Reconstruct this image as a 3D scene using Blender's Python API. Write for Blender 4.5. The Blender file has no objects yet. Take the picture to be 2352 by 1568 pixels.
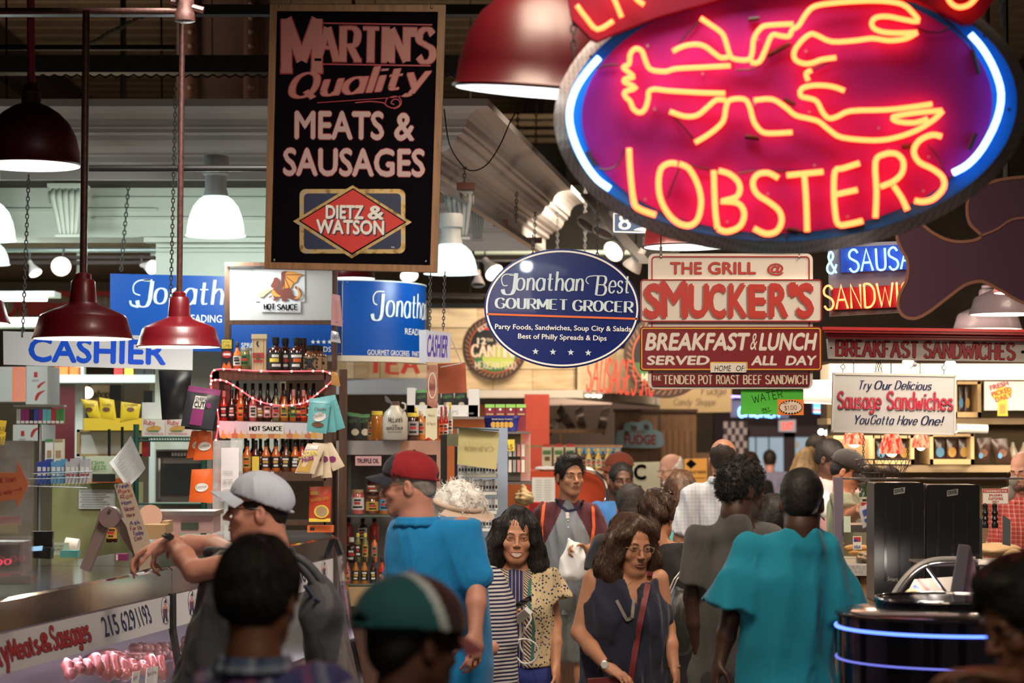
import bpy,math,random
import numpy as np
from mathutils import Vector as V,Matrix,Euler
PI=math.pi
R=math.radians
SC=bpy.context.scene
COL=SC.collection
# ---------------------------------------------------------------- camera
FPX,CAMZ,PITCH=5000.0,1.96,math.atan(219/5000)
cam_d=bpy.data.cameras.new('camera'); cam=bpy.data.objects.new('camera',cam_d); COL.objects.link(cam)
cam.location=(0,0,CAMZ); cam.rotation_euler=(PI/2+PITCH,0,0)
cam_d.lens=FPX/2352*36; cam_d.sensor_width=36; cam_d.clip_start=.2; cam_d.clip_end=200
cam_d.dof.use_dof=True; cam_d.dof.focus_distance=10.6; cam_d.dof.aperture_fstop=3.0
SC.camera=cam
SC.view_settings.view_transform='Standard'; SC.view_settings.look='None'
SC.view_settings.gamma=1; SC.view_settings.use_curve_mapping=False
SC.view_settings.exposure=0.0
w=bpy.data.worlds.new('hall_air'); SC.world=w; w.use_nodes=True
w.node_tree.nodes['Background'].inputs[0].default_value=(1.0,.87,.74,1)
w.node_tree.nodes['Background'].inputs[1].default_value=0.10
def area(name,loc,size,power,color,aim=None,size_y=None,spread=None):
 if name=='hall_fill' and spread is None:spread=115
 l=bpy.data.lights.new(name,'AREA'); l.energy=power; l.color=color; l.size=size
 if size_y:l.shape='RECTANGLE'; l.size_y=size_y
 if spread:l.spread=R(spread)
 o=bpy.data.objects.new(name,l); COL.objects.link(o); o.location=loc
 if aim is not None:o.rotation_euler=(V(aim)-V(loc)).to_track_quat('-Z','Y').to_euler()
 return o
def spot(name,loc,aim,power,color,ang=80,blend=.6,rad=.05):
 l=bpy.data.lights.new(name,'SPOT'); l.energy=power; l.color=color; l.spot_size=R(ang); l.spot_blend=blend
 l.shadow_soft_size=rad
 o=bpy.data.objects.new(name,l); COL.objects.link(o); o.location=loc
 o.rotation_euler=(V(aim)-V(loc)).to_track_quat('-Z','Y').to_euler()
 return o
WARM,NEUT,COOL=(1,.80,.60),(1,.93,.84),(.85,.93,1)
area('hall_fill',(.3,3.0,3.4),1.0,10,WARM,(0.4,5.4,1.3),spread=100)  # added near the camera to brighten the nearest people
area('hall_fill',(.2,6.4,4.2),1.2,50,WARM,(0.3,8.6,1.2),spread=100)  # unseen area lights added out of view to light the aisle and stalls
area('hall_fill',(2.2,9.5,4.3),1.4,60,WARM,(1.7,11,1),spread=100)
area('hall_fill',(-1.1,9.5,4.3),1.0,55,NEUT,(-1.4,11.2,1.2),spread=95)
area('hall_fill',(0.9,13.2,4.2),1.4,85,WARM,(.9,14.5,.8))
area('hall_fill',(-3.0,15.7,3.5),1.2,90,COOL,(-3.0,17.0,1.0),spread=170)  # added behind the pale wall, unseen, to brighten the stall interior
area('hall_fill',(1.0,18.0,4.3),1.6,195,WARM,(.6,21.0,1.6),spread=170)
area('hall_fill',(4.4,13.6,3.2),1.2,40,WARM,(3.8,15.4,1))
area('hall_fill',(2.5,23.0,4.2),1.8,110,WARM,(2.5,26,1))
area('hall_fill',(-4.5,19.0,5.2),2.5,75,WARM,(-4,21,6.8),spread=170)  # added, aims upward to brighten the ceiling boards
_cp,_sp=math.cos(PITCH),math.sin(PITCH)
def ray(px,py):
 u=(px-1176)/FPX; v=(784-py)/FPX
 return V((u,_cp-v*_sp,_sp+v*_cp))
CAM=V((0,0,CAMZ))
def P(px,py,d):
 """the point seen at a pixel of the photograph, d metres down the hall"""
 r=ray(px,py); return CAM+r*(d/r.y)
class Plane:
 """a real plane in the hall; maps photo pixels onto it"""
 def __init__(s,o,n):
  s.o=V(o); s.n=V(n).normalized()
  if s.n.dot(CAM-s.o)<0:s.n=-s.n
 def __call__(s,px,py,off=0.0):
  r=ray(px,py); t=(s.o+s.n*off-CAM).dot(s.n)/r.dot(s.n)
  return CAM+r*t
def Front(d,yaw=0,cx=1176):
 o=P(cx,784,d); return Plane(o,(math.sin(R(yaw)),-math.cos(R(yaw)),0))
 # ---------------------------------------------------------------- materials
MATS={}
def mat(name,col=(.5,.5,.5),rough=.5,metal=0,emit=None,es=0,trans=0,alpha=1,bump=0,bscale=40,var=0,vscale=6,coat=0,ior=1.45,sheen=0,sss=0):
 if name in MATS:return MATS[name]
 m=bpy.data.materials.new(name); m.use_nodes=True; MATS[name]=m
 nt=m.node_tree; b=nt.nodes['Principled BSDF']; I=b.inputs
 I['Base Color'].default_value=(*col[:3],1); I['Roughness'].default_value=rough; I['Metallic'].default_value=metal
 I['IOR'].default_value=ior
 if trans:I['Transmission Weight'].default_value=trans
 if alpha<1:I['Alpha'].default_value=alpha
 if coat:I['Coat Weight'].default_value=coat
 if sheen:I['Sheen Weight'].default_value=sheen
 if sss:
  I['Subsurface Weight'].default_value=sss; I['Subsurface Radius'].default_value=(.02,.007,.004); I['Subsurface Scale'].default_value=.5
 if emit is not None:
  I['Emission Color'].default_value=(*emit,1); I['Emission Strength'].default_value=es
 if bump or var:
  tc=nt.nodes.new('ShaderNodeTexCoord')
  if var:
   n=nt.nodes.new('ShaderNodeTexNoise'); n.inputs['Scale'].default_value=vscale; n.inputs['Detail'].default_value=4
   nt.links.new(tc.outputs['Object'],n.inputs['Vector'])
   h=nt.nodes.new('ShaderNodeHueSaturation'); h.inputs['Color'].default_value=(*col[:3],1)
   mr=nt.nodes.new('ShaderNodeMapRange'); mr.inputs[1].default_value=.3; mr.inputs[2].default_value=.7
   mr.inputs[3].default_value=1-var; mr.inputs[4].default_value=1+var
   nt.links.new(n.outputs[0],mr.inputs[0]); nt.links.new(mr.outputs[0],h.inputs['Value']); nt.links.new(h.outputs[0],I['Base Color'])
  if bump:
   n=nt.nodes.new('ShaderNodeTexNoise'); n.inputs['Scale'].default_value=bscale; n.inputs['Detail'].default_value=3
   nt.links.new(tc.outputs['Object'],n.inputs['Vector'])
   bp=nt.nodes.new('ShaderNodeBump'); bp.inputs['Strength'].default_value=bump; bp.inputs['Distance'].default_value=.01
   nt.links.new(n.outputs[0],bp.inputs['Height']); nt.links.new(bp.outputs[0],I['Normal'])
 return m
def glow(name,col,es):return mat(name,(0,0,0),.5,emit=col,es=es)
def nodes_mat(name,fn,rough=.7,**kw):
 """a principled material whose base colour comes out of fn(node_tree, texcoord) -> socket"""
 if name in MATS:return MATS[name]
 m=mat(name,rough=rough,**kw); nt=m.node_tree
 tc=nt.nodes.new('ShaderNodeTexCoord')
 nt.links.new(fn(nt,tc),nt.nodes['Principled BSDF'].inputs['Base Color'])
 return m
def N(nt,kind,**inp):
 n=nt.nodes.new('ShaderNode'+kind)
 for k,v in inp.items():
  k=k.replace('_',' ')
  if isinstance(v,bpy.types.NodeSocket):nt.links.new(v,n.inputs[k])
  else:n.inputs[k].default_value=v
 return n
def ramp(nt,fac,stops,const=False):
 r=nt.nodes.new('ShaderNodeValToRGB'); e=r.color_ramp.elements
 if const:r.color_ramp.interpolation='CONSTANT'
 while len(e)<len(stops):e.new(.5)
 for k,(p,c)in enumerate(stops):e[k].position=p; e[k].color=(*c,1)
 nt.links.new(fac,r.inputs[0]); return r.outputs[0]
def vmap(nt,tc,scale=(1,1,1),rot=(0,0,0),loc=(0,0,0)):
 m=nt.nodes.new('ShaderNodeMapping'); nt.links.new(tc.outputs['Object'],m.inputs[0])
 m.inputs['Scale'].default_value=scale; m.inputs['Rotation'].default_value=rot; m.inputs['Location'].default_value=loc
 return m.outputs[0]
def wood(name,c1,c2,scale=(3,3,40),rough=.55):
 def f(nt,tc):
  n=N(nt,'TexNoise',Vector=vmap(nt,tc,scale),Scale=2.0,Detail=5.0,Distortion=.6)
  return ramp(nt,n.outputs[0],[(.3,c1),(.7,c2)])
 return nodes_mat(name,f,rough)
 # ---------------------------------------------------------------- objects
WL={}
USED={}
def _link(o,parent,loc):
 COL.objects.link(o)
 if parent is not None:o.parent=parent
 WL[o.name]=V(loc)
 return o
def thing(name,label,cat,loc=(0,0,0),group=None,rz=0,kind=None):
 o=bpy.data.objects.new(name,None); o.empty_display_size=.05; o.location=loc; o.rotation_euler=(0,0,rz)
 _link(o,None,loc); tag(o,label,cat,group,kind); return o
class AD(dict):__getattr__=dict.__getitem__
def tag(o,label=None,cat=None,group=None,kind=None):
 if label:o['label']=label
 if cat:o['category']=cat
 if group:o['group']=group
 if kind:o['kind']=kind
 return o
def frame_of(pts):
 return np.array(pts)
class MB:
 def __init__(s):s.v=[]; s.f=[]; s.mi=[]; s.m=0; s.n=0
 def add(s,vs,fs,m=None):
  b=s.n; s.v.extend([tuple(p)for p in vs]); s.n+=len(vs)
  s.f.extend([tuple(b+i for i in f)for f in fs]); s.mi.extend([s.m if m is None else m]*len(fs)); return s
 def box(s,c,size,rz=0,m=None,mat=None):
  x,y,z=[k/2 for k in size]
  vs=[V((sx*x,sy*y,sz*z))for sx in(-1,1)for sy in(-1,1)for sz in(-1,1)]
  if mat is None:mat=Matrix.Rotation(rz,3,'Z')if rz else None
  vs=[(mat@q if mat else q)+V(c)for q in vs]
  return s.add(vs,[(0,1,3,2),(4,6,7,5),(0,4,5,1),(2,3,7,6),(0,2,6,4),(1,5,7,3)],m)
 def bar(s,a,b,w,h,up=(0,0,1),m=None):
  """a rectangular bar from a to b"""
  a,b=V(a),V(b); d=(b-a); L=d.length
  if L<1e-6:return s
  d/=L; up=V(up)
  if abs(d.dot(up))>.98:up=V((0,1,0))
  sx=d.cross(up).normalized(); uz=sx.cross(d).normalized()
  vs=[p+sx*(i*w/2)+uz*(j*h/2)for p in(a,b)for i,j in((-1,-1),(1,-1),(1,1),(-1,1))]
  return s.add(vs,[(3,2,1,0),(4,5,6,7),(0,1,5,4),(1,2,6,5),(2,3,7,6),(3,0,4,7)],m)
 def tube(s,pts,r,n=8,closed=False,m=None,caps=True):
  pts=[V(p)for p in pts]; k=len(pts); vs=[]; prev=None
  rr=r if isinstance(r,(list,tuple))else[r]*k
  for i,p in enumerate(pts):
   a=pts[(i-1)%k]if(closed or i)else pts[0]; b=pts[(i+1)%k]if(closed or i<k-1)else pts[-1]
   t=(b-a)
   if t.length<1e-9:t=V((0,0,1))
   t.normalize()
   if prev is None:
    prev=t.cross(V((0,0,1)))
    if prev.length<.1:prev=t.cross(V((1,0,0)))
   x=(prev-t*prev.dot(t))
   if x.length<1e-6:x=t.cross(V((0,1,0)))
   x.normalize(); prev=x; y=t.cross(x)
   for j in range(n):
    q=2*PI*j/n; vs.append(p+x*(math.cos(q)*rr[i])+y*(math.sin(q)*rr[i]))
  fs=[]
  for i in range(k if closed else k-1):
   for j in range(n):
    a0,b0=i*n,((i+1)%k)*n; fs.append((a0+j,a0+(j+1)%n,b0+(j+1)%n,b0+j))
  if not closed and caps:fs+=[tuple(reversed(range(n))),tuple(range((k-1)*n,k*n))]
  return s.add(vs,fs,m)
 def lathe(s,prof,c=(0,0,0),n=24,m=None,sx=1,sy=1,mat=None,mfn=None):
  """prof: (r, z) list from bottom to top"""
  c=V(c); vs=[]; fs=[]; ms=[]
  for r,z in prof:
   for j in range(n):
    q=2*PI*j/n; p=V((math.cos(q)*r*sx,math.sin(q)*r*sy,z)); vs.append((mat@p if mat else p)+c)
  for i in range(len(prof)-1):
   for j in range(n):fs.append((i*n+j,i*n+(j+1)%n,(i+1)*n+(j+1)%n,(i+1)*n+j))
  if prof[0][0]>1e-5:fs.append(tuple(reversed(range(n))))
  if prof[-1][0]>1e-5:fs.append(tuple(range((len(prof)-1)*n,len(prof)*n)))
  return s.add(vs,fs,m)
 def poly(s,pts,d,m=None,back=True):
  """a flat outline (world points) given the thickness vector d"""
  d=V(d); n=len(pts); pts=[V(p)for p in pts]; vs=pts+[p+d for p in pts]
  fs=[tuple(range(n))]+([tuple(reversed(range(n,2*n)))]if back else[])
  fs+=[(i,i+n,(i+1)%n+n,(i+1)%n)for i in range(n)]
  return s.add(vs,fs,m)
 def grid(s,fn,nu,nv,m=None,wrapu=False):
  vs=[fn(i/nu,j/nv)for j in range(nv+1)for i in range(nu+(0 if wrapu else 1))]; k=nu+(0 if wrapu else 1)
  fs=[(j*k+i,j*k+(i+1)%k,(j+1)*k+(i+1)%k,(j+1)*k+i)for j in range(nv)for i in range(nu)]
  return s.add(vs,fs,m)
 def ell(s,c,r,n=10,m=None,mat=None):
  prof=[(max(1e-4,math.sin(PI*k/n)),-math.cos(PI*k/n))for k in range(n+1)]
  vs=[]; c=V(c); fs=[]; q=n*2
  for a,z in prof:
   for j in range(q):
    p=V((math.cos(2*PI*j/q)*a*r[0],math.sin(2*PI*j/q)*a*r[1],z*r[2])); vs.append((mat@p if mat else p)+c)
  for i in range(n):
   for j in range(q):fs.append((i*q+j,i*q+(j+1)%q,(i+1)*q+(j+1)%q,(i+1)*q+j))
  return s.add(vs,fs,m)
 def build(s,name,mats,parent=None,loc=None,smooth=False,rz=0):
  if loc is None:loc=WL[parent.name]if parent is not None else(0,0,0)
  loc=V(loc); me=bpy.data.meshes.new(name)
  if loc.length:s.v=[(p[0]-loc.x,p[1]-loc.y,p[2]-loc.z)for p in s.v]
  me.from_pydata(s.v,[],s.f)
  if not isinstance(mats,(list,tuple)):mats=[mats]
  for q in mats:me.materials.append(q)
  if len(mats)>1:me.polygons.foreach_set('material_index',s.mi)
  if smooth:
   me.shade_smooth()
   if smooth!='all':me.set_sharp_from_angle(angle=R(smooth if smooth is not True else 40))
  me.update()
  o=bpy.data.objects.new(name,me)
  if parent is None:o.location=loc
  return _link(o,parent,loc)
def base_of(mb):
 a=np.array(mb.v); return V(((a[:,0].min()+a[:,0].max())/2,(a[:,1].min()+a[:,1].max())/2,a[:,2].min()))
def single(mb,name,mats,label,cat,group=None,smooth=False,kind=None):
 o=mb.build(name,mats,None,base_of(mb),smooth); return tag(o,label,cat,group,kind)
def part_mesh(name,me,parent):
 o=bpy.data.objects.new(name,me); return _link(o,parent,WL[parent.name])
def struct(mb,name,mats,smooth=False,parent=None):
 o=mb.build(name,mats,parent,None,smooth)
 if parent is None:o['kind']='structure'
 return o
def copy_tree(o,parent=None,loc=None,rz=None,label=None,s=None):
 c=o.copy(); COL.objects.link(c); c.parent=parent; WL[c.name]=WL.get(o.name,V((0,0,0)))
 if loc is not None:c.location=loc; WL[c.name]=V(loc)
 if rz is not None:c.rotation_euler=(0,0,rz)
 if s is not None:c.scale=(s,s,s)if not isinstance(s,tuple)else s
 if label:c['label']=label
 for ch in list(o.children):copy_tree(ch,c)
 return c
 # ---------------------------------------------------------------- lettering
GL={}
for ln in '''A 0,0 35,100 70,0/13,38 57,38
B 8,0 8,100/~8,100 42,100 55,90 57,74 50,58 38,54 8,54/~8,54 44,53 60,42 64,26 58,8 42,0 8,0
C ~66,80 54,96 35,100 12,85 4,50 12,15 35,0 54,4 66,20
D 8,0 8,100/~8,100 40,98 64,76 68,50 64,24 40,2 8,0
E 60,100 8,100 8,0 60,0/8,52 50,52
F 60,100 8,100 8,0/8,52 48,52
G ~66,80 54,96 35,100 12,85 4,50 12,15 35,0 55,4 68,18/68,18 68,45 44,45
H 8,0 8,100/62,0 62,100/8,52 62,52
I 8,0 8,100
J 45,100 45,28/~45,28 38,6 22,0 8,6 2,24
K 8,0 8,100/60,100 8,45/26,60 64,0
L 8,100 8,0 58,0
M 6,0 6,100 42,20 78,100 78,0
N 6,0 6,100 64,0 64,100
O ~36,100 12,86 4,50 12,14 36,0 60,14 68,50 60,86 36,100
P 8,0 8,100/~8,100 44,100 60,88 62,72 56,54 42,46 8,46
Q ~36,100 12,86 4,50 12,14 36,0 60,14 68,50 60,86 36,100/44,26 72,-8
R 8,0 8,100/~8,100 44,100 60,88 62,72 56,54 42,46 8,46/34,46 64,0
S ~58,84 44,99 24,99 8,84 10,64 32,52 54,40 60,20 46,2 22,0 6,16
T 2,100 64,100/33,100 33,0
U 8,100 8,30/~8,30 14,6 35,0 56,6 62,30/62,30 62,100
V 0,100 34,0 68,100
W 0,100 24,0 48,80 72,0 96,100
X 2,100 64,0/64,100 2,0
Y 0,100 33,48 66,100/33,48 33,0
Z 4,100 60,100 4,0 62,0
a ~50,40 40,60 20,62 5,45 4,20 18,0 36,2 50,22/50,62 50,0
b 6,100 6,0/~6,42 20,60 40,60 54,44 54,18 40,2 20,0 6,16
c ~50,50 36,62 18,58 5,40 5,20 18,3 36,0 50,12
d 52,100 52,0/~52,42 40,60 20,60 5,44 5,18 18,2 38,0 52,16
e ~6,32 52,34 48,54 30,63 12,54 4,32 10,8 30,-1 50,12
f ~42,92 30,100 18,88 18,70/18,75 18,0/2,60 36,60
g ~50,40 38,60 20,62 5,45 5,22 18,4 36,6 50,22/50,62 50,-10/~50,-10 38,-28 20,-28 6,-16
h 6,100 6,0/~6,40 18,58 34,62 46,46/46,46 46,0
i 8,60 8,0/8,82 8,92
j 22,60 22,-12/~22,-12 14,-28 2,-24
k 6,100 6,0/44,60 6,24/20,34 48,0
l 8,100 8,0
m 6,62 6,0/~6,42 16,60 30,60 36,46/36,46 36,0/~36,42 46,60 60,60 66,46/66,46 66,0
n 6,62 6,0/~6,40 18,60 34,61 44,46/44,46 44,0
o ~28,62 10,54 4,31 10,8 28,0 46,8 52,31 46,54 28,62
p 6,62 6,-30/~6,42 20,60 40,60 54,44 54,18 40,2 20,0 6,16
q 52,62 52,-30/~52,42 40,60 20,60 5,44 5,18 18,2 38,0 52,16
r 6,62 6,0/~6,38 16,56 34,62
s ~42,52 30,62 14,60 6,48 14,36 34,28 44,16 34,2 16,0 4,10
t 18,88 18,14/~18,14 24,2 40,4/2,60 38,60
u 6,62 6,20/~6,20 14,3 30,0 44,14/44,62 44,0
v 2,62 24,0 46,62
w 2,62 18,0 34,50 50,0 66,62
x 4,62 46,0/46,62 4,0
y 2,62 26,4/50,62 22,-22/~22,-22 12,-30 2,-24
z 4,60 44,60 4,0 46,0
0 ~30,100 10,84 4,50 10,16 30,0 50,16 56,50 50,84 30,100
1 6,82 24,100 24,0
2 ~6,78 16,98 38,98 50,80 44,58 6,2/6,0 54,0
3 ~6,84 20,100 42,96 50,76 40,56 24,52/~24,52 46,46 54,26 42,4 20,0 4,14
4 44,0 44,100 2,30 58,30
5 50,100 12,100 8,54/~8,54 26,62 46,54 54,32 44,6 22,0 4,12
6 ~48,88 34,100 16,88 5,50 8,16 26,0 44,6 52,30 42,54 24,56 8,40
7 4,100 54,100 20,0
8 ~28,100 10,90 10,64 28,53 46,64 46,90 28,100/~28,53 6,38 6,12 28,0 50,12 50,38 28,53
9 ~10,10 24,0 42,12 52,50 50,84 32,100 12,92 6,68 14,48 34,44 50,60
& ~62,0 22,58 16,80 30,99 44,86 40,66 8,36 6,12 24,0 44,6 64,40
' 8,100 8,76
, 10,10 4,-14
. 8,0 8,9
- 4,40 32,40
! 10,100 10,32/10,0 10,10
: 8,0 8,9/8,48 8,57
$ ~52,78 38,92 18,90 8,74 16,56 40,46 52,28 42,10 20,6 6,20/29,104 29,-6
* ~20,50 30,50'''.split('\n'):
 GL[ln[0]]=[[(float(a),float(b))for a,b in(q.split(',')for q in st.lstrip('~').split())]+([None]if st[0]=='~' else[])for st in ln[2:].split('/')]
def catmull(pts,k=5):
 closed=(pts[0]==pts[-1])and len(pts)>3
 out=[]; n=len(pts)
 for i in range(n-1):
  p0=pts[i-1]if i else(pts[-2]if closed else pts[0]); p1,p2=pts[i],pts[i+1]
  p3=pts[i+2]if i+2<n else(pts[1]if closed else pts[-1])
  for j in range(k):
   t=j/k; out.append(tuple(.5*((2*b)+(-a+c)*t+(2*a-5*b+4*c-d)*t*t+(-a+3*b-3*c+d)*t**3)for a,b,c,d in zip(p0,p1,p2,p3)))
 out.append(tuple(pts[-1])); return out
def strokes(s,gap=16,space=34,k=5,swash=False):
 """centre lines of a string in units of cap height 100 -> (list of polylines, width)"""
 x=0; out=[]
 for ch in s:
  if ch==' ':x+=space; continue
  g=GL.get(ch)
  if not g:x+=space; continue
  wmax=0
  for st in g:
   sm=st[-1]is None; pts=st[:-1]if sm else st
   wmax=max(wmax,max(p[0]for p in pts))
   if sm:pts=catmull(pts,k)
   out.append([(p[0]+x,p[1])for p in pts])
  x+=wmax+gap
 return out,x-gap
RBO=[0.0]
def ribbon(mb,pts,wfn,put,m=None,split=True):
 RBO[0]=(RBO[0]+.00023)%.00138
 if split and len(pts)>2:
  run=[pts[0]]; cut=0
  for i in range(1,len(pts)-1):
   a,b,c=pts[i-1],pts[i],pts[i+1]; t1=math.atan2(b[1]-a[1],b[0]-a[0]); t2=math.atan2(c[1]-b[1],c[0]-b[0]); dt=abs((t2-t1+PI)%(2*PI)-PI)
   run.append(b)
   if dt>.9:ribbon(mb,run,wfn,put,m,False); run=[b]; cut=1
  run.append(pts[-1])
  if cut:ribbon(mb,run,wfn,put,m,False); return
 n=len(pts); vs=[]
 closed=n>3 and abs(pts[0][0]-pts[-1][0])<.01 and abs(pts[0][1]-pts[-1][1])<.01
 for i,p in enumerate(pts):
  a=pts[i-1]if i else(pts[-2]if closed else pts[0]); b=pts[i+1]if i<n-1 else(pts[1]if closed else pts[-1])
  def nrm(u,v):
   L=math.hypot(v[0]-u[0],v[1]-u[1])or 1; return((v[0]-u[0])/L,(v[1]-u[1])/L)
  t1,t2=nrm(a,p)if a!=p else nrm(p,b),nrm(p,b)if b!=p else nrm(a,p)
  tx,ty=t1[0]+t2[0],t1[1]+t2[1]; L=math.hypot(tx,ty)or 1; tx/=L; ty/=L
  c=max(.45,tx*t2[0]+ty*t2[1]); hw=wfn(tx,ty)/2/c
  vs+=[put(p[0]-ty*hw,p[1]+tx*hw),put(p[0]+ty*hw,p[1]-tx*hw)]
 mb.add(vs,[(2*i,2*i+1,2*i+3,2*i+2)for i in range(n-1)],m)
_tc={}
def bfont(s,bold=0.0,res=3):
 key=(s,bold)
 if key not in _tc:
  c=bpy.data.curves.new('lettering','FONT'); c.body=s; c.resolution_u=res; c.offset=bold; c.size=1
  o=bpy.data.objects.new('lettering',c); me=bpy.data.meshes.new_from_object(o)
  vs=np.array([v.co[:2]for v in me.vertices])if len(me.vertices)else np.zeros((1,2))
  _tc[key]=(vs,[tuple(p.vertices)for p in me.polygons]); bpy.data.objects.remove(o); bpy.data.meshes.remove(me)
 return _tc[key]
def letters(mb,s,p0,p1,h,pl,font='b',bold=0,m=0,off=.002,lean=0,arc=0,thick=14,thin=None,serif=0,jit=0,up=None,capw=None,grow=0):
 """write s between the photo pixels p0 and p1 (baseline) at cap height h px on the plane pl"""
 dx,dy=p1[0]-p0[0],p1[1]-p0[1]; L=math.hypot(dx,dy); ex,ey=dx/L,dy/L
 ux,uy=(-(-ey),-ex)if up is None else up
 rnd=random.Random(hash(s)%1000 if False else len(s)*7+3)
 if font=='b':
  heavy=bold*.8; vs,fs=bfont(s,0); x0,x1=vs[:,0].min(),vs[:,0].max(); H=.70
  def put(x,y):
   u=(x-x0)/(x1-x0); yy=y/H*h; b=arc*4*u*(1-u)
   return pl(p0[0]+ex*L*u+ux*(yy+b)+lean*yy*ex,p0[1]+ey*L*u+uy*(yy+b)+lean*yy*ey,off)
  mb.add([put(a,b)for a,b in vs],fs,m)
  if heavy:
   for q_,(sx,sy)in enumerate(((heavy,0),(-heavy,0),(0,heavy),(0,-heavy))):
    off-=.00015; mb.add([put(a+sx,b+sy)for a,b in vs],fs,m)
 else:
  sts,wd=strokes(s); thin=thick if thin is None else thin
  for q,st in enumerate(sts):
   o2=off
   def put(x,y):
    u=x/wd; yy=y/100*h; b=arc*4*u*(1-u)
    return pl(p0[0]+ex*L*u+ux*(yy+b)+lean*yy*ex,p0[1]+ey*L*u+uy*(yy+b)+lean*yy*ey,o2+RBO[0])
   kx=L/wd/(h/100)
   ribbon(mb,st,lambda tx,ty:thin+grow+(thick-thin)*abs(ty)**1.3,put,m)
   if serif:
    for e,f in((st[0],st[1]),(st[-1],st[-2])):
     ddx,ddy=f[0]-e[0],f[1]-e[1]
     if abs(ddy)>abs(ddx)*1.1 and(abs(e[1])<4 or abs(e[1]-100)<4 or abs(e[1]-62)<3):
      ribbon(mb,[(e[0]-serif-grow/2,e[1]),(e[0]+serif+grow/2,e[1])],lambda a,b:thin*.9+grow,put,m)
def neon(mb,polys,pl,r,off,n=8,m=None):
 for p in polys:mb.tube([pl(x,y,off)for x,y in p],r,n,m=m)
def stroke_px(s,p0,p1,h,k=5,arcf=None,up=None):
 sts,wd=strokes(s,k=k); dx,dy=p1[0]-p0[0],p1[1]-p0[1]; L=math.hypot(dx,dy); ex,ey=dx/L,dy/L
 ux,uy=(ey,-ex)if up is None else up
 return[[(p0[0]+ex*L*x/wd+ux*y/100*h,p0[1]+ey*L*x/wd+uy*y/100*h)for x,y in st]for st in sts]
def rrect(x0,y0,x1,y1,r,n=4,sl=0):
 """rounded rectangle in photo pixels; sl = slope of its horizontal edges"""
 out=[]
 for cx,cy,a in((x1-r,y0+r,-90),(x1-r,y1-r,0),(x0+r,y1-r,90),(x0+r,y0+r,180)):
  for k in range(n+1):
   q=R(a+90*k/n); out.append((cx+r*math.cos(q),cy+r*math.sin(q)))
 return[(x,y+sl*(x-x0))for x,y in out]
def ellipse_px(cx,cy,a,b,rot=0,n=64):
 c,s=math.cos(R(rot)),math.sin(R(rot))
 return[(cx+a*math.cos(t)*c-b*math.sin(t)*s,cy+a*math.cos(t)*s+b*math.sin(t)*c)for t in(2*PI*k/n for k in range(n))]
def plate(mb,pts,pl,front,back,m=None):
 """a plate with a traced outline: front face at offset front, back face at offset back"""
 a=[pl(x,y,front)for x,y in pts]; mb.poly(a,pl.n*(back-front),m); return mb
def ring(mb,outer,inner,pl,f,b,m=None):
 n=len(outer); o1=[pl(*p,f)for p in outer]; i1=[pl(*p,f)for p in inner]; o2=[p+pl.n*(b-f)for p in o1]; i2=[p+pl.n*(b-f)for p in i1]
 fs=[]
 for k in range(n):
  j=(k+1)%n; fs+=[(k,j,n+j,n+k),(2*n+k,3*n+k,3*n+j,2*n+j),(k,2*n+k,2*n+j,j),(n+k,n+j,3*n+j,3*n+k)]
 mb.add(o1+i1+o2+i2,fs,m)
ORD='first second third fourth fifth sixth seventh eighth ninth tenth eleventh twelfth thirteenth fourteenth'.split()
def drop(o,*pts,r=.006):
 """suspension rods from a sign or track up to the roof"""
 for x,y,d in pts:
  a=P(x,y,d); m=MB(); m.tube([a,V((a.x,a.y,6.8))],r,6); m.build('drop_rod',M_black,o)
def chain(name,a,b,r=.004,link=.03,mt=None,label=None,group=None,cat='chain',parent=None):
 """a hanging chain of real links between two points"""
 a,b=V(a),V(b); L=(b-a).length; n=max(2,int(L/link/.8)); d=(b-a)/L; mb=MB()
 s1=d.cross(V((0,1,0))).normalized(); s2=d.cross(s1).normalized()
 for i in range(n):
  c=a+d*(L*(i+.5)/n); w_=s1 if i%2 else s2
  mb.tube([c+d*(math.cos(t)*link*.55)+w_*(math.sin(t)*link*.3)for t in(2*PI*k/6 for k in range(6))],r,4,closed=True)
 if parent is not None:return mb.build(name,mt,parent)
 o=single(mb,name,mt,label,cat,group); return o
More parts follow.
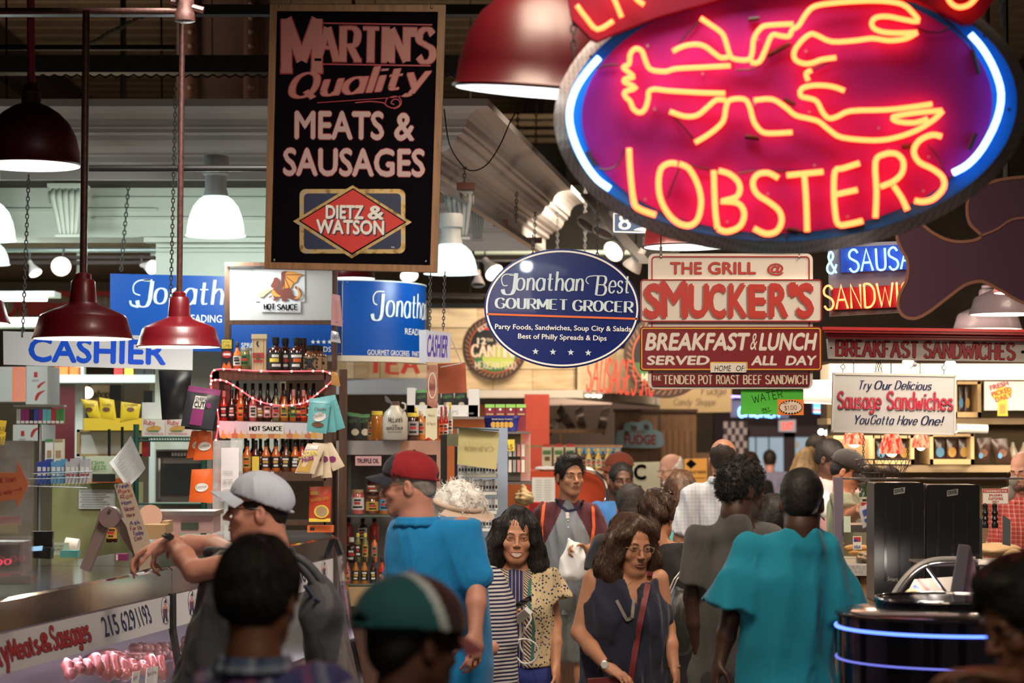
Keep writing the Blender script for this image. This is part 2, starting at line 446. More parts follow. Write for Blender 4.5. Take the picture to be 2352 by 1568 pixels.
 # ---------------------------------------------------------------- signed-distance modelling for people and soft things
def _a(v):return np.array([v[0],v[1],v[2]],dtype=np.float32)
def smin(a,b,k):
 if k<=0:return np.minimum(a,b)
 h=np.clip(.5+.5*(b-a)/k,0,1); return b+(a-b)*h-k*h*(1-h)
class Sdf:
 def __init__(s):s.p=[]; s.disp=None; s.early=False
 def cap(s,a,b,ra,rb=None,k=.02,op='+',flat=None):
  rb=ra if rb is None else rb; s.p.append(('c',_a(a),_a(b),ra,rb,k,op,flat)); return s
 def ell(s,c,r,k=.02,op='+',B=None):
  s.p.append(('e',_a(c),np.array(r,np.float32),B,0,k,op,None)); return s
 def cone(s,a,b,ra,rb,k=.01,flat=None):
  """like cap, with a flat cut end at b (a sleeve, a trouser leg)"""
  s.p.append(('k',_a(a),_a(b),ra,rb,k,'+',flat)); return s
 def cut(s,c,n):
  s.p.append(('h',_a(c),_a(n),0,0,0,'&',None)); return s
 def chain(s,pts,rs,k=.02,flat=None):
  for i in range(len(pts)-1):s.cap(pts[i],pts[i+1],rs[i],rs[i+1],k,'+',flat)
  return s
 def f(s,X):
  d=np.full(len(X),9.,np.float32); done=False
  for t,a,b,r1,r2,k,op,fl in s.p:
   if s.early and not done and op!='+':d=d+s.disp(X).astype(np.float32); done=True
   if t in 'ck':
    ab=b-a; L2=float(ab@ab)or 1e-9; o=X-a; al=(o@ab)/math.sqrt(L2)-math.sqrt(L2); tt=np.clip((o@ab)/L2,0,1); o=o-tt[:,None]*ab
    if fl is not None:
     ax,q=fl; c=o@ax; o=o+np.outer(c*(1/q-1),ax)
     e=(np.sqrt(np.einsum('ij,ij->i',o,o))-(r1+(r2-r1)*tt))*min(1,q*1.2)
    else:e=np.sqrt(np.einsum('ij,ij->i',o,o))-(r1+(r2-r1)*tt)
    if t=='k':e=np.maximum(e,al)
   elif t=='e':
    o=X-a
    if r1 is not None:o=o@r1
    q=o/b; k0=np.sqrt(np.einsum('ij,ij->i',q,q)); q/=b; k1=np.sqrt(np.einsum('ij,ij->i',q,q))+1e-9
    e=k0*(k0-1)/k1
   else:e=(X-a)@(b/np.linalg.norm(b))
   if op=='+':d=smin(d,e,k)
   elif op=='-':d=-smin(-d,e,k)
   else:d=np.maximum(d,e)
  if s.disp is not None and not done:d=d+s.disp(X).astype(np.float32)
  return d
 def bounds(s):
  lo=np.full(3,1e9); hi=-lo
  for t,a,b,r1,r2,k,op,fl in s.p:
   if op!='+':continue
   if t in 'ck':
    for q,r in((a,r1),(b,r2)):lo=np.minimum(lo,q-r); hi=np.maximum(hi,q+r)
   else:m=b.max()if r1 is not None else b; lo=np.minimum(lo,a-m); hi=np.maximum(hi,a+m)
  return lo-.03,hi+.03
def fold(seed,amp,fx=14,fz=4,axis=None):
 """soft cloth folds: ridges that mostly hang down"""
 r=np.random.RandomState(seed); K=r.normal(size=(5,3))*np.array([fx,fx,fz]); ph=r.uniform(0,6.3,5); K2=r.normal(size=(5,3))*3.
 def g(X):
  o=0
  for i in range(5):o=o+(1-2*np.abs(np.sin(.5*(X@K[i]+ph[i]+1.6*np.sin(X@K2[i])))))
  return-(o+.5)*(amp/2.2)
 return g
def strand(seed,amp,f=(90,90,12),n=6,wob=2.2):
 r=np.random.RandomState(seed); K=r.normal(size=(n,3))*np.array(f); ph=r.uniform(0,6.3,n); K2=r.normal(size=(n,3))*14.
 def g(X):
  o=0
  for i in range(n):o=o+np.sin(X@K[i]+ph[i]+wob*np.sin(X@K2[i]))
  return o*(amp/2.4)
 return g
def curl(seed,amp,f=55):
 return strand(seed,amp,(f,f,f),6,1.2)
def axis_of(lo,hi,h,fine=None,hf=None):
 """grid line positions with an optional fine interval"""
 if fine is None:return np.arange(lo,hi+h,h)
 a,b=max(fine[0],lo),min(fine[1],hi); out=[]
 if a>lo+h:out.append(np.arange(lo,a-h*.3,h))
 out.append(np.arange(a,b,hf))
 if b<hi:out.append(np.arange(b,hi+h,h))
 return np.concatenate(out)
def nets(sdf,h,zfine=None,xfine=None,yfine=None,hf=None):
 lo,hi=sdf.bounds(); C=4
 ax=[axis_of(lo[0],hi[0],h,xfine,hf),axis_of(lo[1],hi[1],h,yfine,hf),axis_of(lo[2],hi[2],h,zfine,hf)]
 for i in range(3):
  e=(-(len(ax[i])-1))%C
  if e:ax[i]=np.concatenate([ax[i],ax[i][-1]+h*np.arange(1,e+1)])
 ax=[a.astype(np.float32)for a in ax]; n=[len(a)for a in ax]
 cx=[a[::C]for a in ax]; G=np.stack(np.meshgrid(*cx,indexing='ij'),-1).reshape(-1,3)
 dc=sdf.f(G).reshape([len(c)for c in cx])
 step=[np.diff(c)for c in cx]
 diag=np.sqrt(step[0][:,None,None]**2+step[1][None,:,None]**2+step[2][None,None,:]**2)
 mn=np.full(diag.shape,9e9,np.float32)
 for i in(0,1):
  for j in(0,1):
   for k in(0,1):
    mn=np.minimum(mn,np.abs(dc[i:i+diag.shape[0],j:j+diag.shape[1],k:k+diag.shape[2]]))
 act=mn<diag*.75
 F=np.repeat(np.repeat(np.repeat(np.sign(dc),C,0),C,1),C,2)[:n[0],:n[1],:n[2]].copy()
 mask=np.zeros(n,bool)
 A=np.argwhere(act)
 if not len(A):return np.zeros((0,3)),np.zeros((0,4),int)
 o=np.arange(C+1); O=np.stack(np.meshgrid(o,o,o,indexing='ij'),-1).reshape(-1,3)
 idx=(A[:,None,:]*C+O[None]).reshape(-1,3); mask[idx[:,0],idx[:,1],idx[:,2]]=True
 I=np.argwhere(mask); X=np.stack([ax[i][I[:,i]]for i in range(3)],1); F[mask]=sdf.f(X)
 ins=F<0
 cnt=np.zeros([k-1 for k in n],np.int8)
 for i in(0,1):
  for j in(0,1):
   for k in(0,1):cnt+=ins[i:n[0]-1+i,j:n[1]-1+j,k:n[2]-1+k]
 cell=(cnt>0)&(cnt<8); Cc=np.argwhere(cell); vid=np.full(cell.shape,-1,np.int64); vid[cell]=np.arange(len(Cc))
 acc=np.zeros((len(Cc),3)); num=np.zeros(len(Cc))
 crn=[(i,j,k)for i in(0,1)for j in(0,1)for k in(0,1)]
 for a in crn:
  for d in range(3):
   if a[d]:continue
   b=list(a); b[d]=1
   fa=F[Cc[:,0]+a[0],Cc[:,1]+a[1],Cc[:,2]+a[2]]; fb=F[Cc[:,0]+b[0],Cc[:,1]+b[1],Cc[:,2]+b[2]]
   m=(fa<0)!=(fb<0); t=np.where(m,fa/np.where(m,fa-fb,1),0)
   for q in range(3):
    pa=ax[q][Cc[:,q]+a[q]]; pb=ax[q][Cc[:,q]+b[q]]; acc[:,q]+=np.where(m,pa+(pb-pa)*t,0)
   num+=m
 Vv=acc/num[:,None]; Q=[]
 for d in range(3):
  s0=[slice(None)]*3; s1=[slice(None)]*3; s0[d]=slice(0,-1); s1[d]=slice(1,None)
  e=ins[tuple(s0)]!=ins[tuple(s1)]; E=np.argwhere(e); u,v=(d+1)%3,(d+2)%3
  ok=(E[:,u]>0)&(E[:,v]>0)&(E[:,u]<n[u]-1)&(E[:,v]<n[v]-1); E=E[ok]
  fl=ins[E[:,0],E[:,1],E[:,2]]
  def g(du,dv):
   e2=E.copy(); e2[:,u]-=du; e2[:,v]-=dv; return vid[e2[:,0],e2[:,1],e2[:,2]]
  q=np.stack([g(1,1),g(0,1),g(0,0),g(1,0)],1); q[~fl]=q[~fl][:,::-1]; Q.append(q)
 return Vv,np.concatenate(Q)
def sdf_obj(sdf,name,mats,h,parent,matfn=None,smooth=True,**kw):
 Vv,Q=nets(sdf,h,**kw); Q=Q[(Q>=0).all(1)]
 loc=WL[parent.name]if parent is not None else V((Vv[:,0].mean(),Vv[:,1].mean(),Vv[:,2].min()))
 me=bpy.data.meshes.new(name); me.vertices.add(len(Vv)); me.vertices.foreach_set('co',(Vv-np.array(loc)).astype(np.float32).ravel())
 me.loops.add(Q.size); me.loops.foreach_set('vertex_index',Q.ravel().astype(np.int32))
 me.polygons.add(len(Q)); me.polygons.foreach_set('loop_start',np.arange(0,Q.size,4,dtype=np.int32))
 if not isinstance(mats,(list,tuple)):mats=[mats]
 for q in mats:me.materials.append(q)
 if matfn is not None:me.polygons.foreach_set('material_index',matfn(Vv[Q].mean(1)).astype(np.int32))
 me.update(calc_edges=True); me.validate()
 if smooth:me.shade_smooth()
 o=bpy.data.objects.new(name,me)
 if parent is None:o.location=loc
 return _link(o,parent,loc)
 # ---------------------------------------------------------------- people
def basis(yaw,pitch=0,roll=0):
 y=R(yaw); f=V((math.sin(y),-math.cos(y),0)); sd=V((math.cos(y),math.sin(y),0)); u=V((0,0,1))
 p=R(pitch); f,u=f*math.cos(p)-u*math.sin(p),u*math.cos(p)+f*math.sin(p)
 r=R(roll); sd,u=sd*math.cos(r)+u*math.sin(r),u*math.cos(r)-sd*math.sin(r)
 return sd,f,u
class Fr:
 def __init__(s,o,b,k=1):s.o,s.b,s.k=V(o),b,k; s.B=np.array([list(b[0]),list(b[1]),list(b[2])],np.float32).T
 def __call__(s,x,y,z):return s.o+(s.b[0]*x+s.b[1]*y+s.b[2]*z)*s.k
def head_sdf(S,H,k,fem=0,beard=0,ears=True,jaw=1.0,face=True):
 e=lambda c,r,kk=.015,op='+':S.ell(H(*c),[q*k for q in r],kk*k,op,H.B)
 e((0,-.012,.035),(.074,.096,.084)); e((0,.028,-.045),(.057*jaw,.060,.070),.03)
 for q in(-1,1):
  S.cap(H(q*.047*jaw,.0,-.055),H(q*.018,.064,-.098),.017*k,.015*k,.03*k)
  if face:e((q*.037,.064,-.030),(.023,.020,.020),.02)
 e((0,.070,-.099),(.020,.017,.015),.02)
 if face:
  S.cap(H(-.034,.079,.019),H(.034,.079,.019),(.011-.004*fem)*k,None,.018*k)
  for q in(-1,1):
   e((q*.031,.101,-.001),(.019,.013,.011),.014,'-')
   e((q*.031,.0735,-.0005),(.0165,.0155,.0125),.004); e((q*.031,.093,-.0015),(.0135,.010,.0046),.001,'-')
  S.cap(H(0,.085,.008),H(0,.110-.003*fem,-.031),.0072*k,(.0105-.002*fem)*k,.012*k)
  for q in(-1,1):e((q*.0115,.100,-.035),(.0075,.010,.0065),.006)
  e((0,.080,-.062),(.026,.015,.019),.018); S.cap(H(-.021,.092,-.0655),H(.021,.092,-.0655),.0022*k,None,.003*k,'-')
 if ears:
  for q in(-1,1):
   e((q*.078,-.010,-.012),(.009,.017,.030),.006); e((q*.088,-.004,-.008),(.008,.009,.016),.004,'-')
def surf(S,H,x,z,y0=.16,eps=.0006):
 """the point where a line along the head's forward axis meets the face"""
 ys=np.arange(y0,-.02,-.001); X=np.stack([_a(H(x,y,z))for y in ys]); f=S.f(X); i=int(np.argmax(f<0))
 return H(x,ys[i]+eps,z)
def hand(S,wst,d,nrm,k=1,thumb=1,curl=(20,30,20),spread=1):
 d=V(d).normalized(); nrm=V(nrm); nrm=(nrm-d*nrm.dot(d)).normalized(); sd=d.cross(nrm)*thumb
 B=np.array([list(sd),list(d),list(nrm)],np.float32).T; wst=V(wst)
 S.ell(wst+d*.048*k,[.038*k,.052*k,.015*k],.012*k,'+',B); S.cap(wst,wst+d*.03*k,.024*k,.027*k,.02*k,'+',(_a(nrm),.7))
 for i,(L,o)in enumerate(((.040,.029),(.045,.010),(.042,-.009),(.033,-.027))):
  p=wst+d*(.086-.004*abs(i-1))*k+sd*o*k; a=0; v=(d+sd*(o*spread*2.2)).normalized(); r=(.0092-.0006*i)*k
  for j,f in enumerate((1,.68,.52)):
   a+=curl[j]; q=v*math.cos(R(a))+nrm*math.sin(R(a)); p2=p+q*(L*f*k); S.cap(p,p2,r,r*.92,.005*k); p=p2; r*=.92
 p=wst+d*.022*k+sd*.026*k; q=(d*.55+sd*.7+nrm*.45).normalized(); p2=p+q*.042*k; S.cap(p,p2,.013*k,.0105*k,.012*k)
 q=(d*.85+sd*.25+nrm*.5).normalized(); p3=p2+q*.034*k; S.cap(p2,p3,.0105*k,.0088*k,.004*k); S.cap(p3,p3+(q+nrm*.3).normalized()*.022*k,.009*k,.0075*k,.004*k)
def torso(S,c,g=0.0,kk=.05):
 B=c['F'].B; k=c['k']; fl=(B[:,1],.74); bw,bel=c['bw'],c['belly']
 for q in(0,1):S.cap(c['nb']+c['F'].b[2]*-.045*k,c['sh'][q]+(c['nb']-c['sh'][q])*.08,.050*k+g,.047*k+g,kk)
 mid=(c['sh'][0]+c['sh'][1])/2; pv=c['pv']; ax=pv-mid; f=c['F'].b[1]
 S.ell(mid+ax*.27+f*.012,[.150*bw*k+g,.098*k+g,.175*k+g],kk,'+',B)
 if c['bust']:
  for q in(-1,1):S.ell(mid+ax*.33+f*(.075*k)+c['F'].b[0]*(q*.072*k),[.055*k+g,.05*k+g,.055*k+g],.04,'+',B)
 S.ell(mid+ax*.62+f*(.02*bel),[(.135*bw+.01*bel)*k+g,(.088+.03*bel)*k+g,.17*k+g],kk,'+',B)
 S.ell(mid+ax*.98,[(.160*bw)*k+g,.115*k+g,.13*k+g],kk,'+',B)
def mats_people():
 def sk(n,c,r=.5):return mat('skin_'+n,c,r,bump=.12,bscale=220,var=.10,vscale=14,sss=.06)
 for n,c in dict(pale=(.60,.33,.24),rosy=(.58,.27,.20),tan=(.43,.20,.115),olive=(.40,.19,.105),brown=(.17,.072,.038),dark=(.060,.026,.016),deep=(.095,.040,.024)).items():sk(n,c)
 mat('eye_white',(.62,.58,.54),.2); mat('iris',(.03,.015,.008),.15); mat('teeth',(.80,.76,.68),.25)
 mat('lip_rose',(.42,.13,.11),.4); mat('lip_brown',(.22,.08,.06),.45); mat('lip_dark',(.10,.035,.03),.45); mat('lip_pale',(.45,.2,.16),.45)
 for n,c in dict(black=(.010,.008,.008),dark=(.022,.014,.010),brown=(.075,.038,.022),auburn=(.06,.03,.018),blonde=(.42,.27,.13),grey=(.34,.31,.28),white=(.75,.72,.68)).items():
  mat('hair_'+n,c,.42,bump=.35,bscale=70,var=.25,vscale=40)
mats_people()
MT=MATS
for q_ in('hair_black','hair_dark'):MT[q_].node_tree.nodes['Principled BSDF'].inputs['Roughness'].default_value=.62
def cloth(name,c,rough=.85,**kw):
 new='cloth_'+name not in MATS; m=mat('cloth_'+name,c,rough,var=.07,vscale=9,sheen=.15,**kw)
 if new:wrinkle(m)
 return m
def wrinkle(m):
 nt=m.node_tree; tc=nt.nodes.new('ShaderNodeTexCoord'); n=N(nt,'TexNoise',Vector=vmap(nt,tc,(1,1,.45),(.25,.2,0)),Scale=13.0,Detail=3.0,Distortion=1.2,Roughness=.45)
 n.noise_type='RIDGED_MULTIFRACTAL' if hasattr(n,'noise_type')else 'FBM'
 bp=nt.nodes.new('ShaderNodeBump'); bp.inputs['Strength'].default_value=.55; bp.inputs['Distance'].default_value=.014; nt.links.new(n.outputs[0],bp.inputs['Height']); nt.links.new(bp.outputs[0],nt.nodes['Principled BSDF'].inputs['Normal'])
PEOPLE=[]
def person(label,hc,d,yaw=0,pitch=0,roll=0,k=1.0,skin='tan',byaw=None,sh=None,arms=None,hands=None,lean=0,pvx=None,pvdd=0,
 top=None,bottom=None,fem=0,bw=1.0,belly=0,bust=0,hair=None,face=True,lips='brown',smile=0,brow='black',h=.011,hf=None,
 glasses=None,beard=None,cap=None,jaw=1.0,neck=.05,stand=True,shoes='black',ears=True,floor=0.0,shw=.185,seed=1,neckdrop=.165,feet=.10,iris=True,extra=None):
 hcw=P(hc[0],hc[1],d); b=basis(yaw,pitch,roll); H=Fr(hcw,b,k); byaw=yaw if byaw is None else byaw
 bb=basis(byaw); F=Fr(hcw,bb,k)
 nb=hcw-V((0,0,neckdrop*k))-b[1]*.03*k+bb[1]*(-.005)
 pvz=floor+(hcw.z+.12*k-floor)*.535
 if sh:shp=[P(q[0],q[1],d+(q[2]if len(q)>2 else 0))for q in sh]
 else:shp=[nb+bb[0]*(q*shw*k)-V((0,0,.045*k))for q in(-1,1)]
 mid=(shp[0]+shp[1])/2; pv=V((mid.x,mid.y,pvz))
 if pvx is not None:pv.x=P(pvx,1400,d+pvdd).x; pv.y=d+pvdd
 else:pv=pv-bb[1]*lean
 c=dict(F=F,k=k,nb=nb,sh=shp,pv=pv,mid=mid,bw=bw,belly=belly,bust=bust)
 root=thing('person',label,'person',(pv.x,pv.y,floor)); PEOPLE.append(root)
 S=Sdf(); head_sdf(S,H,k,fem,ears=ears,jaw=jaw,face=face)
 S.cap(H(0,-.022,-.045),nb+V((0,0,.03)),(neck+.004)*k,(neck+.006)*k,.03*k); S.cap(nb+V((0,0,.03)),nb-V((0,0,.03)),(neck+.006)*k,(neck+.01)*k,.02)
 torso(S,c,-.010 if fem else-.016)
 A=[]
 for i in(0,1):
  a=(arms or[None,None])[i]
  if a is None:
   e=shp[i]+bb[0]*((-1,1)[i]*.05*k)+V((0,0,-.28*k))-bb[1]*.02; wv=e+V((0,0,-.25*k))+bb[1]*.06+bb[0]*((-1,1)[i]*.01)
  else:
   e=P(a[0][0],a[0][1],d+a[0][2]); wv=P(a[1][0],a[1][1],d+a[1][2])
  A.append((shp[i],e,wv)); am=(1-.14*fem)*bw**.5*k
  S.cap(shp[i],e,(.046 if(top or{}).get('sleeve',.6)<=0 else.038)*am,.036*am,.03); S.cap(e,e+(wv-e)*.45,.037*am,.036*am,.015); S.cap(e+(wv-e)*.45,wv,.036*am,.024*am,.015)
  hd=(hands or[None,None])[i]or{}
  hv=V(hd['dir'])if 'dir' in hd else(wv-e).normalized()
  if hd.get('on',True):hand(S,wv,hv,V(hd['nrm'])if 'nrm' in hd else(mid+V((0,0,-.4))-wv),k*(.98-.1*fem),hd.get('thumb',(-1,1)[i]),hd.get('curl',(25,35,25)))
 hips=[]
 for q in(-1,1):
  hp=pv+bb[0]*(q*.085*bw*k)-V((0,0,.02)); ft=V((pv.x,pv.y,floor+.07))+bb[0]*(q*feet*k); kn=(hp+ft)/2+bb[1]*.015; hips.append((hp,kn,ft,q))
  S.cap(hp,kn,.082*k*bw,.05*k,.03); S.cap(kn,ft,.05*k,.036*k,.02)
 hz=hcw.z
 zf=(hz-.14*k,hz+.14*k)
 sdf_obj(S,'body',MT['skin_'+skin],h,root,zfine=zf,hf=hf or h*.62,xfine=(hcw.x-.11,hcw.x+.11),yfine=(hcw.y-.13,hcw.y+.13))
 if top:
  T=Sdf(); g=top.get('g',.012); torso(T,c,g)
  loose=top.get('loose',.0)
  if loose or not fem:
   T.cap(mid-V((0,0,.14)),pv-V((0,0,.02)),(.150*bw+loose)*k,(.155*bw+loose)*k,.06,'+',(F.B[:,1],.66+.1*belly))
  T.cap(nb,nb-V((0,0,.03)),(neck+.018)*k,None,.03)
  if top.get('skirt'):T.cap(pv,pv-V((0,0,.3)),.2,.24,.08,'+',(F.B[:,1],.75))
  sl=top.get('sleeve',.62)
  for i in(0,1):
   s0,e,wv=A[i]
   if sl<=0:
    T.ell(s0+(s0-mid)*.30+V((0,0,-.02)),[.062,.09,.085],.01,'-',F.B); continue
   r0,r1=.053*k*bw**.5+g,top.get('sr',.062)*k*bw**.5+g
   if sl<=1:T.cone(s0+(mid-s0)*.1,s0+(e-s0)*sl,r0,r1,.03)
   else:
    T.cap(s0+(mid-s0)*.1,e,r0,.045*k+g,.03); w2=e+(wv-e)*(sl-1); T.cone(e,w2,.044*k+g,.034*k+g,.012)
  hem=pv.z-top.get('hem',.12)*k; T.cut((0,0,hem),(0,0,-1))
  nk=top.get('neck',.012 if yaw<140 else.032)
  T.ell(nb+V((0,0,.075+nk))+bb[1]*top.get('nf',.02),[(.075+top.get('nw',0))*k,.085*k,.075*k],.01,'-',F.B)
  if top.get('vneck'):
   vz=top['vneck']; T.cap(nb+bb[1]*.12+V((0,0,.02)),nb+bb[1]*.14-V((0,0,vz)),.03,.006,.01,'-')
  T.cut((0,0,nb.z+.028),(0,0,1)); T.early=True
  T.disp=fold(seed,top.get('fold',.006)*1.45,top.get('fx',16)*2.6,top.get('fz',5)*2.6)
  t=sdf_obj(T,top.get('name','shirt'),top['mat'],top.get('h',h),root,matfn=top.get('matfn')and top['matfn'](c,A))
  c['shirt']=t; c['T']=T
  if top.get('collar'):
   K=Sdf(); n_=14; pts=[]
   for j in range(n_+1):
    q=-PI+2*PI*j/n_; r_=(neck+.022)*k; pts.append(nb+bb[0]*(math.sin(q)*r_)+bb[1]*(math.cos(q)*r_+.004)+V((0,0,.030-.032*(math.cos(q)>.3)*math.cos(q))))
   for j in range(n_):
    if j in(n_//2,n_//2-1):pass
    K.cap(pts[j],pts[j+1],.010,.010,.006); K.cap(pts[j]-V((0,0,.022))+(pts[j]-nb)*.10,pts[j+1]-V((0,0,.022))+(pts[j+1]-nb)*.10,.009,.009,.014)
   sdf_obj(K,'collar',top.get('cmat')or(top['mat'][0]if isinstance(top['mat'],list)else top['mat']),.007,t)
 if bottom:
  Bt=Sdf(); g=.012; L=bottom.get('len',1.0)
  Bt.ell(pv-V((0,0,0)),[.165*bw*k+g,.12*k+g,.12*k+g],.03,'+',F.B)
  for hp,kn,ft,q in hips:
   if L>.55:Bt.cap(hp,kn,.085*k*bw+g,.06*k+g,.03); Bt.cone(kn,kn+(ft-kn)*min(1,(L-.5)*2),.06*k+g,.055*k+g,.02)
   else:Bt.cone(hp,hp+(kn-hp)*L*2,.085*k*bw+g,.085*k+g,.03)
  Bt.cut((0,0,pv.z+.10*k),(0,0,1)); Bt.disp=fold(seed+9,.005,10,12)
  sdf_obj(Bt,bottom.get('name','trousers'),bottom['mat'],.016,root)
 for hp,kn,ft,q in hips:
  sb=MB(); f=bb[1]
  pr=[(-.09,.035,.03,.075),(-.05,.042,.045,.085),(.02,.045,.045,.08),(.08,.048,.035,.06),(.13,.042,.024,.045),(.165,.02,.012,.03)]
  rings=[]
  for y,wx,hz2,tz in pr:
   cpt=V((ft.x,ft.y,floor))+f*y; rings.append([cpt+bb[0]*(math.cos(t_)*wx)+V((0,0,max(0,tz/2+math.sin(t_)*tz/2)))for t_ in(2*PI*j/8 for j in range(8))])
  vs=[p for r_ in rings for p in r_]; fs=[(i*8+j,i*8+(j+1)%8,(i+1)*8+(j+1)%8,(i+1)*8+j)for i in range(5)for j in range(8)]+[tuple(reversed(range(8))),tuple(range(40,48))]
  sb.add(vs,fs); sb.build('shoe',cloth('shoe_'+shoes,dict(black=(.02,.02,.02),white=(.6,.6,.6),brown=(.1,.05,.03))[shoes]),root,smooth=True)
 if face and iris:
  for q in(-1,1):
   m=MB(); c0=H(q*.031,.0735,-.001); r=.0122*k; n=12; bx,by,bz=b
   prof=[(math.sin(t_)*r,math.cos(t_)*r)for t_ in[0.001]+[.22,.42,.60,.9,1.3,1.7]]
   vs=[]; fs=[]
   for rr,zz in prof:
    for j in range(n):t_=2*PI*j/n; vs.append(c0+bx*(math.cos(t_)*rr)+bz*(math.sin(t_)*rr)+by*zz)
   for i in range(len(prof)-1):
    for j in range(n):fs.append((i*n+j,i*n+(j+1)%n,(i+1)*n+(j+1)%n,(i+1)*n+j))
   m.add(vs,fs); m.mi=[1 if i<2 else 2 if i<3 else 0 for i in range(len(prof)-1)for j in range(n)]
   m.build('eye',[MT['eye_white'],mat('pupil',(.004,.004,.004),.1),MT['iris']],root,smooth=True)
   m=MB(); pts=[surf(S,H,q*x,z,eps=.001)for x,z in((.013,.0165),(.024,.0215),(.036,.0225),(.046,.0185),(.052,.0135))]
   m.tube(pts,[q_*k*(1-.38*fem)for q_ in(.0022,.0034,.0032,.0024,.0010)],6); m.build('eyebrow',MT['hair_'+brow],root,smooth=True)
   if fem:
    m=MB(); m.tube([surf(S,H,q*(.031+dx),dz,eps=.0008)for dx,dz in((-.014,.0005),(-.006,.0052),(.003,.006),(.011,.004),(.017,.0005))],.0013*k,5)
    m.build('eyelashes',MT['hair_black'],root)
  m=MB(); wdt=.024+.008*smile; lift=.006*smile
  up_=[surf(S,H,x*wdt,z+lift*x*x,eps=.0008)for x,z in((-1,-.0655),(-.6,-.0630),(-.25,-.0610),(0,-.0622),(.25,-.0610),(.6,-.0630),(1,-.0655))]
  lo_=[surf(S,H,x*wdt,z+lift*x*x-.011*smile*(1-x*x),eps=.0008)for x,z in((-1,-.0660),(-.6,-.0705),(-.25,-.0725),(0,-.0730),(.25,-.0725),(.6,-.0705),(1,-.0660))]
  m.tube(up_,[.001*k,.0030*k,.0036*k,.0030*k,.0036*k,.0030*k,.001*k],6); m.tube(lo_,[.001*k,.0036*k,.0045*k,.0048*k,.0045*k,.0036*k,.001*k],6)
  m.build('lips',MT['lip_'+lips],root,smooth=True)
  if smile:
   m=MB(); a_=[p+b[1]*.0006 for p in up_[1:-1]]; l_=[p+b[1]*.0006 for p in lo_[1:-1]]; n=len(a_); m.add(a_+l_,[(i,i+1,n+i+1,n+i)for i in range(n-1)]); m.build('teeth',MT['teeth'],root)
 def e(Z,cc,r,kk=.01,op='+'):Z.ell(H(*cc),[q*k for q in r],kk,op,H.B)
 if hair:
  Z=Sdf(); ht=hair['type']; t_=hair.get('t',.008)if not cap else min(.005,hair.get('t',.008)); hh=hair.get('h',h)
  e(Z,(0,-.016,.040),(.076+t_,.094+t_,.084+t_))
  if ht in('short','buzz','crop'):
   e(Z,(0,-.055,-.01),(.060+t_,.048+t_,.06),.02)
   e(Z,(0,.098,-.018),(.074,.072,.092 if ht!='short' else.088),.006,'-'); e(Z,(0,.0,-.135),(.12,.15,.075),.01,'-')
   for q in(-1,1):e(Z,(q*.086,-.004,-.015),(.022,.024,.036),.004,'-'); e(Z,(q*.086,.03,-.04),(.03,.03,.045),.004,'-')
   if ht=='short':e(Z,(0,.040,.108),(.062,.052,.030),.02)
   Z.disp=hair.get('disp')or strand(seed,.0022,(60,60,50))
  elif ht=='fringe':
   e(Z,(0,-.05,-.012),(.062,.05,.055),.02); e(Z,(0,.035,.095),(.115,.12,.080),.008,'-'); e(Z,(0,.098,-.018),(.085,.085,.13),.006,'-'); e(Z,(0,.0,-.135),(.12,.15,.075),.01,'-')
   for q in(-1,1):e(Z,(q*.086,-.002,-.015),(.022,.026,.038),.004,'-')
   Z.disp=strand(seed,.002)
  else:
   if hair.get('part',True):e(Z,(0,.112,-.035),(.060,.078,.098),.008,'-')
   for ch,rr in hair.get('locks',[]):Z.chain([H(*p)for p in ch],[r_*k for r_ in rr],.02)
   e(Z,(0,.125,-.055),(.052,.07,.085),.006,'-')
   Z.disp=hair.get('disp')or strand(seed,.004,(70,70,14))
  if cap:Z.cut(H(0,0,.038),tuple(H.b[2]+H.b[1]*.25))
  ho=sdf_obj(Z,'hair',MT['hair_'+hair['col']],hh,root,matfn=None)
  if hair.get('st'):hair_strands(Z,H,k,hair['st'],hair.get('steps',16),hair.get('sl',.016),MT['hair_'+hair['col']],ho,seed,hair.get('long',True),hair.get('r',.0016),hair.get('wave',.004),hair.get('wf',60))
 if beard:
  Z=Sdf(); e(Z,(0,.055,-.085),(.048,.042,.036),.01);
  for q in(-1,1):Z.cap(H(q*.058,.012,-.03),H(q*.045,.045,-.08),.012*k,.016*k,.02)
  e(Z,(0,.093,-.063),(.028,.022,.010),.006,'-'); e(Z,(0,.085,-.02),(.052,.05,.034),.006,'-'); Z.disp=strand(seed,.0016,(90,90,90))
  sdf_obj(Z,'beard',MT['hair_'+beard],h*.7,root)
 if cap:cap(root,H,k,S,h)
 if glasses:
  m=MB()
  for q in(-1,1):
   if glasses.get('lens',True):
    pr=[H(q*.032+math.cos(t2)*.022,.099,-.002+math.sin(t2)*.015)for t2 in(2*PI*j/14 for j in range(14))]; m.tube(pr,.0016*k,5,closed=True)
   m.tube([H(q*.054,.098,.004),H(q*.072,.06,.004),H(q*.082,-.005,.006),H(q*.080,-.03,-.012)],.0019*k,5)
  m.tube([H(-.011,.101,.0),H(0,.104,.003),H(.011,.101,.0)],.0015*k,5)
  g_=m.build('glasses',mat('spectacle_'+glasses['col'],dict(black=(.01,.01,.01),wire=(.25,.18,.12))[glasses['col']],.3),root,smooth=True)
  if glasses.get('lens',True):
   for q in(-1,1):
    m=MB(); m.add([H(q*.032,.0985,-.002)]+[H(q*.032+math.cos(t2)*.021,.0985,-.002+math.sin(t2)*.0145)for t2 in(2*PI*j/14 for j in range(14))],[(0,1+j,1+(j+1)%14)for j in range(14)])
    m.build('lens',mat('spectacle_glass',(.9,.9,.9),.02,trans=1,alpha=.25,ior=1.02),g_)
 c.update(H=H,root=root,S=S,A=A,hips=hips,e=e,mid=mid); return c
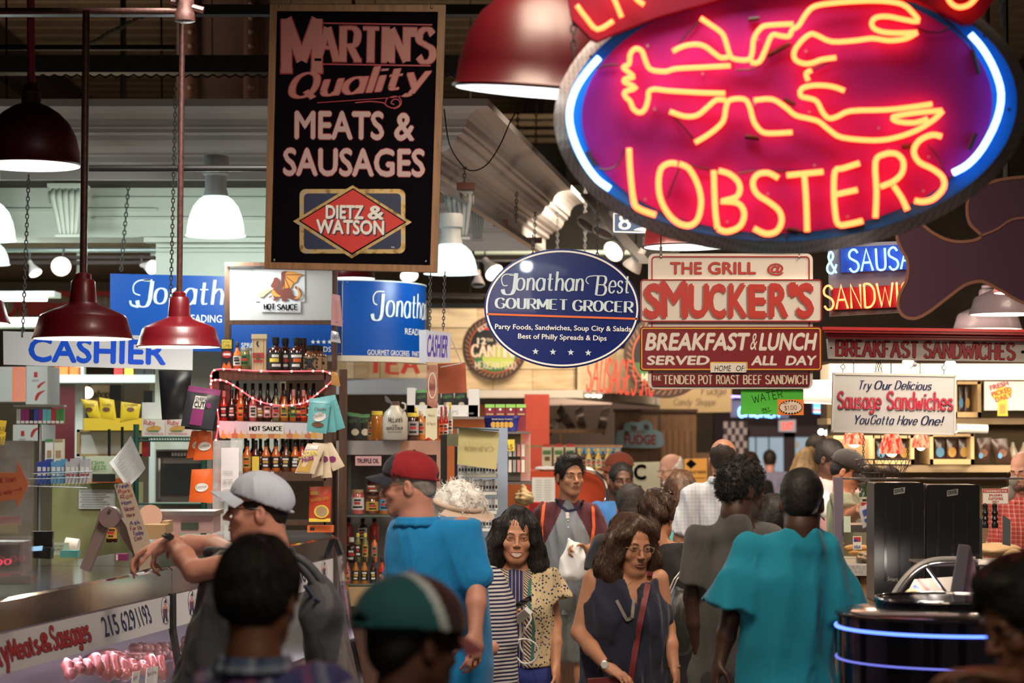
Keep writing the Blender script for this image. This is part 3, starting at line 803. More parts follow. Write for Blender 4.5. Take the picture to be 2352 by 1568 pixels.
def hair_strands(Z,H,k,n,steps,stepl,mt,parent,seed,long=True,r=.0011,wave=.004,wf=60,lift=.0015):
 """fine locks laid over the hair mass, running down from the crown (or springing out of it when short)"""
 rs=np.random.RandomState(seed); lo,hi=Z.bounds(); X=rs.uniform(lo,hi,(n*14,3)).astype(np.float32); f=Z.f(X); X=X[np.abs(f)<.02][:n*3]
 def grad(X):
  g=np.stack([Z.f(X+_a([.002*(i==j)for j in range(3)]))-Z.f(X-_a([.002*(i==j)for j in range(3)]))for i in range(3)],1); return g/(np.linalg.norm(g,axis=1,keepdims=True)+1e-9)
 X=X-grad(X)*Z.f(X)[:,None]; X=X[np.abs(Z.f(X))<.004][:n]
 if not len(X):return
 if long:X=X[np.argsort(-X[:,2])]
 crown=_a(H(0,-.02,.12)); side=rs.normal(size=(len(X),3))*.25; ph=rs.uniform(0,6.3,len(X)); P_=[X]; cur=X
 for s in range(steps):
  g=grad(cur)
  if long:
   d=np.array([0,0,-1.])+np.clip((cur-crown)*3,-.5,.5)*(cur[:,2:3]>crown[2]-.12*k)+side*.5; d=d-g*(d*g).sum(1,keepdims=True)
  else:d=side*2.5+g*.55+np.roll(g,1,1)*np.sin(ph[:,None]+s)*.9
  d/=np.linalg.norm(d,axis=1,keepdims=True)+1e-9; q=np.cross(d,g); nx=cur+d*stepl+q*(np.sin(ph+s*stepl*wf)*wave)[:,None]
  if long:nx=nx-grad(nx)*(Z.f(nx)-lift)[:,None]
  P_.append(nx.astype(np.float32)); cur=P_[-1]
 A=np.stack(P_,1); m,t=A.shape[:2]; T=np.gradient(A,axis=1); T/=np.linalg.norm(T,axis=2,keepdims=True)+1e-9; u=np.cross(T,np.array([0.3,.9,.2])); u/=np.linalg.norm(u,axis=2,keepdims=True)+1e-9; v=np.cross(T,u)
 rad=(r*np.concatenate([np.linspace(.5,1,2),np.linspace(1,.25,t-2)]))[None,:,None]; vs=np.stack([A+(u*math.cos(a)+v*math.sin(a))*rad for a in(0,2.09,4.19)],2)
 idx=np.arange(m*t*3).reshape(m,t,3); q=np.stack([idx[:,:-1],np.roll(idx,-1,2)[:,:-1],np.roll(idx,-1,2)[:,1:],idx[:,1:]],-1).reshape(-1,4)
 me=bpy.data.meshes.new('hair_locks'); vv=(vs.reshape(-1,3)-np.array(WL[parent.name])).astype(np.float32); me.vertices.add(len(vv)); me.vertices.foreach_set('co',vv.ravel()); me.loops.add(q.size); me.loops.foreach_set('vertex_index',q.ravel().astype(np.int32)); me.polygons.add(len(q)); me.polygons.foreach_set('loop_start',np.arange(0,q.size,4,dtype=np.int32))
 me.materials.append(mt); me.update(calc_edges=True); me.shade_smooth(); o=part_mesh('hair_locks',me,parent); o['kind']='stuff'; return o
def ball_cap(c_main,c_front=None,brimc=None,brim=(0,1),fit=1.0,tilt=0,opening=True):
 """a baseball cap in two colours (by panel) with brim and button; brim = direction in head coordinates"""
 def mk(root,H,k,S,h):
  bx,by=brim; n=math.hypot(bx,by); bx,by=bx/n,by/n
  G=Fr(H.o+H.b[2]*.030*k,(H.b[0]*by-H.b[1]*bx,H.b[0]*bx+H.b[1]*by,H.b[2]),k)
  if tilt:u,f=G.b[2],G.b[1]; tr=R(tilt); G=Fr(G.o,(G.b[0],f*math.cos(tr)+u*math.sin(tr),u*math.cos(tr)-f*math.sin(tr)),k)
  Z=Sdf(); Z.ell(G(0,-.012,.012),[.090*k*fit,.112*k*fit,.092*k*fit],.01,'+',G.B); Z.cut(G(0,0,-.004),-G.b[2])
  Z.ell(G(0,-.012,.0),[.082*k*fit,.104*k*fit,.084*k*fit],.003,'-',G.B)
  if opening:Z.ell(G(0,-.125,.0),[.034*k,.03*k,.030*k],.004,'-',G.B)
  def seam(X):
   o=X-_a(G.o); a=np.arctan2(o@G.B[:,0],o@G.B[:,1]); return np.exp(-((np.abs(np.mod(a+PI/6,PI/3)-PI/6))*30)**2)*.0012
  Z.disp=seam
  mf=None
  if c_front is not None:
   fn=c_front[1]
   def mf(X):o=(X-_a(G.o))@G.B; return fn(o)
  t=sdf_obj(Z,'baseball_cap',[c_main]+(c_front[0]if c_front else[]),.006,root,matfn=mf)
  m=MB(); W_=.074*k*fit; y0=.078*k*fit
  def bf(u,v):
   a=(u-.5)*2; x=a*W_; yy=y0+.01*k-.055*k*a*a*0-(a*a)*.045*k; L=.075*k*math.sqrt(max(0,1-a*a*.93)); z=.004-.020*k*a*a-.030*v; return G(x/k,(yy+L*v)/k,z/k)
  m.grid(bf,16,6); nv=len(m.v); vs=[V(p)-G.b[2]*.003 for p in m.v]; m.add(vs,[tuple(i for i in reversed(f))for f in m.f[:96]])
  m.build('brim',brimc or c_main,t,smooth='all')
  m=MB(); m.ell(G(0,-.012,.104*fit),(.007,.007,.004),5); m.build('button',brimc or c_main,t,smooth='all')
  if opening:m=MB(); m.tube([G(math.sin(q)*.088*fit,-.012-math.cos(q)*.110*fit,.004)for q in(-.42,-.2,0,.2,.42)],.006*k,6); m.build('strap',c_main,t,smooth='all')
 return mk
 # ---------------------------------------------------------------- the hall
M_steel=mat('galvanised',(.10,.10,.10),.55,.6,var=.2,vscale=20); M_black=mat('black_iron',(.012,.011,.010),.5)
M_rust=mat('brown_pipe',(.075,.032,.026),.42,.35,var=.35,vscale=60); M_white=mat('white_paint',(.62,.68,.60),.55,var=.05,vscale=3)
M_cream=mat('cream_paint',(.55,.50,.42),.6); M_tan=wood('ceiling_board',(.20,.14,.08),(.28,.20,.12),(8,.6,8),.8)
M_dark=mat('dark_brown',(.030,.018,.013),.7,var=.2); M_plankw=wood('pale_plank',(.48,.35,.20),(.68,.54,.35),(1.2,30,9),.6)
M_oak=wood('oak',(.20,.10,.045),(.32,.17,.08),(30,30,2.5),.5); M_darkwood=wood('rack_wood',(.055,.024,.014),(.10,.045,.025),(30,30,3),.5)
M_glass=mat('clear_glass',(.95,.97,.97),.03,trans=1,ior=1.45,alpha=.30); M_steelp=mat('polished_steel',(.62,.58,.54),.10,1.0,bump=.03,bscale=5); M_brush=mat('brushed_steel',(.42,.40,.40),.32,1.0)
M_card=mat('cardboard',(.36,.24,.12),.8); M_paper=mat('paper',(.72,.72,.70),.7); M_chrome=mat('chrome',(.75,.74,.74),.08,1.0)
AX=V((.16,1,0)).normalized(); AP=V((1,-.16,0)).normalized()
m=MB(); m.add([(-14,-3,0),(14,-3,0),(14,36,0),(-14,36,0)],[(0,1,2,3)]); fl=struct(m,'floor',nodes_mat('terrazzo',lambda nt,tc:ramp(nt,N(nt,'TexVoronoi',Vector=vmap(nt,tc),Scale=60.0).outputs['Distance'],[(0,(.16,.13,.11)),(.5,(.24,.21,.18))]),.25))
for n_,vs in(('wall_back',[(-14,34,0),(14,34,0),(14,34,7),(-14,34,7)]),('wall_left',[(-14,-3,0),(-14,34,0),(-14,34,7),(-14,-3,7)]),('wall_right',[(14,-3,0),(14,34,0),(14,34,7),(14,-3,7)])):
 m=MB(); m.add(vs,[(0,1,2,3)]); struct(m,n_,mat('hall_wall',(.16,.125,.095),.8,var=.2,vscale=1))
m=MB(); m.box((0,15.5,6.85),(28,37,.1)); ceil=struct(m,'ceiling',mat('ceiling_dark',(.05,.035,.025),.9))
for i in range(30):m=MB(); m.box((0,19+i*.5,6.76),(20,.44,.05)); m.build('ceiling_board',M_tan,ceil)
for x in(-6,-3,0.3,3.5,6.5):m=MB(); m.box((x,15,6.45),(.22,36,.5)); struct(m,'trim_1',M_dark)
for y in(17,):m=MB(); m.box((0,y,6.2),(24,.3,.45)); struct(m,'trim_2',mat('truss_dark',(.02,.014,.011),.7))
def hbar(name,label,x0,x1,y0,y1,d,mt,cat='beam',depth=.08,slope=0,d2=None,rnd=False,kind=None):
 a,b=P(x0,(y0+y1)/2,d),P(x1,(y0+y1)/2+slope*(x1-x0),d2 or d); h_=abs(y1-y0)*d/FPX; m=MB()
 if rnd:m.tube([a,b],h_/2,10)
 else:m.bar(a,b,depth,h_)
 return single(m,name,mt,label,cat,smooth=rnd,kind=kind)
hbar('conduit','brown steel pipe along the top that carries the two pendant lamps',-200,418,18,34,9.4,M_rust,'pipe',rnd=True,d2=9.4)
hbar('beam','black steel bar running along the very top behind the black sign',420,1320,13,36,12,M_black)
hbar('beam','thin black rail under the brown pipe',-200,415,22,36,10.5,M_black)
hbar('conduit','thin black pipe crossing in front of the riveted column',-200,402,103,116,15,M_black,'pipe',rnd=True)
hbar('beam','grey galvanised channel spanning above the white cornice',-200,1070,130,170,14.5,M_steel,depth=.14)
hbar('conduit','black pipe hanging just below the white cornice',205,640,379,394,10.8,M_black,'pipe',rnd=True)
t=thing('riveted_column','dark brown riveted steel column rising behind the white cornice','column',P(510,784,19.5)*1)
t.location.z=0; WL[t.name]=V(t.location); c0=V(t.location)
m=MB(); m.box(c0+V((0,0,3.2)),(.80,.3,6.4)); m.build('shaft',mat('column_brown',(.050,.022,.016),.55,var=.2),t)
m=MB()
for sx in(-1,1):
 m.box(c0+V((sx*.27,-.17,3.2)),(.13,.05,6.4))
 for k in range(22):m.ell(c0+V((sx*.27,-.20,3.7+k*.125)),(.028,.02,.028),4)
m.build('rivet_plate',mat('column_brown2',(.075,.034,.024),.5),t,smooth='all')
hbar('conduit','black vertical pipe between the pendant stem and the riveted column',282,283,60,76,17,M_black,'pipe',rnd=True)
o=bpy.data.objects['conduit.003']if 'conduit.003' in bpy.data.objects else None
if o:bpy.data.objects.remove(o)
m=MB(); m.tube([P(283,-60,17),P(283,250,17)],.024,8); single(m,'conduit',M_black,'black vertical pipe between the pendant stem and the riveted column','pipe',smooth=True)
for px,d_,w_,y1_,lb in((370,16,.008,245,'thin black rod beside the riveted column'),(14,15,.008,245,'thin black rod at the frame edge above the large red dome lamp'),(486,18,.006,130,'thin wire hanging in front of the riveted column')):
 m=MB(); m.tube([P(px,-60,d_),P(px+2,y1_,d_)],w_,6); single(m,'hanging_rod',M_black,lb,'rod')
m=MB(); zz=[P(60+i*13,171 if i%2 else 178,14.4)for i in range(78)]; m.tube(zz,.006,4); single(m,'zigzag_wire',M_steel,'zigzag wire under the grey galvanised channel','wire')
m=MB(); cp=catmull([(205,100),(222,94),(240,82),(262,70),(280,62),(300,50),(330,38)],4); pts=[P(x,y,16)for x,y in cp]; L=0
for i in range(0,len(pts)-1):
 c_=(pts[i]+pts[i+1])/2; dv=(pts[i+1]-pts[i]).normalized(); s1=dv.cross(V((0,1,0))); s2=V((0,1,0)); w_=s1 if i%2 else s2
 m.tube([c_+dv*(math.cos(q)*.024)+w_*(math.sin(q)*.013)for q in(2*PI*k/6 for k in range(6))],.005,4,closed=True)
single(m,'heavy_chain',M_black,'heavy black chain slung up toward the ceiling','chain')
CZ=4.0; cdep=13.5; crn=P(985,784,cdep).x
def crown(name,path,prof,mt,parent=None,smooth=False):
 m=MB(); n=len(prof); vs=[]
 for i,(p,nv)in enumerate(path):
  for o_,z_ in prof:vs.append(V((p[0],p[1],z_))+V(nv)*o_)
 for i in range(len(path)-1):m.add(vs[i*n:(i+2)*n],[(j,j+1,n+j+1,n+j)for j in range(n-1)])
 if parent is not None:return m.build(name,mt,parent,smooth=smooth)
 return struct(m,name,mt,smooth=smooth)
nf=V((.14,-1,0)); nrt=V((1.0,-.16,0)); nmit=V((1.12,-1.12,0))
far=V((crn,cdep,0))+V((.155,1,0))*5.2
path=[((-7,cdep,0),nf),((crn,cdep,0),nmit),(tuple(far),nrt),(tuple(far+V((-1.2,.1,0))),(0,1,0))]
prof=[(-.05,3.56),(0,3.56),(.0,3.66),(.03,3.665),(.03,3.70),(.06,3.705)]+[(.06+.10*math.sin(q),3.72+.10*(1-math.cos(q)))for q in(0,.4,.8,1.2,1.5)]+[(.19,3.825),(.19,3.85),(.21,3.855)]+[(.30-.09*math.cos(q),3.87+.09*math.sin(q))for q in(0,.4,.8,1.2,1.5)]+[(.33,3.965),(.33,4.01),(0,4.03),(-.6,4.03)]
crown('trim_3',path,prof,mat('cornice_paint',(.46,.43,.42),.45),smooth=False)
m=MB(); m.box((-4,cdep+.45,3.63),(7.0,.8,.06)); struct(m,'ceiling_2',M_dark)
m=MB(); yb=14.3
def wallbox(m,x0,y0,x1,y1,d,dep=.1):
 a,b=P(x0,y0,d),P(x1,y1,d)
 if y1>1195:b.z=0
 m.box(((a.x+b.x)/2,d+dep/2,(a.z+b.z)/2),(b.x-a.x,dep,a.z-b.z))
wallbox(m,-300,330,640,545,yb,.4); wallbox(m,358,540,640,700,yb+.02,.4); struct(m,'wall_stall',M_white)
m=MB(); wallbox(m,358,620,640,1400,yb+.05,.4); struct(m,'wall_pilaster',M_white)
for y0,y1,x0,x1,dd in((478,484,-300,360,.03),(498,503,215,620,.03),(452,456,215,620,.02),(545,556,330,640,.10),(562,568,360,640,.07),(575,578,360,640,.05)):
 m=MB(); wallbox(m,x0,y0,x1,y1,yb-dd,dd); struct(m,'trim_4',M_white)
def corbel(cx,y0,wpx,hpx,d,mt,label,flip=1):
 """a scrolled plaster bracket: volute on top, fluted body sweeping down"""
 s=d/FPX; t=thing('corbel',label,'corbel',P(cx,y0+hpx,d)); w_=wpx*s; h_=hpx*s; top_=P(cx,y0,d)
 m=MB(); m.box(top_+V((0,0,-.03*h_)),(w_*1.2,w_*.9,h_*.07)); m.box(top_+V((0,0,-.10*h_)),(w_*1.05,w_*.8,h_*.07)); m.build('cap_block',mt,t)
 for k in range(5):
  m=MB(); x=(k-2)*w_*.2; pts=[top_+V((x*(1-.35*v_),-w_*.42*(1-v_)**.8*math.cos(v_*.6)-.02,-h_*(.14+.80*v_)))for v_ in[j/10 for j in range(11)]]
  pts=[top_+V((x,-w_*(.30+.22*math.cos(q)),-h_*.27+w_*.24*math.sin(q)))for q in(2.6,1.9,1.2,.5)]+[top_+V((x*(1-.4*v_),-w_*(.52-.46*v_**.8),-h_*(.27+.66*v_)))for v_ in[j/9 for j in range(10)]]
  m.tube(pts,[w_*.10]*4+[w_*(.105-.04*j/9)for j in range(10)],8); m.build('flute',mt,t,smooth='all')
 m=MB(); m.box(top_+V((0,0,-h_*.97)),(w_*.8,w_*.3,h_*.05)); m.build('foot_block',mt,t)
 for sx in(-1,1):
  m=MB(); sp=[top_+V((sx*w_*.54,-w_*.30+math.cos(q)*w_*.22*(1-q/16),-h_*.26+math.sin(q)*w_*.22*(1-q/16)))for q in[j*.6 for j in range(24)]]; m.tube(sp,w_*.035,6); m.build('volute',mt,t,smooth='all')
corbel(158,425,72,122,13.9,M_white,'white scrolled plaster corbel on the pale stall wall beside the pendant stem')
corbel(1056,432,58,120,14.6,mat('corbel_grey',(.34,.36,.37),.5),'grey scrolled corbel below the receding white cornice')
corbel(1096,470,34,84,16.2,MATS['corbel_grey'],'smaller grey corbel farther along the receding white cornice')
m=MB(); a=P(1006,420,13.6); b=P(1262,590,18.4); m.bar(a,b,.05,.04); single(m,'sign_rail',mat('rail_grey',(.30,.29,.30),.4,.5),'grey metal rail slanting away under the receding cornice','rail')
for(x,y,d_,w_)in((1070,428,14.2,42),(1150,512,16,34),(1228,552,17.4,34)):
 m=MB(); c_=P(x,y,d_); m.box(c_,(w_*d_/FPX,.06,.045)); single(m,'hanger_block',mat('block_wood',(.10,.035,.025),.6),{42:'reddish wooden hanger block on the rail, the one by the black sign',34:'small wooden hanger block on the slanting rail'}[w_]+(' at its far end' if x>1200 else ' midway' if x>1100 else ''),'block')
for i,(x0,y0,d0,y1,lb)in enumerate(((1072,250,14.2,428,'dark chain dropping to the wooden block by the black sign'),(1190,245,16,510,'dark chain dropping to the middle wooden block'),(1232,235,17.2,552,'dark chain dropping to the far wooden block'),(1282,420,18,620,'dark chain hanging above the blue oval sign'),(1345,430,18,600,'dark chain hanging beside the white spotlight heads'))):
 chain('chain',P(x0,y0,d0),P(x0-6+i,y1,d0),.0042,.034,M_steel,lb)
m=MB(); m.tube([P(x,y,12.6)for x,y in catmull([(1020,250),(1032,330),(1062,380),(1088,392),(1120,376),(1150,330),(1172,280),(1196,240)],5)],.004,5); single(m,'loose_cable',M_black,'black cable drooping in a loop in front of the receding cornice','cable')
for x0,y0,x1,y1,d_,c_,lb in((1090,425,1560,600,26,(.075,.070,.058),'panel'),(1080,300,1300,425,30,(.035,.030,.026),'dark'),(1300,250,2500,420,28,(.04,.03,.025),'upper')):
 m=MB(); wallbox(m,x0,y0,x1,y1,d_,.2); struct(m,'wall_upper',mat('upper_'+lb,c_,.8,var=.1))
for y_,d_ in((268,24),(284,25),(304,26),(322,27)):hbar('ceiling_joist',{268:'pale joist nearest the large red dome',284:'second pale joist behind the red dome',304:'third pale joist behind the red dome',322:'lowest pale joist behind the red dome'}[y_],1040,1460,y_-5,y_+6,d_,M_tan)
for x_,d_ in((1340,20),(1460,22),(1510,22),(1705,21),(1828,21)):m=MB(); m.tube([P(x_,120,d_),P(x_+1,560,d_)],.012,6); single(m,'hanging_rod',M_black,'thin black rod hanging %s'%{1340:'above the white spotlights',1460:'behind the spotlight rail',1510:'behind the direction sign',1705:'behind the lobster sign bottom',1828:'beside the rods of the lobster sign'}[x_],'rod')
hbar('conduit','pale green conduit behind the blue oval sign',1090,1480,574,586,20,mat('pale_pipe',(.35,.42,.36),.4),'pipe',rnd=True)
hbar('conduit','thin grey conduit under the pale green one',1090,1200,596,602,20,M_steel,'pipe',rnd=True)
m=MB(); wallbox(m,-400,545,360,566,17.5,.5); struct(m,'trim_5',M_cream)
m=MB(); m.box((-5.4,17.6,P(0,568,17).z),(6,6,.05)); struct(m,'ceiling_3',M_tan)
m=MB(); wallbox(m,-500,560,600,720,20.5,.1); struct(m,'wall_stall_back',mat('stall_back',(.22,.15,.095),.7,var=.1))
hbar('conduit','galvanised pipe under the soffit of the pale stall',-200,360,568,580,16.5,mat('green_steel',(.30,.36,.33),.35,.6),'pipe',rnd=True)
for y0,x1 in((588,356),(600,356)):hbar('light_track','dark lighting track under the soffit, %s one'%('upper' if y0==588 else 'lower'),-200,x1,y0,y0+7,16.4,M_dark,'track')
for k,(x0,y0,x1,y1,d_)in enumerate(((-300,732,380,752,16.8),(-300,862,380,880,16.6))):hbar('shelf_board','white painted shelf board %s the long cashier sign'%('above' if not k else 'below'),x0,x1,y0,y1,d_,M_white,'shelf',depth=.4)
for x_ in(182,352):m=MB(); wallbox(m,x_-6,560,x_+6,1240,16.7,.1); single(m,'shelf_upright',M_white,'white shelf upright %s'%('behind the first red pendant' if x_<200 else 'behind the second red pendant'),'post')
def planks(name,x0,y0,x1,y1,d0,d1,rows,per,mt,seed,horiz=True,curve=0,label=None):
 r=random.Random(seed); pw=None
 m=MB(); a0,a1,b0,b1=P(x0,y0,d0),P(x0,y1,d0),P(x1,y0,d1),P(x1,y1,d1)
 def q(u,v,off):
  p=a0.lerp(b0,u).lerp(a1.lerp(b1,u),v); n_=V((b0.y-a0.y,-(b0.x-a0.x),0)).normalized(); return p+n_*(off+curve*(4*u*(1-u)))
 m.grid(lambda u,v:q(u,1-v,-.04),12,1); pw=struct(m,name,mat('plank_gap',(.06,.04,.025),.9))
 for j in range(rows):
  u=-r.random()*.1
  while u<1:
   L=r.uniform(.6,1.5)*per; u0,u1=max(0,u),min(1,u+L)
   if u1-u0>.01:
    m=MB(); f=r.uniform(0,.012); v0,v1=(j+.02)/rows,(j+.98)/rows
    n_=3 if curve else 1
    for k in range(n_):
     ua,ub=u0+(u1-u0)*k/n_+.0015*(k==0),u0+(u1-u0)*(k+1)/n_-.0015*(k==n_-1)
     c4=[q(ua,v0,f),q(ub,v0,f),q(ub,v1,f),q(ua,v1,f)]; c5=[q(ua,v0,f-.03),q(ub,v0,f-.03),q(ub,v1,f-.03),q(ua,v1,f-.03)]
     m.add(c4+c5,[(0,3,2,1),(0,1,5,4),(3,7,6,2),(0,4,7,3),(1,2,6,5)])
    m.build('plank',mt[r.randrange(len(mt))],pw)
   u+=L
 return pw
PK=[wood('pale_plank_%d'%i,c1,c2,(1.2,8,14),.6)for i,(c1,c2)in enumerate((((.50,.37,.21),(.66,.52,.33)),((.44,.31,.17),(.60,.46,.28)),((.56,.44,.28),(.72,.58,.38))))]
planks('wall_cantina',985,705,1330,896,20,20.4,4,.30,PK,5)
planks('wall_cantina_low',770,825,990,870,19.6,19.8,1,.14,PK,6)
planks('wall_plank_far',-60,668,256,735,20.2,20.2,1,.05,PK,7)
m=MB(); a,b=P(960,905,19.8),P(1330,905,20.2); m.bar(a,b,.25,.07); m.bar(b,P(1520,925,24),.25,.08); struct(m,'trim_6',M_cream)
m=MB(); wallbox(m,755,868,985,905,19.7,.3); struct(m,'trim_7',M_brush)
planks('wall_sausages',1332,800,1500,905,20.3,22,1,.09,PK,8,curve=.25)
pr_=Plane(P(1420,860,20.9),(.99,-.6,0)); m=MB(); pf=Front(20.1)
letters(m,'SAUSAGES INC',(1345,895),(1500,908),74,Front(20.0),'s',thick=17,thin=9,serif=8,off=0)
struct(m,'trim_8',mat('painted_red',(.55,.05,.03),.7))
m=MB(); letters(m,'TEA',(846,856),(960,858),42,Front(19.5),'s',thick=22,thin=14,off=0); letters(m,'OPE',(0,724),(120,724),52,Front(20),'s',thick=22,thin=14,off=0); letters(m,'RT',(70,724),(330,724),50,Front(19.98),'s',thick=24,off=0); struct(m,'trim_9',MATS['painted_red'])
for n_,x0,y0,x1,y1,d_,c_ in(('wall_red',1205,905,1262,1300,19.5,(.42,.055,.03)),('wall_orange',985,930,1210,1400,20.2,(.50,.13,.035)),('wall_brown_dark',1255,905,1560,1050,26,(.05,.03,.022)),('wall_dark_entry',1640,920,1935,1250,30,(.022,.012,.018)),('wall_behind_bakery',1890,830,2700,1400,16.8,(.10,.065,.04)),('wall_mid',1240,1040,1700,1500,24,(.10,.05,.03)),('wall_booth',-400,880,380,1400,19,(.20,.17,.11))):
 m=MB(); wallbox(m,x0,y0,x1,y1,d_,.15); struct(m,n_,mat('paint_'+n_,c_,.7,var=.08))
m=MB(); wallbox(m,380,690,985,905,21,.1); struct(m,'wall_mid_left',mat('mid_paint',(.12,.08,.05),.8))
for x0,x1,y0,y1,d_ in((1414,1512,945,1200,22.5),(1515,1600,945,1220,22.8)):
 m=MB(); wallbox(m,x0,y0,x1,y1,d_,.2); b_=base_of(m); t=thing('kiosk_panel','brown wooden kiosk front %s'%('carrying the fudge sign' if x0<1500 else 'with vertical boards beside the fudge sign'),'panel',b_); m.build('panel_board',M_oak,t)
 m=MB(); wallbox(m,x0-3,y0-6,x1+3,y0+1,d_-.06,.3); m.build('top_rail',M_darkwood,t)
 if x0>1500:
  for i in range(6):m=MB(); wallbox(m,x0+4+i*14,988,x0+14+i*14,y1-10,d_-.04,.05); m.build('slat',M_oak,t)
m=MB(); wallbox(m,1205,985,1390,994,21.8,.2); wallbox(m,1205,1022,1430,1028,18.5,.3); wallbox(m,1230,990,1236,1060,21.8,.1); wallbox(m,1285,990,1290,1022,21.8,.1); struct(m,'trim_10',M_oak)
for i,(x,y,w_)in enumerate(((1290,968,32),(1322,962,26),(1375,962,30),(1260,972,22))):
 m=MB(); c_=P(x,y,24.5); m.lathe([(.001,0),(w_*.004,.01),(w_*.0052,.08),(w_*.0054,.10),(w_*.005,.10),(w_*.004,.03)],c_,18,mat=Matrix.Rotation(1.0+i*.4,3,'Y')); single(m,'hanging_pan',mat('pan_metal',(.25,.2,.17),.25,.9),('shiny copper pan hanging behind the cantina counter','steel saucepan hanging beside the copper pan','dark frying pan by the kiosk front','small dark pan at the red wall')[i],'pan',smooth=True)
dr=MB()
for x0,x1 in((1705,1722),(1800,1828),(1880,1900),(1700,1712)):wallbox(dr,x0,985,x1,1300,29,.12)
wallbox(dr,1700,978,1900,1004,29,.12); struct(dr,'door_1',mat('door_frame',(.035,.018,.028),.5))
for x0,x1 in((1714,1802),(1826,1890)):
 m=MB(); wallbox(m,x0,1002,x1,1290,29.05,.02); struct(m,'window_1',glow('daylight_pane',(.42,.52,.60),.75))
for x in(1735,1765):m=MB(); wallbox(m,x,1004,x+4,1290,28.98,.04); struct(m,'trim_11',MATS['door_frame'])
m=MB(); letters(m,'2',(1826,1026),(1836,1026),12,Front(28.9),'b',bold=.03,off=0); single(m,'door_number',mat('yellow_print',(.8,.5,.03),.6),'small yellow number two on the far glass door','number')
ck=MB()
for i in range(6):
 for j in range(12):ck.m=(i+j)%2; wallbox(ck,1662+i*9,968+j*15,1671+i*9,983+j*15,28.5,.1)
struct(ck,'wall_checker',[mat('check_white',(.5,.42,.45),.4),mat('check_black',(.02,.015,.02),.4)])
# ---------------------------------------------------------------- signs
SG={}
def sg(name,col,rough=.45,**kw):return mat('print_'+name,col,rough,**kw)
WH,BLK,NAVY,BLUE=sg('white',(.78,.78,.76)),sg('black',(.005,.004,.006),.7,ior=1.04),sg('navy',(.004,.014,.13),.22,coat=.4),sg('blue',(.0,.062,.33),.35)
RED,MAR,CREAM,YEL,ORG=sg('red',(.62,.03,.03)),sg('maroon',(.17,.008,.016)),sg('cream',(.72,.63,.48)),sg('yellow',(.85,.52,.04)),sg('orange',(.72,.14,.04))
def sign(name,label,pl,pts,th,mt,cat='sign',edge=None,group=None):
 """a sign board cut to a traced outline, origin at its base"""
 m=MB(); plate(m,pts,pl,0,-th); b=base_of(m); t=thing(name,label,cat,b,group); m.build('board',mt,t); return t
def addtxt(t,mt,lst,name='lettering',**kw0):
 m=MB()
 for a in lst:
  kw=dict(kw0); kw.update(a[5]if len(a)>5 else{}); letters(m,a[0],a[1],a[2],a[3],a[4],**kw)
 return m.build(name,mt,t)
def line_px(m,pts,wd,pl,off,mi=0,closed=False):
 if closed:pts=list(pts)+[pts[0]]
 ribbon(m,[(x,-y)for x,y in pts],lambda a,b:wd,lambda x,y:pl(x,-y,off),mi)
def patch(m,pts,pl,off,mi=0):m.add([pl(x,y,off)for x,y in pts],[tuple(range(len(pts)))],mi)
def star(cx,cy,r):return[(cx+(r if k%2==0 else r*.42)*math.sin(k*PI/5),cy-(r if k%2==0 else r*.42)*math.cos(k*PI/5))for k in range(10)]
F9=Front(9.0); O4=[(620,10),(1024,11),(1004,625),(607,616)]; I4=[(636,25),(1006,27),(988,609),(622,602)]
t=sign('hanging_sign','tall black sign in an oak frame with a red diamond emblem',F9,I4,.02,BLK)
for k,nm in enumerate(('top','side','bottom','side')):
 m=MB(); a,b,c,d_=O4[k],O4[(k+1)%4],I4[(k+1)%4],I4[k]; plate(m,[a,b,c,d_],F9,.014,-.03); m.build('frame_strip',M_oak,t)
PINK=sg('pink',(.42,.155,.145)); PGREY=sg('pink_grey',(.50,.36,.37)); EDGE=sg('edge_red',(.30,.015,.03))
ms=[('M',(652,163),(728,163),120,F9),("ARTIN'S",(730,137),(994,142),74,F9)]
for g_,mt_,of in((7,EDGE,.002),(0,PINK,.0035)):
 addtxt(t,mt_,ms[:1],font='s',thick=24,thin=8,serif=13,grow=g_*.8,off=of); addtxt(t,mt_,ms[1:],font='s',thick=26,thin=9,serif=13,grow=g_,off=of)
 addtxt(t,mt_,[('Quality',(660,226),(972,200),54,F9)],font='s',thick=17,thin=7,serif=7,grow=g_*.8,off=of,lean=.42)
for b_,mt_,of in((.055,EDGE,.002),(.030,PGREY,.0035)):
 addtxt(t,mt_,[('MEATS',(678,317),(880,319),62,F9),('&',(907,320),(950,321),62,F9),('SAUSAGES',(652,401),(974,404),61,F9)],bold=b_,off=of)
m=MB()
for pp,w_ in(([(737,53),(993,57)],3.4),([(734,147),(989,151)],3.4),([(728,236),(900,224),(925,220)],1.8),(catmull([(816,236),(850,233),(880,236),(890,244),(905,248),(918,240),(916,230),(905,228),(898,236),(906,240)],4),2.6),(catmull([(885,238),(888,228),(900,222),(914,222),(922,232),(918,244),(905,250)],4),2.2)):line_px(m,pp,w_,F9,.003)
m.build('scrollwork',sg('rule_red',(.34,.015,.04)),t)
m=MB(); patch(m,rrect(688,434,931,582,14),F9,.003,0); patch(m,rrect(698,444,921,572,10),F9,.004,1)
patch(m,[(673,508),(810,425),(946,510),(808,593)],F9,.005,0); patch(m,[(686,507),(811,432),(934,510),(808,585)],F9,.006,2); patch(m,[(691,507),(811,435),(929,510),(808,581)],F9,.007,3)
def gold_n(nt,tc):return ramp(nt,N(nt,'TexNoise',Vector=vmap(nt,tc),Scale=30.0,Detail=6.0).outputs[0],[(.35,(.20,.14,.06)),(.5,(.55,.38,.14)),(.65,(.42,.38,.30))])
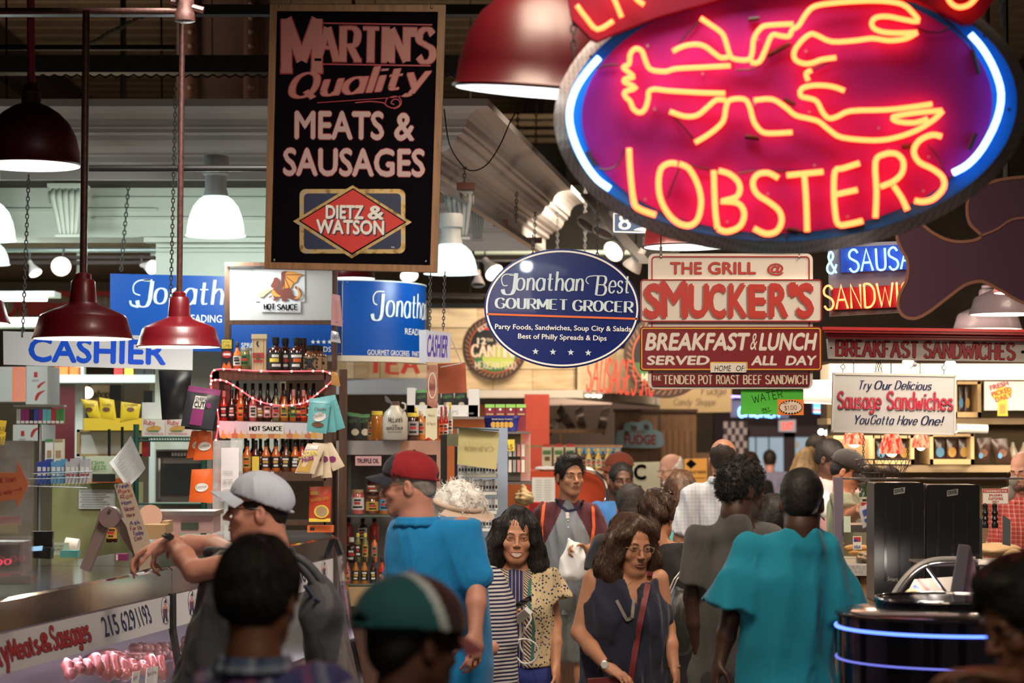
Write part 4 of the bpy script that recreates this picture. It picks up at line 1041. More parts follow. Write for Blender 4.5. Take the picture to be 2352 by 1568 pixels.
m.build('emblem',[nodes_mat('print_gold',gold_n,.35,metal=.5),sg('emblem_navy',(.01,.02,.07)),BLK,sg('emblem_red',(.55,.028,.025))],t)
for mt_,of,g_,sx in((sg('emblem_shadow',(.01,.01,.05)),.009,.012,2.5),(WH,.0105,0,0)):
 addtxt(t,mt_,[('DIETZ',(749+sx,501+sx),(834+sx,502+sx),30,F9),('&',(846+sx,502+sx),(880+sx,503+sx),30,F9),('WATSON',(727+sx,535+sx),(881+sx,538+sx),31,F9)],bold=.045+g_,off=of)
addtxt(t,WH,[('TM',(898,570),(906,570),4,F9)],off=.006)
for x,y in((643,15),(991,17),(630,597),(978,600)):m=MB(); m.ell(F9(x,y,.016),(.006,.006,.006),5); m.build('screw',M_brush,t,smooth='all')
for x in(668,985):m=MB(); m.tube([F9(x,12,-.01),F9(x+2,-60,-.01)],.003,5); m.build('hanger_wire',M_steel,t)
F6=Front(6.5)
def cc(l):return[(1200+x/2.0417,y/2.0417)for x,y in l]
EL=ellipse_px(1818,252,518,301,-3,96); EL2=ellipse_px(1818,254,546,328,-3,96)
PANEL=mat('sign_panel_blue',(.01,.17,.62),.55,ior=1.2)
t=sign('neon_sign','big oval neon sign with a red outlined lobster over a blue panel',F6,EL,.03,PANEL)
m=MB(); plate(m,ellipse_px(1808,252,472,282,-3,96),F6,.006,.0); m.build('neon_tint_panel',mat('sign_panel_neon_tint',(.20,.018,.20),.65,ior=1.15),t)  # the tubes' red light is put into this panel's colour
m=MB(); n=96
m.add([F6(*p,-.012)for p in EL]+[F6(*p,-.13)for p in EL2],[(k,(k+1)%n,n+(k+1)%n,n+k)for k in range(n)])
def perf(nt,tc):
 v=N(nt,'TexVoronoi',Vector=vmap(nt,tc,rot=(.4,0,0)),Scale=75.0); v.inputs['Randomness'].default_value=.15
 return ramp(nt,v.outputs['Distance'],[(.28,(.05,.05,.06)),(.36,(.60,.56,.58))])
m.build('perforated_rim',nodes_mat('perforated_metal',perf,.4,metal=.4),t)
m=MB(); plate(m,EL2,F6,-.13,-.15); m.build('back_plate',mat('sign_back',(.08,.07,.07),.6),t)
BN=cc([(215,-150),(215,0),(232,90),(325,182),(352,192),(420,160),(640,75),(960,-14),(1250,-50),(1600,-34),(1850,0),(1960,50),(2070,110),(2112,112),(2160,70),(2225,-20),(2240,-150)])
m=MB(); plate(m,BN,F6,.045,.005); m.build('banner_board',mat('banner_red',(.15,.008,.025),.6,ior=1.2),t)
NR=glow('neon_red',(1.0,.066,.016),12); NW=glow('neon_white',(.26,.48,1.0),5.5); NB=glow('neon_blue',(.06,.30,1.0),6.0); GL_=mat('glass_tube',(.85,.8,.8),.1,alpha=.35)
LOB=['975,308 850,315 720,322 670,335 600,325 575,280 560,240 530,228 505,255 500,300 472,315 500,340 520,362 482,370 480,386 532,412 480,430 485,455 505,475 520,510 550,528 575,510 590,460 592,430 620,418 680,425 760,430 850,435 950,437',
 '705,240 760,215 820,208 860,220 900,250 930,270 965,268','835,85 880,115 935,155 955,200 970,250 990,275 1060,280 1078,240 1085,180 1120,130 1160,118 1270,112',
 '1070,292 1110,290 1140,230 1170,165 1210,168 1250,170 1265,140 1295,120 1330,65 1370,30 1450,15 1580,5 1690,5 1780,20 1830,60 1855,100 1780,90 1720,78 1665,80 1640,100 1645,130 1690,150 1770,155 1850,152',
 '1850,152 1800,180 1720,190 1640,180 1560,190 1450,195 1380,165 1350,160 1310,190 1275,240 1280,280 1320,298 1360,295 1400,280 1470,270','1355,330 1330,345 1340,378',
 '1510,425 1450,405 1370,400 1310,415 1305,450 1340,460 1380,475 1410,530 1440,555 1480,545 1540,520 1700,515 1800,505 1920,488','1970,520 1930,560 1850,610 1750,645 1650,658 1500,645 1440,610 1390,570 1340,555 1280,540 1230,500 1170,465 1085,470',
 '1968,518 1880,525 1800,535 1735,550 1760,570 1840,575 1900,556','690,522 760,545 820,540 870,500 910,468 955,470','810,668 880,625 940,570 955,500 975,468 1040,465 1065,500 1085,570 1120,615 1165,625 1265,620']
LTR=['500,695 505,800 520,930 540,975 625,1008','735,768 780,790 820,860 838,940 825,1020 790,1055 740,1050 690,1010 650,940 638,860 650,790 690,765 726,768','897,800 900,900 905,1000 915,1070','920,800 970,815 1010,850 1020,890 1000,925 940,942','930,944 1010,952 1040,1000 1020,1060 960,1085 917,1072',
 '1200,835 1150,810 1100,820 1080,860 1100,910 1160,950 1205,990 1215,1040 1190,1085 1140,1095 1085,1070','1240,822 1410,805','1322,825 1330,930 1335,1085','1580,765 1500,790 1467,800 1460,880 1465,980 1480,1050 1530,1050 1595,1035','1467,912 1570,890',
 '1655,1020 1660,900 1655,760 1690,725 1750,720 1785,755 1780,810 1740,850 1680,875','1740,870 1780,930 1805,985','1965,640 1920,632 1860,660 1835,710 1860,760 1920,790 1970,830 1975,880 1930,930 1880,945 1840,940']
ARC=['360,270 300,340 245,430 220,540 240,650 290,760 350,840 410,885','2100,160 2160,230 2215,330 2245,440 2225,560 2160,690 2090,770 2020,810']
BAN=['255,25 300,85 352,138 425,98','400,-60 430,-5 465,80','500,-80 530,-10 570,22','1985,-40 2005,10 2045,34 2095,22 2130,-14']
pp=lambda s:catmull(cc([tuple(float(v)for v in q.split(','))for q in s.split()]),3)
for grp,mt_,nm,of,r_ in((LOB,NR,'neon_tube',.045,.0078),(LTR,NR,'neon_tube',.045,.0086),(ARC,NW,'neon_tube',.045,.0100),(BAN,NR,'neon_tube',.085,.0075)):
 for s in grp:
  m=MB(); q=pp(s); q=[p for i,p in enumerate(q)if i==0 or math.hypot(p[0]-q[i-1][0],p[1]-q[i-1][1])>.5]; m.tube([F6(x,y,of)for x,y in q],r_,8); m.build(nm,mt_,t,smooth='all')
m=MB()
for a,b in(((2112,235),(2140,345)),((2125,625),(2095,700)),((300,712),(345,780)),((1060,92),(1110,86)),((1045,640),(1110,648)),((1225,465),(1280,490)),((1150,260),(1255,205)),((1780,690),(1850,678)),((975,255),(985,260)),((1520,1068),(1600,1058)),((1240,1075),(1290,1082))):
 m=MB(); m.tube([F6(*cc([a])[0],.02),F6(*cc([b])[0],.02)],.0075,7); m.build('electrode',M_black,t)
for w_ in('835,90 780,150 735,205','345,790 400,795 450,770 480,700','350,320 400,305 450,303','710,545 760,600 800,650','1900,-10 1950,60 2030,130 2095,200 2112,235','1850,130 1900,150 1960,150 2010,120','735,790 710,850 680,930','760,770 830,785 900,800','1000,330 1090,320 1150,265','1350,330 1400,305 1440,285','1010,815 1100,800 1250,805 1420,800','1900,680 1950,740 1985,830 2030,825','1215,1078 1260,1080 1330,1085'):
 m=MB(); m.tube([F6(x,y,.018)for x,y in pp(w_)],.0028,5); m.build('electrode_cable',M_black,t)
for x,y in((320,265),(1238,1110),(2165,170),(2280,512),(385,58),(555,170)):m=MB(); m.ell(F6(*cc([(x,y)])[0],.002),(.005,.003,.005),5); m.build('screw',M_black,t)
m=MB()
for x,y in((587,215),(845,345),(1105,185),(1330,240),(1345,525),(1670,600),(1645,650),(1090,490),(575,935),(1150,910),(1370,775),(1525,1015),(960,1040),(1715,700),(1905,735),(1880,895),(620,512)):
 m=MB(); m.tube([F6(*cc([(x,y)])[0],.0),F6(*cc([(x,y)])[0],.05)],.005,6); m.build('tube_support',GL_,t)
for x,y0,y1 in((1312,-30,130),(2296,-30,60)):chain('chain',F6(x,y0-260,-.06),F6(x+6,y1,-.06),.003,.03,M_steel,parent=t)
Fo=Front(10.6); EO=lambda q:ellipse_px(1291,708,179-q,137-q,.8,80)
t=sign('oval_sign','oval navy blue grocer sign with white script lettering, an orange line and four stars',Fo,EO(0),.025,NAVY)
m=MB(); ring(m,EO(4),EO(8),Fo,.003,.001); m.build('border',WH,t)
PB=sg('pale_blue',(.56,.66,.72))
for s_,a,b,h_ in(('J',(1152,676),(1180,677),50),('onathan',(1184,666),(1337,668),44),('B',(1366,677),(1390,678),44),('est',(1397,672),(1444,673),44)):
 addtxt(t,PB,[(s_,a,b,h_,Fo)],font='s',thick=15,thin=5,serif=0 if s_ in 'JB' else 0,off=.003,lean=.08)
m=MB(); line_px(m,catmull([(1180,630),(1160,630),(1152,640),(1156,655),(1166,655)],4),2.2,Fo,.003); line_px(m,catmull([(1170,631),(1190,632)],3),3,Fo,.003); line_px(m,catmull([(1352,652),(1346,645),(1350,636),(1366,633),(1384,634)],4),2.2,Fo,.003); m.build('swash',PB,t)
addtxt(t,PB,[('GOURMET',(1138,707),(1303,711),23,Fo),('GROCER',(1316,713),(1452,717),24,Fo)],font='s',thick=22,thin=6,serif=11,off=.003)
m=MB(); line_px(m,[(1119,721),(1465,732)],4.5,Fo,.003); m.build('orange_line',ORG,t)
addtxt(t,WH,[('Party Foods, Sandwiches, Soup City & Salads',(1137,755),(1449,761),11.5,Fo),('Best of Philly Spreads & Dips',(1190,777),(1393,782),11.5,Fo)],bold=.022,off=.003)
for x,y in((1230,807),(1270,808),(1311,809),(1351,810)):m=MB(); patch(m,star(x,y,8),Fo,.003); m.build('star',PB,t)
for x in(1224,1372):chain('chain',Fo(x,540 if x<1300 else-60,-.01),Fo(x,588,-.0),.0025,.02,M_steel,parent=t)
Fs=Front(9.6); S1=rrect(1489,582,1867,893,14,4)
t=sign('grill_sign','stacked white and maroon grill sign with big red lettering',Fs,S1,.02,sg('sign_white',(.74,.68,.62)))
def brd(x0,y0,x1,y1,r,w_,off,mt_,nm='border'):m=MB(); ring(m,rrect(x0,y0,x1,y1,r),rrect(x0+w_,y0+w_,x1-w_,y1-w_,max(2,r-w_)),Fs,off+.002,off); m.build(nm,mt_,t)
DRD=sg('dark_red',(.34,.02,.02)); RBR=sg('brick_red',(.52,.045,.035))
brd(1496,588,1860,888,9,3,.001,DRD)
m=MB(); plate(m,rrect(1471,641,1888,739,8),Fs,.018,.001); m.build('name_board',MATS['print_sign_white'],t); brd(1471,641,1888,739,8,3,.0185,DRD)
m=MB(); plate(m,rrect(1470,750,1888,852,8),Fs,.018,.001); m.build('breakfast_board',sg('maroon2',(.20,.010,.018)),t)
brd(1473,753,1885,849,6,2,.0185,YEL)
m=MB(); plate(m,rrect(1497,857,1859,887,4),Fs,.008,.001); m.build('foot_board',MATS['print_maroon'],t)
m=MB(); plate(m,[(1632,833),(1714,833),(1714,855),(1632,855)],Fs,.022,.019); m.build('tab',MATS['print_sign_white'],t); m=MB(); line_px(m,[(1632,850),(1632,832),(1716,832),(1716,850)],2,Fs,.0225); m.build('border',YEL,t)
for b_,mt_,of in((.045,BLK,.002),(.030,RBR,.003)):addtxt(t,mt_,[('THE',(1540,629),(1611,629),27,Fs),('GRILL',(1627,629),(1735,629),27,Fs),('@',(1763,626),(1799,626),20,Fs)],bold=b_,off=of)
for i,(ch,x0,x1,yb,h_)in enumerate((('S',1482,1516,728,74),('M',1521,1577,727,80),('U',1583,1625,726,72),('C',1630,1666,727,73),('K',1675,1714,727,74),('E',1722,1758,727,72),('R',1768,1808,727,74),("'",1814,1826,728,74),('S',1832,1866,727,74))):
 for sx,mt_,of in((3.5,sg('grey_shadow',(.30,.22,.20)),.0195),(0,RBR,.021)):addtxt(t,mt_,[(ch,(x0-sx,yb+sx*.5),(x1-sx,yb+sx*.5+(.6 if i%2 else-.6)),h_,Fs)],bold=.055,off=of,lean=.03*(-1)**i)
addtxt(t,sg('sign_white',(.74,.68,.62)),[('BREAKFAST',(1483,803),(1716,803),38,Fs),('&',(1722,803),(1737,803),40,Fs,dict(bold=.0)),('LUNCH',(1744,803),(1870,803),38,Fs),('SERVED',(1486,837),(1627,837),20,Fs),('ALL',(1726,838),(1783,838),21,Fs),('DAY',(1805,838),(1872,838),21,Fs)],bold=.045,off=.019,lean=.16)
addtxt(t,BLK,[('HOME',(1641,852),(1678,852),13,Fs),('OF:',(1690,852),(1711,852),13,Fs)],off=.0225,lean=.12)
addtxt(t,CREAM,[('THE',(1499,873),(1519,873),10,Fs),('TENDER',(1524,881),(1595,881),19,Fs),('POT',(1604,881),(1636,881),19,Fs),('ROAST',(1645,881),(1698,881),19,Fs),('BEEF',(1707,881),(1750,881),19,Fs),('SANDWICH',(1758,881),(1853,881),19,Fs)],font='s',thick=20,thin=12,serif=11,off=.0095)
for x in(1518,1835):m=MB(); m.ell(Fs(x,590,.004),(.006,.005,.006),5); m.build('bolt',M_brush,t,smooth='all')
m=MB(); m.bar(Fs(1518,566,0),Fs(1518,590,.004),.012,.006); m.bar(Fs(1836,566,0),Fs(1836,590,0),.004,.004); m.build('hanger_clip',M_steel,t); drop(t,(1518,566,9.6),(1836,566,9.6),r=.003)
t=sign('paper_sign','bright green handwritten water sign under the grill sign',Front(9.62),[(1702,894),(1845,894),(1845,952),(1702,951)],.003,sg('green',(.10,.62,.06),.6),'sign')
Fg=Front(9.62); m=MB()
for st in stroke_px('WATER',(1730,926),(1798,912),18):line_px(m,st,1.2,Fg,.002)
for st in stroke_px('ONLY',(1750,944),(1768,940),6):line_px(m,st,.9,Fg,.002)
line_px(m,[(1752,948),(1772,942)],.9,Fg,.002); m.build('handwriting',BLK,t)
Fg2=Front(9.58); t=sign('paper_sign','small orange price card with a white starburst',Fg2,[(1786,917),(1846,917),(1846,953),(1786,953)],.003,sg('neon_orange',(.85,.24,.04),.6))
sp=[(1816+(24 if k%2 else 27)*math.cos(2*PI*k/48),935+(12 if k%2 else 15.5)*math.sin(2*PI*k/48))for k in range(48)]
m=MB(); patch(m,[(1816+28*math.cos(2*PI*k/48)*(1 if k%2 else.93),935+16.5*math.sin(2*PI*k/48)*(1 if k%2 else.88))for k in range(48)],Fg2,.001); m.build('burst_edge',BLK,t); m=MB(); patch(m,sp,Fg2,.002); m.build('burst',sg('pale_peach',(.75,.62,.5),.6),t)
m=MB()
for st in stroke_px('$1.00',(1802,942),(1830,940),10):line_px(m,st,1,Fg2,.003)
for st in stroke_px('ONLY',(1798,928),(1812,927),3.5):line_px(m,st,.6,Fg2,.003)
m.build('handwriting',MAR,t)
Fb=Front(13.9); t=sign('blue_sign','long flat blue grocer sign behind the hot sauce frame',Fb,[(253,628),(762,640),(762,815),(253,800)],.05,BLUE)
addtxt(t,PB,[('J',(312,704),(342,705),60,Fb),('onathan',(352,697),(575,701),57,Fb)],font='s',thick=14,thin=5,off=.004,lean=.10)
m=MB(); line_px(m,catmull([(346,643),(320,644),(307,655),(308,672),(322,678)],4),3,Fb,.004); line_px(m,catmull([(318,705),(302,700),(299,690)],4),5,Fb,.004); line_px(m,catmull([(330,643),(350,644)],3),5,Fb,.004); m.build('swash',PB,t)
addtxt(t,WH,[('READING TERMINAL MARKET',(427,739),(690,744),17,Fb),('SPREADS',(554,797),(606,798),10,Fb),('SALADS',(706,806),(760,808),12,Fb)],bold=.01,off=.004)
for x in(719,731,744,757):m=MB(); patch(m,star(x,785,5.5),Fb,.004); m.build('star',WH,t)
class CylMap:
 def __init__(s,px,d,rpx):s.d,s.px,s.r=d,px,rpx*d/FPX; s.c=P(px,784,d+s.r); s.k=d/FPX; s.n=V((.6,-.8,0)); s.rp=rpx
 def __call__(s,x,y,off=0):th=(x-s.px)/s.rp; z=P(s.px,y,s.d).z; return V((s.c.x+math.sin(th)*(s.r+off),s.c.y-math.cos(th)*(s.r+off),z))
Cm=CylMap(775,13.98,212); m=MB()
for o_,sgn in((0,1),(-.03,-1)):m.grid(lambda u,v:Cm(745+(745+380)*0+u*390,642+(1-v)*176,o_),28,1)
m.grid(lambda u,v:Cm(745+u*390,818,-.03+v*.03),28,1); b_=base_of(m); t=thing('curved_sign','curved glossy blue grocer sign with white script lettering','sign',b_); m.build('board',BLUE,t,smooth=True)
m=MB(); m.grid(lambda u,v:Cm(742+u*394,816+(1-v)*13,.006),28,1); m.grid(lambda u,v:Cm(742+u*394,829,-.1+v*.106),28,1); m.build('bottom_lip',M_cream,t,smooth=True)
m=MB(); m.grid(lambda u,v:Cm(742+u*394,641+(1-v)*3,.004),28,1); m.build('top_lip',mat('lip_light',(.5,.6,.62),.3),t,smooth=True)
addtxt(t,PB,[('J',(871,734),(897,734),62,Cm),('onathan',(908,724),(1090,724),58,Cm)],font='s',thick=15,thin=5,off=.004,lean=.08,serif=0)
m=MB(); line_px(m,catmull([(905,667),(885,668),(876,680),(878,694),(886,698)],4),3,Cm,.004); m.build('swash',PB,t)
addtxt(t,WH,[('READING',(968,764),(1066,764),15,Cm),('GOURMET GROCERIES',(862,814),(984,814),12,Cm),('PARTY',(996,814),(1040,814),12,Cm)],off=.004)
m=MB(); m.tube([Cm(803,644,.003),Cm(802,816,.003)],.003,5); m.build('seam',M_brush,t)
for x,y in((804,648),(803,739),(800,812),(814,648),(795,812)):m=MB(); m.ell(Cm(x,y,.004),(.005,.005,.005),5); m.build('rivet',M_brush,t)
Fc=Front(11.3); t=sign('cashier_sign','long white cashier sign with blue capitals behind the two red pendants',Fc,[(7,760),(443,774),(442,850),(8,837)],.012,sg('sheet_white',(.44,.47,.50)))
addtxt(t,sg('cashier_blue',(.0,.06,.52)),[('CASHIER',(67,828),(379,836),54,Fc)],bold=.035,off=.002)
for x,y0,d_ in((52,402,11.3),(390,190,11.3)):chain('chain',P(x+14,y0,11.3),P(x,772,11.3),.003,.028,M_steel,'thin chain holding the long cashier sign %s'%('at its end beside the boxes' if x<100 else 'by the second red pendant'))
for x,y0,y1,x2 in((298,395,622,278),):chain('chain',P(x,y0,13.9),P(x2,y1,13.9),.004,.035,M_steel,'grey chain holding the flat blue sign')
t=thing('cashier_sign','small boxy cashier sign hanging on two chains near the curved blue sign','sign',P(998,832,12.4)); Fk=Front(12.4)
m=MB(); plate(m,[(979,757),(1035,764),(1034,832),(979,831)],Fk,0,-.02); m.poly([P(963,758,12.5),P(979,757,12.4),P(979,831,12.4),P(963,832,12.5)],(0,.02,0)); m.build('board',sg('sheet_pale',(.62,.60,.68)),t)
addtxt(t,sg('violet',(.08,.04,.38)),[('CASHIER',(980,817),(1027,820),49,Fk)],bold=.03,off=.002)
for x0,x1 in((989,987),(1022,1018)):chain('chain',P(x0,625,12.4),P(x1,758,12.4),.0028,.024,M_steel,'fine chain of the small cashier sign, %s'%('the one toward the curved blue sign' if x0<1000 else 'the one toward the plank wall'))
Fk2=Front(12.35); t=sign('paper_banner','narrow brown food banner hanging under the small cashier sign',Fk2,[(981,838),(1006,838),(1005,936),(981,938)],.004,nodes_mat('print_food',lambda nt,tc:ramp(nt,N(nt,'TexNoise',Vector=vmap(nt,tc),Scale=12.0,Detail=5.0).outputs[0],[(.35,(.16,.04,.03)),(.5,(.42,.18,.13)),(.65,(.55,.34,.26))]),.5))
m=MB(); ring(m,ellipse_px(993,885,10,30),ellipse_px(993,885,8,27),Fk2,.002,0); m.build('border',CREAM,t)
t=sign('paper_banner','cream wavy-edged card with small brown writing below the brown food banner',Fk2,[(978,934),(984,931),(998,938),(1004,934),(1004,1006),(996,1011),(984,1004),(977,1008)],.004,sg('cream2',(.66,.60,.40)))
addtxt(t,sg('brown_ink',(.12,.08,.05)),[('Want to',(983,957),(998,957),7,Fk2),('Do Things Up?',(981,976),(1001,976),7,Fk2)],off=.001)
t=sign('coloured_card','blank orange card hanging by a string near the small cashier sign',Front(12.7),[(1005,835),(1069,832),(1072,901),(1006,904)],.004,sg('salmon',(.58,.15,.075),.7),'card')
m=MB(); m.tube([P(1035,775,12.5),P(1060,834,12.6),P(1012,843,12.65)],.0035,5); m.build('string',M_paper,t)
def disc(cx,cy,r,d,label,txt,vivid):
 F_=Front(d); t=sign('round_sign',label,F_,ellipse_px(cx,cy,r,r),.08,sg('disc_dark',(.05,.025,.018)))
 m=MB()
 for k in range(40):a=2*PI*k/40; line_px(m,[(cx+math.cos(a)*r*.83,cy+math.sin(a)*r*.83),(cx+math.cos(a+.10)*r*.93,cy+math.sin(a+.10)*r*.93)],2.2,F_,.002)
 m.build('rope_edge',sg('rope_tan',(.32,.17,.08)),t)
 m=MB(); ring(m,ellipse_px(cx,cy,r*.80,r*.80),ellipse_px(cx,cy,r*.775,r*.775),F_,.004,.001); m.build('border',sg('disc_orange',(.65,.12,.04)),t)
 m=MB(); patch(m,ellipse_px(cx,cy,r*.775,r*.775),F_,.002); m.build('disc_face',sg('disc_black',(.012,.012,.012)),t)
 m=MB(); pts=[(cx+r*.76*math.cos(a),cy+r*.76*math.sin(a))for a in[R(12+k*156/20)for k in range(21)]]; patch(m,pts,F_,.003); m.build('lime',sg('disc_green',(.05,.16,.045)),t)
 if vivid:
  m=MB(); patch(m,ellipse_px(cx+8,cy+24,r*.50,r*.30),F_,.004); patch(m,ellipse_px(cx+14,cy+2,r*.36,r*.10),F_,.0035); m.build('lime_slice',sg('disc_lime',(.46,.55,.10)),t)
 m=MB(); patch(m,[(cx-r*.5,cy-r*.58),(cx-r*.3,cy-r*.64),(cx-r*.1,cy-r*.55),(cx-r*.3,cy-r*.55)],F_,.004); m.build('pepper',RED,t)
 return t,F_
t,F_=disc(1137,798,74,20.08,'round black cantina sign on the plank wall behind the blue oval sign',0,True)
addtxt(t,CREAM,[('EST',(1101,762),(1122,750),9,F_),('12',(1097,790),(1116,790),14,F_,dict(bold=.05)),('TH',(1117,784),(1131,784),7,F_),('ST',(1140,790),(1160,790),13,F_)],bold=.03,off=.006)
for g_,mt_,of in((6,sg('disc_red',(.55,.06,.03)),.0065),(0,CREAM,.0075)):addtxt(t,mt_,[('CANTINA',(1083,818),(1194,821),26,F_)],font='s',thick=22,thin=13,serif=9,grow=g_,off=of)
addtxt(t,CREAM,[('MEXICAN FOOD',(1091,846),(1184,847),16,F_)],font='s',thick=17,thin=10,serif=7,off=.0065)
t,F_=disc(1530,817,97,20.0,'large round dark sign mostly covered by the grill sign',0,False)
addtxt(t,CREAM,[('MEXICAN FOOD',(1474,874),(1590,876),17,F_)],font='s',thick=17,thin=10,serif=7,off=.006)
FB=Plane(P(1905,800,11.4),(-.06,-1,0)); t=thing('fascia_sign','long white breakfast fascia with dark red lettering under a red cornice','sign',FB(2120,830))
m=MB(); plate(m,[(1901,777),(2560,789),(2560,835),(1905,822)],FB,0,-.10); m.build('board',sg('fascia_white',(.62,.58,.55)),t)
st=[(750,.17),(757,.16),(763,.11),(770,.09),(777,.05)]
for i in range(4):
 y0,o0=st[i]; y1,o1=st[i+1]; m=MB(); m.add([FB(1889+i*4,y0,o0),FB(2560,y0+9,o0),FB(2560,y1+9,o0),FB(1889+i*4,y1,o0),FB(1889+i*4,y0,-.25),FB(2560,y0+9,-.25),FB(2560,y1+9,-.25),FB(1889+i*4,y1,-.25)],[(0,1,2,3),(3,2,6,7),(0,4,5,1),(0,3,7,4)]); m.build('cornice_step',mat('cornice_red',(.30,.012,.015),.4),t)
for g_,mt_,of in((6,BLK,.002),(0,sg('letter_red',(.40,.02,.035)),.0035)):addtxt(t,mt_,[('BREAKFAST',(1920,816),(2108,820),34,FB),('SANDWICHES',(2122,820),(2329,825),35,FB)],font='s',thick=24,thin=9,serif=9,grow=g_,off=of)
m=MB(); m.ell(FB(1909,799,.003),(.005,.004,.005),5); m.ell(FB(2350,808,.003),(.012,.004,.008),5); m.build('bolt',BLK,t)
Fw=Front(10.4); t=sign('hanging_sign','white rectangular sign with red and navy lettering hanging over the bakery lamps',Fw,[(1914,855),(2197,860),(2195,1000),(1910,993)],.03,sg('sheet_grey',(.60,.60,.62)))
m=MB(); line_px(m,[(1916,858),(2195,863),(2193,997),(1912,990)],4,Fw,.003,closed=True); m.build('frame',mat('frame_white',(.7,.68,.66),.4),t)
NV=sg('ink_navy',(.02,.03,.09))
addtxt(t,NV,[('Try',(1970,893),(1999,893),19,Fw),('Our',(2007,893),(2046,894),19,Fw),('Delicious',(2054,893),(2137,895),19,Fw),('You',(1960,973),(1993,973),20,Fw),('Gotta',(1998,973),(2050,974),20,Fw),('Have',(2060,974),(2104,975),20,Fw),('One!',(2114,975),(2162,976),20,Fw)],font='s',thick=17,thin=8,off=.002,lean=.28)
for g_,mt_,of in((9,sg('outline_violet',(.10,.02,.06)),.002),(5,sg('outline_pink',(.72,.45,.42)),.003),(0,sg('letter_red2',(.48,.03,.07)),.004)):addtxt(t,mt_,[('Sausage',(1924,936),(2022,938),36,Fw),('Sandwiches',(2037,938),(2187,941),38,Fw)],font='s',thick=20,thin=8,serif=7,grow=g_,off=of)
for x,y in((1936,828),(2168,830)):
 m=MB(); m.tube([Fw(x,y,-.01),Fw(x+1,y+10,-.01)],.002,5); m.tube([Fw(x+math.cos(a)*5,y+14+math.sin(a)*5,-.01)for a in(2*PI*k/10 for k in range(10))],.002,5,closed=True); m.tube([Fw(x,y+19,-.01),Fw(x,y+34,-.01)],.002,5); m.build('hook',M_steel,t)
Fn=Front(9.9); t=sign('neon_sign','dark panel with blue and red neon sausage sandwich words beside the purple cut-out',Fn,[(1903,560),(2110,552),(2110,715),(1907,726)],.03,mat('panel_grey',(.16,.16,.18),.4))
m=MB(); plate(m,[(1930,568),(2100,560),(2100,618),(1932,626)],Fn,.02,0); m.build('blue_backing',mat('backing_blue',(.02,.06,.35),.3),t)
m=MB(); plate(m,[(1912,662),(2100,652),(2100,704),(1914,712)],Fn,.02,0); m.build('red_backing',mat('backing_red',(.22,.01,.02),.3),t)
def neonword(s,p0,p1,h,mt_,nm='neon_tube',r_=.0052,of=.05):
 for st in stroke_px(s,p0,p1,h,4):m=MB(); m.tube([Fn(x,y,of)for x,y in st],r_,6); m.build(nm,mt_,t,smooth='all')
NBW=glow('neon_skyblue',(.20,.52,1.0),4.2); NR2=glow('neon_orange',(1.0,.16,.05),5.5)
neonword('&',(1899,628),(1922,627),50,NBW); neonword('SAUSA',(1950,624),(2096,616),50,NBW); neonword('SANDWI',(1892,711),(2062,702),54,NR2); neonword('C',(2072,702),(2096,700),54,NR2)
drop(t,(1960,560,9.93),(2090,560,9.93))
Fp=Front(8.6); PO=[(2700,400),(2352,406),(2300,412),(2258,426),(2228,450),(2221,480),(2228,514),(2253,541),(2230,553),(2185,553),(2145,536),(2115,515),(2080,515),(2060,540),(2070,572),(2084,600),(2083,640),(2066,676),(2063,705),(2076,726),(2102,731),(2132,717),(2172,687),(2212,657),(2240,647),(2262,648),(2300,668),(2352,696),(2440,720),(2700,730)]
POs=catmull(PO[1:-1],4); POs=[(2700,400)]+POs+[(2700,730)]
t=sign('cutout_sign','plum coloured animal-shaped wooden cut-out with a tan edge',Fp,POs,.03,mat('plum',(.085,.035,.062),.45,coat=.15))
m=MB(); line_px(m,POs[1:-1],7,Fp,.003); line_px(m,catmull([(2253,541),(2290,526),(2320,506),(2356,500),(2420,505)],4),5,Fp,.003); m.build('edge_band',sg('tan_edge',(.30,.13,.08)),t); drop(t,(2313,420,8.64),(2500,410,8.64),r=.012)
Fq=Front(14.5); t=sign('direction_sign','navy aisle number sign partly behind the lobster sign',Fq,[(1408,487),(1620,483),(1620,540),(1408,535)],.02,sg('steel_blue',(.02,.045,.11)))
m=MB(); line_px(m,[(1410,490),(1618,486),(1618,537),(1410,532)],2,Fq,.002,closed=True); patch(m,[(1455,528),(1480,519),(1560,522),(1560,532),(1500,533)],Fq,.002); letters(m,'8',(1423,525),(1444,525),32,Fq,'s',thick=16,thin=12,off=.002); m.build('marking',WH,t); drop(t,(1460,490,14.51),(1600,490,14.51))
Ff=Front(22.2); t=sign('cloud_sign','pale blue cloud-shaped fudge sign on the brown kiosk',Ff,catmull([(1416,1000),(1418,990),(1432,986),(1434,974),(1450,968),(1468,970),(1480,964),(1496,970),(1500,984),(1518,992),(1524,1006),(1520,1026),(1470,1029),(1418,1024),(1416,1000)],3)[:-1],.05,sg('sky_paint',(.22,.36,.42)))
addtxt(t,sg('fudge_red',(.28,.02,.02)),[('FUDGE',(1434,1019),(1506,1020),21,Ff,dict(bold=.05)),('Fresh',(1450,996),(1480,996),11,Ff)],off=.004); m=MB()
for x,y,w_ in((1456,982,12),(1485,980,10),(1440,994,10)):plate(m,[(x-w_/2,y-5),(x+w_/2,y-4),(x+w_/2,y+5),(x-w_/2,y+4)],Ff,.03,0)
m.build('fudge_block',M_darkwood,t)
Fy=Front(23); t=sign('shop_sign','tan candy shop sign with brown script below the round dark sign',Fy,[(1516,890),(1680,888),(1680,946),(1516,948)],.04,sg('tan_sign',(.52,.38,.20)))
